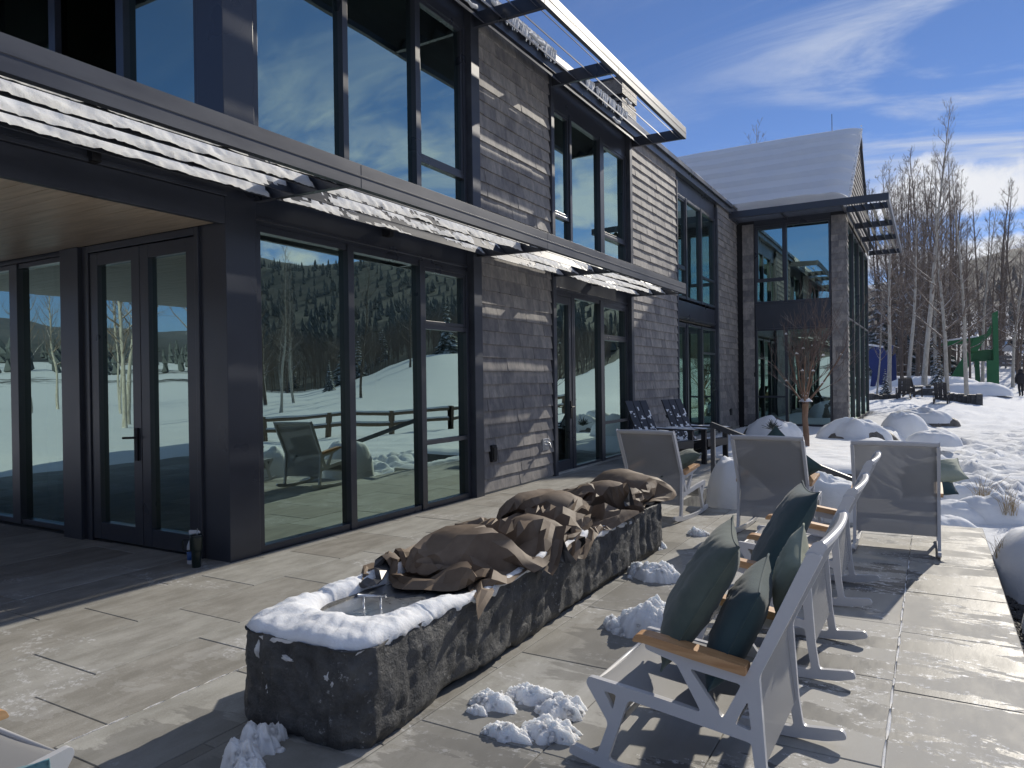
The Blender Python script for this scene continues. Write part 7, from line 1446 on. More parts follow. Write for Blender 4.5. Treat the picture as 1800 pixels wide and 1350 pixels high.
COVER_Z = [222,235,237,235,233,238,247,240,239,230,243,274,285,273,258,244,236,225,220,219,219,219,219,219,219,219,219,219,219,219,219,218,222,227,228,218,219,217,190,171,
223,223,225,224,228,236,234,243,234,243,258,276,288,279,264,255,244,234,227,231,231,227,223,228,239,238,227,225,226,230,239,249,250,238,240,220,219,224,203,185,
219,218,219,218,218,224,225,229,243,256,260,278,286,280,272,257,248,242,246,244,246,247,248,242,236,233,247,258,264,267,271,276,272,254,242,223,227,228,214,196,
219,225,229,232,226,218,225,222,235,254,254,269,286,270,248,230,221,223,233,245,245,240,237,225,226,247,264,272,277,282,284,272,266,256,245,232,235,224,222,204,
220,222,232,242,234,220,218,226,231,249,255,273,279,252,225,219,219,219,227,228,231,224,220,219,224,246,257,266,269,272,276,265,256,250,253,232,239,221,219,210,
206,219,233,243,242,234,225,224,238,245,261,282,266,239,219,219,221,218,222,219,219,219,223,225,230,238,249,255,255,257,266,260,250,249,262,239,237,235,220,214,
217,225,237,242,234,225,219,220,234,242,259,285,259,233,219,229,232,226,219,222,219,219,224,219,235,247,246,241,242,250,253,248,250,252,262,255,250,241,224,218,
221,233,241,242,232,221,219,227,232,244,267,277,259,237,219,219,228,239,241,237,235,225,221,229,251,254,243,234,234,239,239,232,242,246,252,259,255,241,229,219,
226,223,238,241,246,234,221,225,238,254,270,270,255,244,227,219,239,259,249,242,240,243,244,242,252,256,239,234,232,238,222,229,228,233,239,245,250,238,229,217,
219,218,228,227,230,241,233,237,248,257,264,258,250,243,231,221,252,248,230,224,226,233,243,252,257,252,238,228,227,225,223,223,226,222,226,233,242,235,224,216,
219,226,226,220,222,226,235,246,237,246,248,242,237,235,227,238,255,234,228,230,234,243,251,260,259,250,243,229,219,218,227,219,227,220,220,225,232,233,220,215,
223,224,232,227,225,220,237,241,230,240,245,252,252,249,250,252,241,232,229,238,239,247,259,263,251,241,232,219,219,219,223,219,226,223,218,226,226,228,221,214,
217,224,232,225,227,221,229,232,237,258,264,264,251,243,239,235,232,232,237,239,242,254,265,255,248,244,228,223,226,232,224,222,219,219,228,219,229,223,219,215,
221,218,228,226,231,233,226,238,252,268,275,269,262,255,248,244,244,247,239,247,251,262,256,256,255,248,243,241,240,243,237,233,228,224,226,218,225,225,219,217,
220,221,223,233,230,228,236,246,256,264,275,274,271,262,251,244,254,260,251,250,256,266,269,269,266,262,258,256,258,259,254,249,243,235,223,223,222,219,219,218,
217,218,222,232,236,225,237,249,264,267,262,270,270,256,253,253,259,269,263,257,257,261,271,281,278,277,270,274,276,275,267,258,249,239,230,223,220,219,219,219,
217,219,225,231,238,233,238,252,257,262,258,274,264,257,263,262,269,277,277,270,272,277,281,278,289,289,286,287,293,288,281,273,266,259,252,247,240,233,228,218,
215,220,218,226,225,232,243,249,245,249,265,276,262,268,273,275,280,288,295,291,289,285,284,294,299,308,304,306,311,306,301,295,291,286,278,267,253,240,229,219,
206,214,219,221,226,233,246,242,239,241,258,273,267,277,285,291,294,301,309,298,295,300,312,320,327,328,328,329,330,329,325,315,302,286,274,264,254,245,240,230,
196,203,210,219,230,237,250,243,240,240,250,265,278,287,294,303,309,318,323,320,321,328,333,336,336,337,339,342,336,312,285,272,261,258,264,261,252,244,236,229,
206,215,223,228,229,240,253,255,249,246,248,261,278,291,301,308,315,324,330,335,336,338,340,343,344,345,342,321,291,259,238,233,234,237,237,242,247,250,243,236,
206,205,209,217,225,236,249,261,268,268,268,263,269,279,289,302,309,315,321,326,328,330,331,327,320,313,301,274,246,224,220,227,222,226,220,222,225,226,229,227,
176,168,177,188,199,208,218,224,234,244,246,238,244,259,271,286,292,297,302,305,307,309,306,299,288,278,260,238,222,228,236,236,228,218,219,216,207,209,212,216,
154,151,160,172,185,201,218,220,221,222,228,227,234,250,263,276,278,284,284,284,285,285,285,278,262,244,229,227,231,243,246,236,219,219,226,216,203,197,200,204,
168,164,172,173,188,207,222,229,230,225,226,222,234,255,266,274,286,273,270,268,267,262,260,249,238,227,219,224,237,239,239,220,219,222,231,218,204,190,186,195,
175,166,166,180,189,211,227,227,227,218,219,223,244,270,281,293,288,276,257,252,251,247,240,231,223,225,236,237,239,231,220,223,219,230,239,224,212,196,186,185,
184,178,173,183,201,225,220,219,221,222,219,232,268,286,301,305,311,284,256,240,240,234,226,218,234,237,247,243,238,235,231,220,228,248,248,232,220,208,200,202,
201,198,196,202,224,221,219,218,219,221,235,260,301,304,303,314,322,314,278,238,227,221,219,233,236,233,221,219,219,219,221,239,270,265,259,244,239,230,230,240,
223,227,234,242,249,253,248,240,234,240,259,293,321,314,304,310,319,329,312,268,247,219,232,231,219,224,240,253,260,265,268,288,294,286,278,263,253,259,271,282,
234,234,228,228,238,252,259,262,266,285,298,315,317,299,290,290,289,308,331,312,292,256,235,235,253,272,297,313,320,322,321,321,313,305,293,287,291,296,297,293,
241,233,240,287,308,313,313,314,317,320,314,299,289,285,288,277,268,270,292,321,333,307,287,285,300,319,319,313,309,310,311,306,298,289,283,282,285,282,273,264,
229,259,298,304,298,298,301,304,303,285,271,272,276,282,281,274,266,259,256,277,291,318,331,327,307,299,284,281,283,283,284,280,274,269,257,253,258,265,272,271,
275,289,285,279,267,259,253,259,261,245,240,244,251,264,272,265,252,243,245,261,270,283,289,291,278,267,265,271,271,268,265,261,261,258,254,245,255,256,262,274,
269,271,266,259,246,240,235,234,230,244,249,255,257,259,255,254,243,237,236,241,247,256,264,260,256,261,263,260,257,255,252,249,245,243,246,241,250,257,265,271,
259,264,251,248,249,236,224,222,231,244,258,261,262,267,271,264,251,239,230,224,226,234,239,244,247,249,254,245,241,239,238,237,236,240,238,237,249,259,257,261,
257,258,251,236,243,243,234,229,234,241,255,267,275,276,276,272,261,252,243,234,230,226,225,235,232,236,244,251,258,259,257,256,256,252,249,253,251,259,274,273,
256,245,251,248,247,244,227,234,233,238,251,264,271,280,282,275,263,254,246,233,223,220,232,225,218,222,230,230,228,235,240,240,240,241,232,238,247,256,261,263,
247,238,228,219,219,226,239,243,236,243,253,265,268,276,268,262,255,241,228,220,219,234,241,234,232,238,237,235,231,219,219,229,240,239,237,235,228,235,237,235,
235,223,232,236,220,219,219,223,235,242,251,255,258,260,251,246,238,231,221,237,245,256,267,259,257,264,257,251,240,231,221,226,219,219,221,218,206,197,198,201,
230,237,240,240,226,219,221,218,224,219,217,221,230,227,224,222,225,237,256,279,286,293,290,292,284,278,274,264,253,239,227,232,223,219,223,216,202,204,215,220,
216,219,227,238,237,221,217,220,222,228,225,225,239,252,266,271,276,285,294,309,312,314,314,310,303,294,286,274,259,244,240,233,225,220,223,214,209,223,238,242,
218,221,221,223,240,233,219,218,222,219,227,241,252,256,266,277,288,299,310,315,317,318,316,314,309,302,290,278,264,252,245,233,223,225,225,217,222,235,254,252,
229,225,221,225,229,244,230,221,219,227,220,232,246,262,275,286,295,301,306,311,311,309,306,303,297,299,296,286,275,259,244,233,230,228,222,220,233,245,258,260,
220,237,234,240,235,228,240,240,236,224,219,231,247,259,273,278,290,296,301,302,298,296,292,286,284,278,287,281,269,257,242,239,226,228,220,230,242,249,247,240,
219,237,249,247,237,228,221,219,219,218,221,237,247,256,267,278,279,279,282,283,286,281,277,276,271,269,280,276,264,250,243,245,231,222,231,238,245,233,227,226,
218,235,252,259,254,247,235,222,219,223,229,235,234,240,252,269,285,269,262,264,267,270,262,263,259,268,276,264,250,239,248,243,227,219,231,237,232,220,214,215,
215,232,246,262,263,252,237,231,223,219,222,220,230,222,224,243,271,276,259,251,252,260,260,254,256,268,260,247,231,238,252,238,233,219,228,226,228,215,211,209,
219,223,239,254,270,258,242,229,236,232,224,223,243,250,238,219,241,271,273,258,254,252,259,264,255,254,244,231,225,246,250,236,227,220,219,234,218,206,197,196,
225,225,241,257,254,250,247,232,226,239,248,249,257,272,280,256,220,238,265,273,268,266,266,257,247,239,230,218,230,245,249,235,226,222,219,220,222,205,190,187,
222,229,244,254,246,256,244,233,226,224,230,241,256,273,291,302,258,231,243,256,259,257,249,251,246,229,220,219,227,251,248,242,233,227,218,220,231,215,198,183,
219,233,236,247,239,257,255,246,252,261,267,268,264,266,274,297,309,250,222,246,248,241,244,232,223,219,219,225,246,258,249,239,233,223,218,219,219,224,198,179,
218,227,230,238,243,253,266,260,266,254,242,239,228,230,238,263,298,298,238,218,224,220,219,221,234,243,251,262,273,266,251,244,230,236,225,220,225,227,199,179,
218,224,229,229,235,250,269,260,243,234,228,225,238,234,230,236,263,316,293,250,238,237,253,272,290,299,297,289,277,266,254,240,239,248,238,226,233,234,209,187,
223,217,224,226,232,246,263,246,237,229,231,233,243,234,231,229,239,274,316,313,301,294,305,318,319,315,306,296,286,279,274,260,251,256,248,236,240,243,214,193,
220,220,219,229,240,254,251,246,246,239,232,233,236,238,230,229,228,242,266,295,310,325,321,308,294,287,289,288,285,280,278,275,277,266,249,247,244,242,222,204,
219,219,220,227,239,243,242,242,248,239,238,231,232,231,233,231,229,228,230,247,258,276,279,274,265,263,265,260,257,255,263,255,254,266,250,233,240,233,225,214,
239,238,236,236,236,242,230,235,241,230,229,229,224,220,218,218,218,218,218,221,227,240,248,249,247,248,249,248,253,258,249,245,250,258,248,228,234,233,221,219,
225,224,220,219,222,232,230,239,234,226,220,219,221,220,219,220,219,219,225,227,227,219,223,226,228,230,234,242,245,250,238,237,243,250,239,227,233,248,221,223,
216,226,226,237,242,243,245,237,229,219,223,219,220,222,219,221,223,225,222,220,225,222,226,235,245,240,235,246,254,242,232,234,232,246,233,218,223,244,226,218,
219,221,235,246,252,248,241,230,218,222,221,221,217,221,220,223,223,227,219,227,229,235,235,245,257,259,252,248,247,244,228,238,230,239,242,219,224,234,231,218,
216,224,225,237,240,241,227,219,222,222,221,222,223,225,224,225,223,226,225,236,233,237,246,249,256,253,262,254,243,238,234,236,233,234,243,228,221,239,236,225,
218,218,232,231,230,228,227,232,235,238,240,241,242,243,242,242,239,227,230,239,242,249,251,248,249,244,255,251,237,223,219,219,218,220,235,228,219,235,229,221,
204,218,227,228,238,243,242,247,252,257,260,258,262,266,264,264,257,244,237,248,253,260,252,236,235,234,241,245,233,218,223,228,218,224,224,226,218,237,234,219,
201,212,226,236,242,250,252,256,263,268,268,271,276,280,277,276,267,254,241,253,258,264,256,240,227,227,234,236,236,219,220,225,219,227,218,228,220,238,233,218,
194,210,227,239,252,264,271,273,277,284,294,303,310,313,308,301,291,276,254,259,265,272,262,249,234,223,218,221,224,228,219,219,226,233,235,226,223,241,227,218,
192,210,228,245,256,272,282,300,312,319,324,327,330,331,329,320,308,296,276,265,270,281,269,258,244,232,222,222,218,223,226,226,243,242,225,221,232,240,221,219,
192,209,230,253,270,297,314,318,319,320,321,323,328,332,334,331,324,312,297,277,278,288,277,264,250,239,233,225,219,219,227,246,247,226,218,222,235,225,219,218,
196,214,240,270,297,318,331,335,337,337,333,326,325,331,336,336,332,324,311,294,289,297,283,267,254,246,242,238,230,234,253,247,231,218,219,222,219,219,229,217,
204,227,255,286,306,316,317,315,319,325,336,337,327,328,335,338,336,331,321,309,302,306,285,268,261,254,252,253,246,257,246,234,218,226,234,232,230,226,234,220,
208,232,262,285,294,312,311,306,310,316,326,332,335,327,333,336,338,335,327,316,315,308,289,272,265,271,270,267,262,255,234,221,219,228,234,241,247,247,243,228,
214,239,266,283,292,301,299,298,305,312,316,324,334,334,325,331,336,334,331,326,321,310,298,283,272,284,288,281,268,249,230,218,219,220,224,233,246,260,251,236,
224,246,265,278,285,285,285,290,289,296,302,309,321,337,327,325,330,331,329,322,318,314,304,293,282,294,286,270,256,241,222,226,236,249,260,268,275,271,260,244,
230,244,259,267,277,284,286,286,292,300,309,315,318,325,329,323,322,324,323,319,316,307,307,295,295,283,268,254,241,237,242,253,266,278,276,265,262,262,260,251,
226,240,246,255,268,284,297,297,303,311,315,312,310,315,317,317,317,314,313,309,305,304,303,290,278,269,271,272,276,280,284,291,296,285,270,255,245,235,245,257,
221,228,245,261,287,300,308,309,315,312,303,301,304,303,303,302,303,302,300,298,296,293,287,280,274,271,266,263,262,262,262,260,258,253,243,233,224,224,237,265,
237,249,254,278,299,306,307,311,304,295,289,289,292,291,287,289,291,291,291,285,282,278,272,264,260,255,246,237,230,225,225,228,235,226,220,223,215,221,243,271,
259,272,287,296,308,305,295,282,276,280,276,279,284,266,264,268,274,278,279,272,271,264,262,261,256,248,235,228,219,222,235,239,241,227,217,217,216,218,248,265,
273,282,287,284,280,273,267,267,278,278,284,280,255,246,240,243,253,263,263,260,260,253,248,247,245,239,240,224,218,227,242,248,238,229,222,218,216,226,253,288,
267,269,255,251,251,252,267,279,282,279,278,255,242,223,219,224,236,246,249,245,249,248,243,238,234,231,231,231,221,232,245,252,241,228,234,225,222,243,281,304,
245,230,232,234,239,250,265,276,288,282,259,239,234,219,226,219,228,236,236,233,234,240,235,228,222,219,219,220,218,232,245,252,237,239,238,221,223,273,309,330,
224,224,227,219,227,243,261,276,287,270,248,233,226,219,225,225,226,225,222,235,231,226,225,219,219,229,233,233,219,219,231,242,242,237,235,219,253,302,338,359,
214,218,224,230,236,243,258,276,279,263,245,228,221,226,232,236,233,222,219,229,224,221,219,232,225,230,233,233,219,219,220,219,224,219,219,241,290,345,352,345,
215,224,235,233,247,255,260,276,283,264,243,225,233,239,255,251,241,239,246,246,242,223,218,232,244,228,219,221,233,244,254,258,250,247,260,287,341,340,322,310,
217,220,233,234,233,253,273,278,287,265,243,229,242,275,293,296,292,282,267,248,242,241,245,232,225,242,257,262,265,275,293,307,306,309,326,338,324,300,282,274,
219,225,225,231,225,242,264,281,290,270,249,242,274,314,327,318,312,304,297,286,273,257,254,258,259,251,254,265,279,295,307,292,293,296,297,292,276,261,251,247,
219,222,226,222,216,232,258,276,283,275,255,262,311,336,330,316,304,310,301,284,281,271,252,268,276,277,267,275,289,291,277,258,251,252,254,252,251,250,243,242,
223,219,228,225,227,231,255,270,269,275,270,290,335,332,321,310,299,293,302,300,287,275,264,256,254,263,262,266,267,259,245,248,246,242,239,237,237,239,240,240,
237,233,235,232,237,249,260,264,254,261,272,317,329,321,313,311,296,297,294,299,289,286,265,257,257,251,253,256,248,239,233,233,238,242,243,237,238,230,227,229,
255,251,246,255,262,273,266,248,244,260,300,324,319,315,309,310,299,295,301,286,279,283,265,250,255,252,251,243,235,226,231,231,226,224,233,250,259,255,247,235,
240,253,258,261,267,260,245,248,270,293,316,311,308,305,308,294,295,285,290,281,273,269,255,251,249,250,239,236,224,218,219,221,219,219,219,219,230,244,255,259,
226,231,233,242,248,253,258,273,298,307,303,302,298,295,295,278,274,273,271,271,265,252,255,253,261,253,247,241,236,231,229,228,226,222,222,223,225,238,232,223,
195,209,220,231,241,258,283,295,294,292,290,292,285,278,276,260,252,252,253,252,253,262,262,265,262,269,265,262,258,255,252,250,248,242,234,227,230,222,217,217,
187,199,209,220,236,259,280,281,280,278,284,281,270,262,255,240,230,234,244,252,258,272,275,283,282,289,294,290,285,281,277,274,269,261,255,244,229,218,220,219,
185,200,210,221,234,254,269,270,267,268,269,269,257,251,235,220,223,230,237,249,258,277,293,307,315,319,318,312,303,291,286,291,271,270,255,245,236,222,226,219,
187,201,210,226,237,249,255,256,257,257,254,255,251,239,219,220,231,242,249,264,274,295,316,327,333,332,325,324,315,300,290,290,276,262,256,246,233,235,224,218,
189,196,209,219,228,242,243,246,247,251,243,240,240,219,220,234,248,258,268,282,291,313,330,337,336,330,317,305,306,308,294,288,275,260,255,244,231,234,236,225,
193,202,212,222,220,233,242,254,261,253,238,230,220,221,232,249,263,275,287,303,312,328,336,337,326,318,304,292,293,305,296,287,274,259,250,245,233,223,234,238,
200,204,206,216,232,245,255,267,272,260,243,225,225,233,248,264,278,293,303,319,326,333,331,325,317,305,295,286,291,293,298,287,272,264,256,248,237,229,222,234,
200,212,229,240,246,256,265,275,274,256,236,233,242,254,274,289,300,311,319,327,328,322,315,307,298,298,287,279,286,285,284,284,271,267,255,249,239,229,226,227,
197,213,232,247,257,267,275,286,263,256,245,256,269,286,295,287,293,302,318,316,307,301,296,290,283,286,276,284,287,289,282,277,268,262,259,246,242,229,231,219,
190,206,228,245,261,274,287,274,271,266,275,287,292,291,283,279,292,297,305,304,293,280,279,273,268,272,268,274,285,294,288,275,266,266,255,253,242,228,218,222,
186,205,219,235,249,264,272,281,281,283,277,273,269,264,270,275,278,280,289,297,289,275,267,261,253,257,258,264,279,291,285,274,269,258,252,245,245,234,229,221,
184,204,220,229,244,248,257,261,260,257,254,249,244,244,251,254,258,267,283,281,274,263,252,246,244,243,246,259,274,287,280,270,261,256,249,237,245,241,229,225,
182,197,211,225,231,239,244,254,242,240,232,228,227,231,238,248,263,279,270,259,255,247,238,233,231,234,251,271,287,291,276,265,253,245,242,232,234,237,225,217,
184,197,213,224,219,226,233,233,237,227,219,226,241,250,258,269,266,255,247,237,234,228,225,222,227,248,276,296,301,289,274,260,247,242,236,233,239,234,229,217,
187,199,214,222,229,220,220,221,218,224,221,240,257,262,258,251,245,234,226,221,226,218,220,231,257,288,316,314,301,285,270,256,248,245,240,236,231,223,218,219,
191,204,213,224,229,240,240,226,230,222,230,250,248,239,239,236,222,222,219,223,227,230,239,267,303,330,324,310,297,283,268,253,240,234,234,227,220,221,225,227,
203,209,220,229,239,251,248,243,221,225,236,241,250,246,239,221,221,226,234,243,248,257,276,309,334,329,316,300,286,276,262,248,237,239,241,236,229,222,226,234,
220,221,227,237,251,254,243,227,232,240,242,235,252,254,238,229,238,247,260,273,278,295,317,336,334,313,292,282,272,262,252,242,234,231,231,236,229,219,220,234,
222,218,217,234,250,248,237,235,227,229,227,236,253,258,251,253,262,280,296,311,317,330,340,338,319,294,275,264,254,242,233,224,219,217,221,229,235,220,218,229,
222,225,220,231,246,253,242,231,226,219,228,241,255,274,282,290,301,316,328,339,343,345,339,323,300,277,262,253,240,229,220,214,214,217,219,222,230,226,223,224,
221,219,217,227,239,252,245,234,221,225,234,244,262,284,305,320,334,343,349,348,345,336,324,307,288,270,255,241,234,220,218,217,219,219,226,233,234,229,219,219,
220,226,228,234,243,235,244,244,234,242,248,258,276,300,322,339,350,354,350,341,336,326,312,293,274,257,250,240,232,232,230,228,221,222,231,229,222,227,219,217,
220,218,222,236,233,227,231,243,254,264,272,282,296,314,335,349,353,352,340,327,319,302,287,270,257,248,251,245,244,246,240,236,227,232,237,223,223,230,223,219,
207,205,220,228,225,222,223,236,251,267,280,287,301,320,340,349,343,340,314,299,291,279,278,259,254,263,264,261,255,254,243,240,230,238,242,221,230,226,229,219,
189,203,217,216,219,219,225,241,258,274,288,299,312,327,340,342,332,324,317,299,292,279,263,257,268,279,275,279,264,258,249,243,237,231,246,238,222,217,219,227,
192,205,208,212,219,219,229,246,264,279,292,305,318,330,334,332,329,321,314,297,288,275,283,290,291,289,277,286,269,260,259,249,241,240,242,249,232,225,217,226,
202,211,212,215,220,225,234,249,268,286,302,312,318,319,320,320,324,324,309,294,288,296,296,288,285,288,291,292,282,276,271,262,253,243,237,245,232,230,222,221,
230,220,230,238,245,249,255,265,277,289,303,291,297,304,305,308,313,317,313,304,301,284,267,262,262,267,276,290,279,275,281,276,264,255,249,242,234,237,225,218,
225,227,235,249,265,279,286,291,295,297,293,282,282,288,291,295,299,301,295,280,274,261,247,243,246,250,258,275,286,289,290,278,257,242,249,245,239,227,221,219,
230,241,244,239,254,260,266,275,285,283,279,276,270,279,278,281,284,280,267,255,247,233,227,227,231,237,247,260,265,271,279,261,244,226,223,226,232,224,219,218,
223,229,238,243,245,253,259,266,267,264,259,259,268,273,276,273,263,251,237,223,220,225,218,218,229,240,252,253,253,258,260,252,229,218,219,225,230,222,219,218,
220,230,228,233,236,241,255,262,245,235,239,245,257,267,263,249,235,221,218,219,225,220,219,226,235,242,247,258,269,259,247,228,224,218,219,225,229,223,219,217,
217,224,228,226,225,242,254,232,219,219,219,232,245,251,256,243,226,219,219,221,220,219,226,230,235,245,259,265,268,249,229,224,224,220,218,224,227,226,218,219,
228,219,221,218,230,241,231,219,219,225,223,221,233,234,241,234,220,219,219,219,219,226,229,230,242,249,246,250,248,232,229,232,227,225,218,223,226,229,218,219,
254,236,226,228,230,219,219,220,221,218,219,218,219,222,219,222,219,219,219,222,227,227,229,238,242,238,234,238,235,227,231,237,235,229,229,222,225,227,221,219]
def cover():
    ny, nx = 126, 40; A = np.stack([np.array(q, float).reshape(ny, nx) for q in (COVER_X, COVER_Y, COVER_Z)], -1)/500
    A[..., 0] += 2.83-.042*(A[..., 1]+2.1+.48)*.45+.02; A[..., 1] = A[..., 1]*.98+4.88
    i = np.arange(ny-1)[:, None]*nx; j = np.arange(nx-1)[None, :]
    F = np.stack([i+j, i+j+1, i+nx+j+1, i+nx+j], -1).reshape(-1, 4)
    o = npmesh('cover', A.reshape(-1, 3), F, TARP)
    d = o.modifiers.new('stiff_folds', 'DECIMATE'); d.ratio = .55
    b = o.modifiers.new('fold_lines', 'EDGE_SPLIT'); b.split_angle = R(27)
    tag(o, 'crumpled brown canvas cover heaped along the stone trough', 'cover')
cover()
# ------------------------------------------------------------------ trees
def tree_mesh(H, r0, seed, first=.28, nb=26, blen=.26, up=.75, sub=6, tw=4, wob=.02, fork=0, sides=7, thin=1.0):
    rs = random.Random(seed); T = MB(); C = MB()
    def path(p, d, L, n, bend, wobble):
        pts = [np.array(p, float)]; d = np.array(d, float)
        for i in range(n):
            d = d+np.array([rs.gauss(0, wobble), rs.gauss(0, wobble), bend+rs.gauss(0, wobble*.5)]); d /= np.linalg.norm(d); pts.append(pts[-1]+d*L/n)
        return pts
    tp = path((0,0,-.25), (rs.gauss(0,.02), rs.gauss(0,.02), 1), H, 16, .02, wob)
    k = len(tp); rad = [r0*(1.25 if i == 0 else 1)*(1-.93*(i/(k-1))**1.05) for i in range(k)]
    T.tube(tp, rad, sides)
    def at(t): f = t*(k-1); i = min(k-2, int(f)); return tp[i]+(tp[i+1]-tp[i])*(f-i), rad[i]+(rad[i+1]-rad[i])*(f-i)
    ga = rs.uniform(0, 6)
    for b in range(nb):
        t = first+(1-first)*((b+.5)/nb)**.9*.98; p, rr = at(t); ga += 2.4+rs.gauss(0, .4)
        L = H*blen*(1.08-t)**.65*rs.uniform(.6, 1.15); e = up*(.55+.6*t)+rs.gauss(0, .13)
        d = (math.cos(ga)*math.cos(e), math.sin(ga)*math.cos(e), math.sin(e))
        bp = path(p, d, L, 6, .09, .10); br = [max(.004*thin, min(rr*.55, .028*L+.006)*(1-.85*i/6)) for i in range(7)]
        C.tube(bp, br, 4, cap=False)
        for s in range(sub):
            q = rs.uniform(.25, 1); f = q*6; i = min(5, int(f)); sp = bp[i]+(bp[i+1]-bp[i])*(f-i); bd = bp[i+1]-bp[i]; bd /= np.linalg.norm(bd)
            v = np.array([rs.gauss(0,1), rs.gauss(0,1), rs.gauss(.5,.8)]); v /= np.linalg.norm(v); d2 = bd*.8+v*.75; d2 /= np.linalg.norm(d2)
            L2 = L*(.55-.25*q)*rs.uniform(.6, 1.2); p2 = path(sp, d2, L2, 3, .07, .12); r2 = max(.0038*thin, br[i]*.42)
            C.tube(p2, [r2, r2*.8, r2*.6, .0028*thin], 3, cap=False)
            for w in range(tw):
                j = rs.randint(0, 2); v = np.array([rs.gauss(0,1), rs.gauss(0,1), rs.gauss(.4,.8)]); v /= np.linalg.norm(v); d3 = (p2[j+1]-p2[j]); d3 = d3/np.linalg.norm(d3)*.8+v*.7; d3 /= np.linalg.norm(d3)
                s3 = p2[j]+(p2[j+1]-p2[j])*rs.random(); L3 = L2*rs.uniform(.3, .6); C.tube([s3, s3+d3*L3*.5, s3+(d3+np.array([0,0,.2]))*L3], [.0042*thin, .0034*thin, .002*thin], 3, cap=False)
    return T, C
def tree(H, r0, seed, bark, twig, name='aspen_tree', **kw):
    e = empty(name); T, C = tree_mesh(H, r0, seed, **kw); T.build('trunk', bark, e); C.build('crown', twig, e); return e
def az_pos(px, r):
    d = ray(px, 660); h = math.hypot(d[0], d[1]); return CAM[0]+d[0]/h*r, CAM[1]+d[1]/h*r
P_ = [tree(15, .135, 1, ASPEN, TWIG, nb=34, up=.95, blen=.21), tree(15, .125, 2, ASPEN, TWIG, nb=30, first=.22, up=.9, blen=.2), tree(15, .14, 3, ASPEN, TWIG, nb=36, first=.32, up=.95, blen=.2)]
D_ = [tree(16, .14, 4, TWIGD, TWIGD, nb=30, first=.12, blen=.2, sub=6, tw=4, thin=1.7), tree(16, .13, 5, TWIGD, TWIGD, nb=28, first=.16, blen=.22, thin=1.7), tree(16, .15, 6, TWIGD, TWIGD, nb=32, first=.1, blen=.18, thin=1.7)]
used = {}
def put(proto, x, y, s, rz, label, group, z=None):
    if proto.name not in used: e = proto; used[proto.name] = 1
    else: e = copy_tree(proto)
    e.location = (x, y, tz(x, y) if z is None else z); e.scale = (s, s, s); e.rotation_euler = (0, 0, rz)
    tag(e, label, 'tree', group); return e
def trees():
    rs = random.Random(21)
    G = 'bare aspens at the edge of the lawn'
    for (px, r, H, k, lb) in ((1563, 50, 14.5, 0, 'pale aspen trunk just right of the glazed wing end'), (1624, 54, 18.4, 2, 'tallest bare aspen with a straight pale trunk behind the fire pit'),
                              (1666, 46, 14.2, 1, 'bare aspen with black scarred bark left of the green play structure'), (1699, 47, 13.2, 0, 'bare aspen in front of the green play structure'),
                              (1780, 75, 16.5, 1, 'lone bare aspen at the right, left of the person'), (1541, 47, 6.2, 2, 'young thin aspen in front of the blue play structure'),
                              (1597, 60, 15.5, 2, 'slender aspen behind, between two thick pale trunks'), (1646, 63, 16, 1, 'slim aspen behind the tree with scarred bark'), (1727, 72, 15, 2, 'bare aspen rising behind the green play structure')):
        x, y = az_pos(px, r); e = put(P_[k], x, y, H/15, rs.uniform(0, 6), lb, G)
    for i in range(54):
        px = rs.triangular(1530, 1745, 1590) if i < 40 else rs.uniform(1690, 1830); r = rs.uniform(62, 118); x, y = az_pos(px, r); H = rs.uniform(.20, .285)*r*(1.0 if px < 1680 else .75)
        put(D_[i % 3], x, y, min(H, 24)/16, rs.uniform(0, 6), 'one of the many thin bare trees crowded in the grove behind the aspens', 'bare trees of the grove')
    x, y = az_pos(1328, 62); put(P_[0], x, y, 1.52, 1.0, 'bare tree whose twig tips show above the wing roof', G)
    # trees out on the land to the right and behind the viewer
    g2 = 'trees mirrored in the windows'
    for i in range(26):
        a = R(rs.choice((rs.uniform(28, 60), rs.uniform(33, 52)))); r = rs.uniform(48, 130); x, y = 5.27+r*math.sin(a), r*math.cos(a)
        put(rs.choice(P_+D_), x, y, rs.uniform(.6, 1.05), rs.uniform(0, 6), 'one of the bare trees on the meadow seen mirrored in the big windows', g2)
    for i in range(26):
        a = R(rs.uniform(-150, -100)); r = rs.uniform(20, 60); x, y = 5.27+r*math.sin(a), r*math.cos(a)
        put(rs.choice(P_), x, y, rs.uniform(.55, .9), rs.uniform(0, 6), 'one of the pale aspens beyond the porch seen mirrored in the doors', 'aspens mirrored in the porch doors')
trees()
def conifer(H, seed, tiers=16, n=11):
    rs = random.Random(seed); e = empty('spruce_tree'); C = MB()
    T = MB(); T.tube([(0,0,-.2), (0,0,H*.5), (0,0,H*.97)], [H*.02, H*.013, .01], 6); T.build('trunk', TWIGD, e)
    for i in range(tiers):
        t = i/(tiers-1); z = H*(.06+.92*t); L = H*.24*(1-t)**.85+.06
        for k in range(n):
            a = 2*math.pi*(k+rs.random())/n+i; l = L*rs.uniform(.65, 1.15); dz = -l*rs.uniform(.2, .55); c, s = math.cos(a), math.sin(a); w = l*.26
            tip = (c*l, s*l, z+dz); m1 = (c*l*.55-s*w, s*l*.55+c*w, z+dz*.45); m2 = (c*l*.55+s*w, s*l*.55-c*w, z+dz*.45); top = (c*l*.5, s*l*.5, z+dz*.25+.05*l); b = (c*l*.5, s*l*.5, z+dz*.7)
            C.add([(0,0,z+.05), m1, tip, m2, top, b], [(0,1,4), (1,2,4), (2,3,4), (3,0,4), (0,5,1), (1,5,2), (2,5,3), (3,5,0)])
    C.build('crown', NEEDLE, e); return e
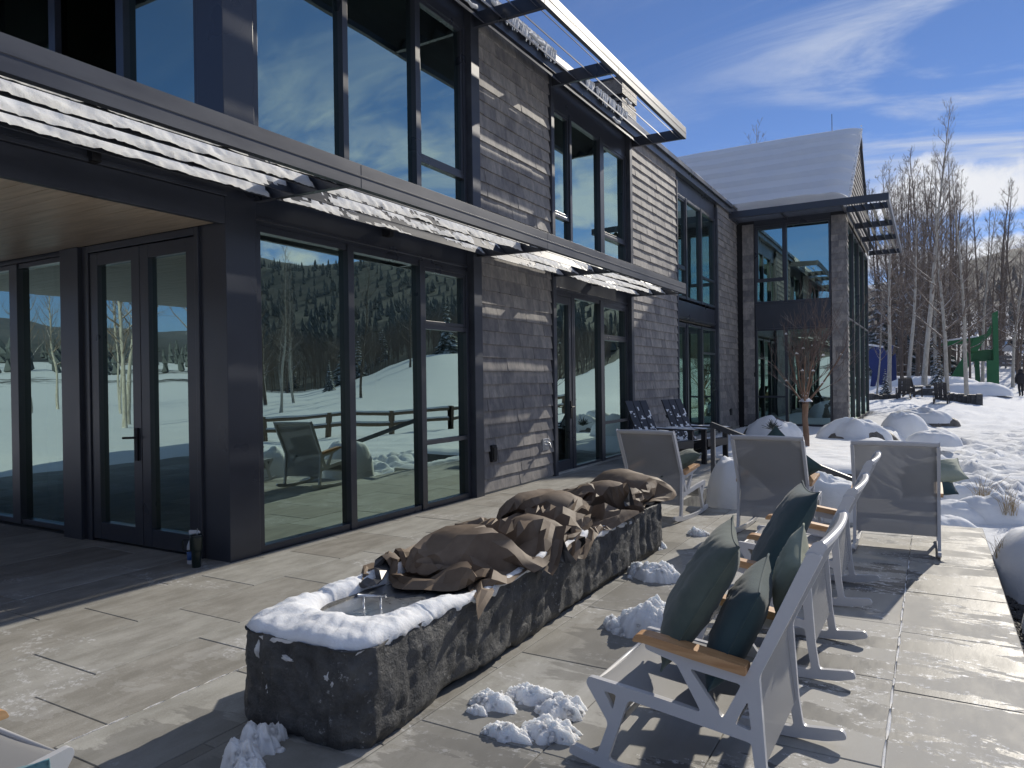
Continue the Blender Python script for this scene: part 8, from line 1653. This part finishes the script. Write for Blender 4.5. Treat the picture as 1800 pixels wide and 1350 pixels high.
def conifers():
    rs = random.Random(5); K = [conifer(9, 1), conifer(9, 2)]
    for i, (px, r, H, lb) in enumerate(((1648, 52, 2.6, 'small snowy spruce at the foot of the scarred aspen'), (1655, 70, 7.5, 'snowy spruce left of the green play structure'), (1556, 46, 1.6, 'low dark spruce beside the fire pit wall'),
                                   (1545, 85, 12, 'dark spruce behind the blue play structure'), (1610, 100, 15, 'tall dark spruce deep in the grove'), (1575, 92, 13, 'dark spruce in the grove right of the wing'))):
        x, y = az_pos(px, r); e = put(K[i % 2], x, y, H/9, rs.uniform(0, 6), lb, None); e['category'] = 'tree'
    for i in range(14):
        a = R(rs.uniform(30, 55)); r = rs.uniform(70, 165); put(K[i % 2], 5.27+r*math.sin(a), r*math.cos(a), rs.uniform(.35, 1.1), rs.uniform(0, 6), 'one of the snowy spruces on the meadow seen mirrored in the big windows', 'spruces mirrored in the windows')
    # forest far off on the slopes
    rs = np.random.RandomState(8); V = []; F = []; c = 0
    while c < 2600:
        a = (rs.uniform(-35, 75) if c < 900 else rs.uniform(22, 62)) if c < 2100 else rs.uniform(-170, -85); r = (205 if a > 20 else 165)+480*rs.rand()**1.2; a_ = math.radians(a); x, y = 5.27+r*math.sin(a_), r*math.cos(a_)
        if (a < 16 or a > 80) and vfbm(np.array([x/70.]), np.array([y/70.]), 4)[0] < .44: c += .2; continue
        h = rs.uniform(4, 8); z = tz(x, y); w = h*.17; o = len(V); ns = 5
        for (q, ww) in ((0.05, 1.0), (.35, .62), (.36, .85), (.66, .38), (.67, .55)):
            for k in range(ns): t = 2*math.pi*k/ns+q*3; rr = w*ww*rs.uniform(.75, 1.2); V.append((x+rr*math.cos(t), y+rr*math.sin(t), z+h*q+rs.uniform(-.2, .2)))
        V.append((x, y, z+h)); V.append((x, y, z-.3)); 
        for l in range(4):
            for k in range(ns): F.append((o+l*ns+k, o+l*ns+(k+1)%ns, o+(l+1)*ns+(k+1)%ns)); F.append((o+l*ns+k, o+(l+1)*ns+(k+1)%ns, o+(l+1)*ns+k))
        for k in range(ns): F.append((o+4*ns+k, o+4*ns+(k+1)%ns, o+5*ns)); F.append((o+(k+1)%ns, o+k, o+5*ns+1))
        c += 1
    tag(npmesh('distant_forest', V, F, FARWOOD, smooth=False), 'dark conifer forest covering the distant slopes', 'forest', kind='stuff')
conifers()
def bare_wood():
    """fuzzy leafless wood at the far side of the meadow"""
    rs = np.random.RandomState(14); V = []; F = []
    for _ in range(1500):
        a = math.radians(rs.uniform(18, 66)); r = rs.uniform(120, 215); x, y = 5.27+r*math.sin(a), r*math.cos(a); z = tz(x, y); h = rs.uniform(4.5, 9.5)
        for k in range(17):
            o = len(V); t = rs.uniform(0, 6.28); L = h*(1 if k == 0 else rs.uniform(.25, .5)); b = 0 if k == 0 else h*rs.uniform(.2, .72); sp = 0 if k == 0 else L*rs.uniform(.25, .6); w = .09 if k == 0 else .035
            V += [(x-w, y, z+b-.2), (x+w, y+w*.3, z+b-.2), (x, y+w, z+b-.2), (x+sp*math.cos(t), y+sp*math.sin(t), z+min(h, b+L))]; F += [(o, o+1, o+3), (o+1, o+2, o+3), (o+2, o, o+3)]
    tag(npmesh('leafless_wood', V, F, TWIG, smooth=False), 'leafless wood along the far edge of the meadow, seen mirrored in the windows', 'wood', kind='stuff')
bare_wood()
def brush():
    """leafless scrub on the snowy hillside"""
    rs = np.random.RandomState(4); V = []; F = []
    for _ in range(1500):
        a = math.radians(rs.uniform(-3, 9)); r = rs.uniform(95, 240); x, y = 5.27+r*math.sin(a), r*math.cos(a)
        if r < 150 and rs.rand() < .6: continue
        z = tz(x, y); h = rs.uniform(.6, 2.6)*(1.6 if r > 170 else 1)
        for k in range(5):
            o = len(V); t = rs.uniform(0, 6.28); L = h*rs.uniform(.6, 1.1); dx, dy = math.cos(t)*L*.4, math.sin(t)*L*.4; w = .03+.02*rs.rand()
            V += [(x-w, y, z-.1), (x+w, y, z-.1), (x, y+w, z-.1), (x+dx, y+dy, z+L)]; F += [(o, o+1, o+3), (o+1, o+2, o+3), (o+2, o, o+3)]
    tag(npmesh('hillside_scrub', V, F, TWIGD, smooth=False), 'brown leafless scrub on the far snowy hillside', 'scrub', kind='stuff')
brush()
def small_tree():
    rs = random.Random(17); e = empty('young_tree', (3.01, 16.0, .05), 0, 'small bare pruned tree with reddish twigs and snow in its fork before the wing', 'tree')
    T = MB(); T.tube([(0,0,-.1), (.01,0,.3), (-.015,.01,.62), (.0,0,.93)], [.075, .060, .056, .066], 10)
    C = MB(); S = MB()
    def grow(p, d, L, r, lev):
        n = 5; pts = [np.array(p, float)]; d = np.array(d, float); d /= np.linalg.norm(d)
        for i in range(n):
            d = d+np.array([rs.gauss(0,.09), rs.gauss(0,.09), .09+rs.gauss(0,.05)]); d /= np.linalg.norm(d); pts.append(pts[-1]+d*L/n)
        (T if lev == 0 else C).tube(pts, [max(.0026, r*(1-.75*i/n)) for i in range(n+1)], 6 if lev == 0 else 4, cap=lev == 0)
        if lev < 3:
            for k in range((5, 4, 3)[lev]):
                f = rs.uniform(.22, 1)*n; i = min(n-1, int(f)); q = pts[i]+(pts[i+1]-pts[i])*(f-i)
                v = np.array([rs.gauss(0,1), rs.gauss(0,1), rs.gauss(.35,.5)]); d2 = (pts[i+1]-pts[i]); d2 = d2/np.linalg.norm(d2)*.9+v*.42
                grow(q, d2, L*rs.uniform(.42, .75), max(.0035, r*(1-.75*f/n)*.55), lev+1)
            if lev == 0 and rs.random() < .8 or rs.random() < .035:
                q = pts[rs.randint(1, 3)]; S.tube([q+np.array([-.03,0,.012]), q+np.array([0,0,.03]), q+np.array([.03,0,.012])], [.008, .022, .008], 5)
    for k in range(10):
        a = 2*math.pi*k/10+rs.uniform(-.2,.2); sp = rs.uniform(.35, .8) if k % 3 else .15
        grow((0,0,.90), (math.cos(a)*sp, math.sin(a)*sp, .85), rs.uniform(1.0, 1.45), .024, 0)
    T.build('trunk', MAPLE, e); C.build('crown', MAPLET, e)
    P = np.zeros((8, 14, 3))
    for i in range(8):
        for j in range(14): t = 6.283*j/14; r = i/7; P[i, j] = (.12*r*math.cos(t)*(1+.3*math.sin(3*t)), .10*r*math.sin(t), .97+.085*(1-r*r))
    S.grid(P, closed=True); S.build('snow_clumps', SNOW, e)
small_tree()

# ------------------------------------------------------------------ things on the far lawn
def fence(a, b, n, h, label, m=FENCEW, rails=2, snow=True, r=.055, group=None):
    a = np.array(a, float); b = np.array(b, float); e = empty('rail_fence', (a[0], a[1], tz(*a)), 0, label, 'fence', group); z0 = tz(*a)
    P = []
    for k in range(n+1):
        p = a+(b-a)*k/n; z = tz(*p)-z0; P.append((p[0]-a[0], p[1]-a[1], z)); q = MB(); q.box(P[-1][0]-r*1.2, P[-1][0]+r*1.2, P[-1][1]-r*1.2, P[-1][1]+r*1.2, z-.3, z+h+.06); q.build('post', m, e, .01)
    for j in range(rails):
        zz = h*(1-.46*j)-.08; q = MB(); q.tube([(x, y, z+zz+.01*math.sin(i*3)) for i, (x, y, z) in enumerate(P)], r, 7); q.build('rail', m, e)
        if snow: s = MB(); s.tube([(x, y, z+zz+r*.95) for (x, y, z) in P], r*.75, 6); s.build('rail_snow', SNOW, e)
    return e
fence((33, 11), (14.6, 28.8), 9, 1.05, 'snow topped split rail fence mirrored in the ground floor windows', r=.085)
fence((14.6, 28.8), (13.2, 38.5), 4, 1.05, 'second run of the split rail fence on the meadow to the right', r=.085)
x0, y0 = az_pos(1575, 80); x1, y1 = az_pos(1668, 84)
fence((x0, y0), (x1, y1), 4, 1.5, 'dark rail fence behind the aspens', snow=False, m=TWIGD)
x0, y0 = az_pos(1743, 96); x1, y1 = az_pos(1850, 92)
def guard():
    a = np.array([x0, y0]); b = np.array([x1, y1]); z = tz(*a); e = empty('board_fence', (a[0], a[1], z), 0, 'grey board fence in front of the parked pickup', 'fence'); d = b-a
    gm = mat('grey_painted_board', (.20,.19,.18), .7, var=.2, vscale=2)
    for j in range(3): q = MB(); q.bar((0,0,.35+.42*j), (d[0], d[1], .35+.42*j+tz(*b)-z), .05, .34); q.build('board', gm, e)
    for k in range(5): t = k/4; q = MB(); q.box(d[0]*t-.08, d[0]*t+.08, d[1]*t+.05, d[1]*t+.2, -.4, 1.5); q.build('post', gm, e)
guard()
def pickup():
    x, y = az_pos(1786, 104); e = empty('pickup_truck', (x, y, tz(x, y)+.5), R(4), 'silver pickup truck parked behind the grey board fence', 'pickup')
    body = mat('silver_car_paint', (.42,.43,.45), .25, .5); gl = mat('dark_car_glass', (.02,.025,.03), .1)
    m = MB(); prof = [(-2.9,.45),(2.75,.45),(2.85,.75),(2.7,1.05),(1.55,1.16),(.75,1.82),(-.85,1.86),(-1.05,1.18),(-2.9,1.14)]
    m.plate(prof, [], lambda u, v, w: (u, w, v), 1.85); m.build('body', body, e, .04)
    for s in (-1, 1):
        w = MB(); w.plate([(1.3,1.2),(.68,1.74),(.02,1.77),(.02,1.2)], [], lambda u, v, w, s=s: (u, s*.925+w, v), .02); w.build('window', gl, e)
        w = MB(); w.plate([(-.06,1.2),(-.06,1.77),(-.8,1.78),(-.92,1.2)], [], lambda u, v, w, s=s: (u, s*.925+w, v), .02); w.build('window', gl, e)
    for u in (-1.8, 1.8):
        for s in (-1, 1): w = MB(); w.tube([(u, s*.93, .38), (u, s*.70, .38)], .38, 18); w.build('wheel', BLACK, e)
    n = MB(); P = np.zeros((20, 8, 3))
    for i in range(20):
        for j in range(8): ed = min(1, min(i, 19-i)/3, min(j, 7-j)/2); P[i, j] = (-.8+1.5*i/19, -.8+1.6*j/7, 1.85+.12*ed)
    n.grid(P); n.build('snow_cover', SNOW, e)
pickup()
def play():
    def struct_(name, px0, py0, r, polys, th, m, label):
        x, y = az_pos(px0, r); z = tz(x, y); k = r/1280; e = empty(name, (x, y, z), R(-1), label, 'play structure')
        for i, (nm, pl, dy, t) in enumerate(polys):
            q = MB(); q.plate([((a-px0)*k, (py0-b)*k) for a, b in pl], [], lambda u, v, w, dy=dy: (u, dy+w, v), t); q.build(nm, m, e, .03)
        return e, k
    g, k = struct_('green_play_structure', 1712, 656, 66, [
        ('mast', [(1735,549),(1742,545),(1743,659),(1728,659),(1728,617),(1736,617)], 0, .7), ('brace', [(1704,603),(1712,584),(1727,578),(1734,564),(1734.5,578),(1724,590),(1717,603)], 0, .5),
        ('roof_arm', [(1669,589),(1712,581),(1720,584),(1720,590),(1671,594)], .1, .5),
        ('slide', [(1679,657),(1683,640),(1692,622),(1702,606),(1711,608),(1703,632),(1696,650),(1692,659)], -.5, .9),
        ('leg', [(1713,617),(1719,617),(1721,659),(1714,659)], .5, .25), ('platform', [(1700,603),(1743,600),(1743,617),(1703,619)], .9, .8)], .7, GREEN, 'tall angular green play structure with a slide between the aspens')
    q = MB(); q.obox(((1694-1712)*k, .1, (656-584)*k), ((1,0,.12), (0,1,0), (-.12,0,1)), (1.2, .26, .06)); q.build('snow_cover', SNOW, g)
    b, k = struct_('blue_play_structure', 1546, 662, 60, [
        ('panel', [(1529,610),(1541,600),(1552,604),(1557,612),(1562,598),(1566,601),(1558,640),(1553,664),(1546,664),(1544,648),(1540,664),(1533,664),(1536,640),(1530,628)], 0, .5),
        ('side_panel', [(1560,620),(1568,612),(1569,662),(1562,662)], .9, .4)], .5, BLUE, 'angular dark blue play structure beside the glazed wing')
    q = MB(); q.obox(((1540-1546)*k, 0, (662-600)*k), ((1,0,-.2), (0,1,0), (.2,0,1)), (.55, .28, .07)); q.build('snow_cover', SNOW, b)
play()
def firepit():
    rs = random.Random(6); x, y = az_pos(1625, 44); z = tz(x, y); m = MB()
    def wall(px0, px1, r0, r1, n, h):
        for k in range(n):
            p = az_pos(px0+(px1-px0)*(k+.5)/n, r0+(r1-r0)*k/n); w = (px1-px0)/n*r0/1280; h2 = h*rs.uniform(.8, 1.15)
            m.obox((p[0]-x, p[1]-y, h2/2-.15), ((1,rs.uniform(-.1,.1),0), (0,1,0), (0,0,1)), (w*.49, .28, h2/2+.1))
    wall(1528, 1582, 43, 44, 7, .42); wall(1583, 1650, 47, 47, 9, .75); wall(1645, 1725, 45, 42.5, 10, .38)
    tag(m.build('stone_wall', BASALT, bevel=.04, loc=(x, y, z)), 'low broken stone wall round the fire pit on the lawn', 'stone wall')
    s = MB(); q = np.zeros((10, 60, 3))
    for i in range(10):
        for j in range(60):
            p = az_pos(1586+60*j/59, 47); ed = min(1, min(i, 9-i)/2, min(j, 59-j)/3); q[i, j] = (p[0]-x, p[1]-y-.3+.6*i/9, .58+(.12+.04*fbm(j*.3, i*.3, 1, 3))*ed)
    s.grid(q); tag(s.build('wall_snow', SNOW, loc=(x, y, z)), 'cap of snow along the higher fire pit wall', 'snow', kind='stuff')
    for (px, r, rz, lb) in ((1588, 42.5, 96, 'dark garden chair at the fire pit, furthest left of them'), (1603, 44.5, 60, 'dark garden chair tucked beside another at the fire pit'), (1654, 42.5, 84, 'dark garden chair at the fire pit in front of the scarred aspen')):
        p = az_pos(px, r); c = copy_tree(AD); c.location = (p[0], p[1], tz(*p)); c.scale = (1, 1, 1); c.rotation_euler = (0, 0, R(rz)); c['label'] = lb
    for (px, r, rx, ry, h, sd, lb) in ((1712, 52, 2.0, 1.5, .75, 61, 'big smooth snow heap right of the fire pit'), (1640, 56, 2.6, 1.6, .6, 62, 'wide snow heap behind the fire pit'), (1572, 64, 2, 1.5, .5, 63, 'low snow heap by the blue play structure')):
        p = az_pos(px, r); mound('snow_mound', p[0], p[1], tz(*p)-.1, rx, ry, h, 0, sd, rough=.08, label=lb)
firepit()
def person():
    x, y = az_pos(1794, 57); z = tz(x, y); e = empty('person', (x, y, z), R(12), 'person in a dark hooded winter coat walking away across the snow', 'person')
    def skin(pts, edges, m, name, lvl=2):
        me = bpy.data.meshes.new(name); me.from_pydata([p[:3] for p in pts], edges, []); o = bpy.data.objects.new(name, me); COL.objects.link(o); o.parent = e
        s = o.modifiers.new('skin', 'SKIN'); s.use_smooth_shade = True
        for v, p in zip(me.skin_vertices[0].data, pts): v.radius = (p[3], p[4] if len(p) > 4 else p[3])
        me.skin_vertices[0].data[0].use_root = True
        b = o.modifiers.new('sub', 'SUBSURF'); b.levels = lvl; b.render_levels = lvl; me.materials.append(m); return o
    coat = mat('black_winter_coat', (.012,.012,.016), .8); tr = mat('dark_trousers', (.018,.018,.024), .85)
    pts = [(0,0,.95,.15,.12),(0,0,1.15,.17,.13),(0,0,1.36,.19,.13),(0,0,1.50,.09,.09),(0,.01,1.60,.10,.105),(0,.02,1.70,.09,.10),
           (.20,0,1.40,.075),(.27,.02,1.16,.062),(.24,.12,.95,.05),(.235,.16,.87,.04),(-.20,0,1.40,.075),(-.28,-.03,1.16,.062),(-.27,.03,.93,.05),(-.265,.06,.85,.04),
           (.09,0,.85,.10),(.10,.06,.48,.075),(.10,-.02,.09,.055),(.10,.12,.05,.045),(-.09,0,.85,.10),(-.10,-.05,.48,.075),(-.10,-.20,.11,.055),(-.10,-.07,.05,.045)]
    ed = [(0,1),(1,2),(2,3),(3,4),(4,5),(2,6),(6,7),(7,8),(8,9),(2,10),(10,11),(11,12),(12,13),(0,14),(14,15),(15,16),(16,17),(0,18),(18,19),(19,20),(20,21)]
    skin(pts, ed, coat, 'body')
    c = MB(); c.lathe((0,0,.80), [(.20,0),(.215,.05),(.20,.3),(.215,.5),(.225,.60),(.15,.70),(.09,.73)], 20)
    for v in range(len(c.v)): q = c.v[v]; c.v[v] = (q[0]*1.08, q[1]*.74, q[2])
    c.build('coat', coat, e); h = MB(); h.lathe((0,.02,1.50), [(.115,0),(.128,.08),(.125,.17),(.09,.245),(.02,.27)], 18); h.build('hood', coat, e)
person()

def haze():
    m = bpy.data.materials.new('pale_valley_air'); m.use_nodes = True; nt = m.node_tree; nt.nodes.remove(nt.nodes['Principled BSDF'])
    v = nt.nodes.new('ShaderNodeVolumePrincipled'); v.inputs['Color'].default_value = (.86,.91,1,1); v.inputs['Density'].default_value = .00010; v.inputs['Anisotropy'].default_value = .2
    nt.links.new(v.outputs[0], nt.nodes['Material Output'].inputs['Volume'])
    b = MB(); b.box(-5600, 5600, -5600, 5600, HZ0, HZ1); o = b.build('haze', m); o.display_type = 'WIRE'; tag(o, kind='stuff')
g_ = bpy.data.objects['snow_ground'].data; zz_ = np.zeros(len(g_.vertices)*3); g_.vertices.foreach_get('co', zz_); HZ0, HZ1 = float(zz_[2::3].min())-1, float(zz_[2::3].max())+15
haze()
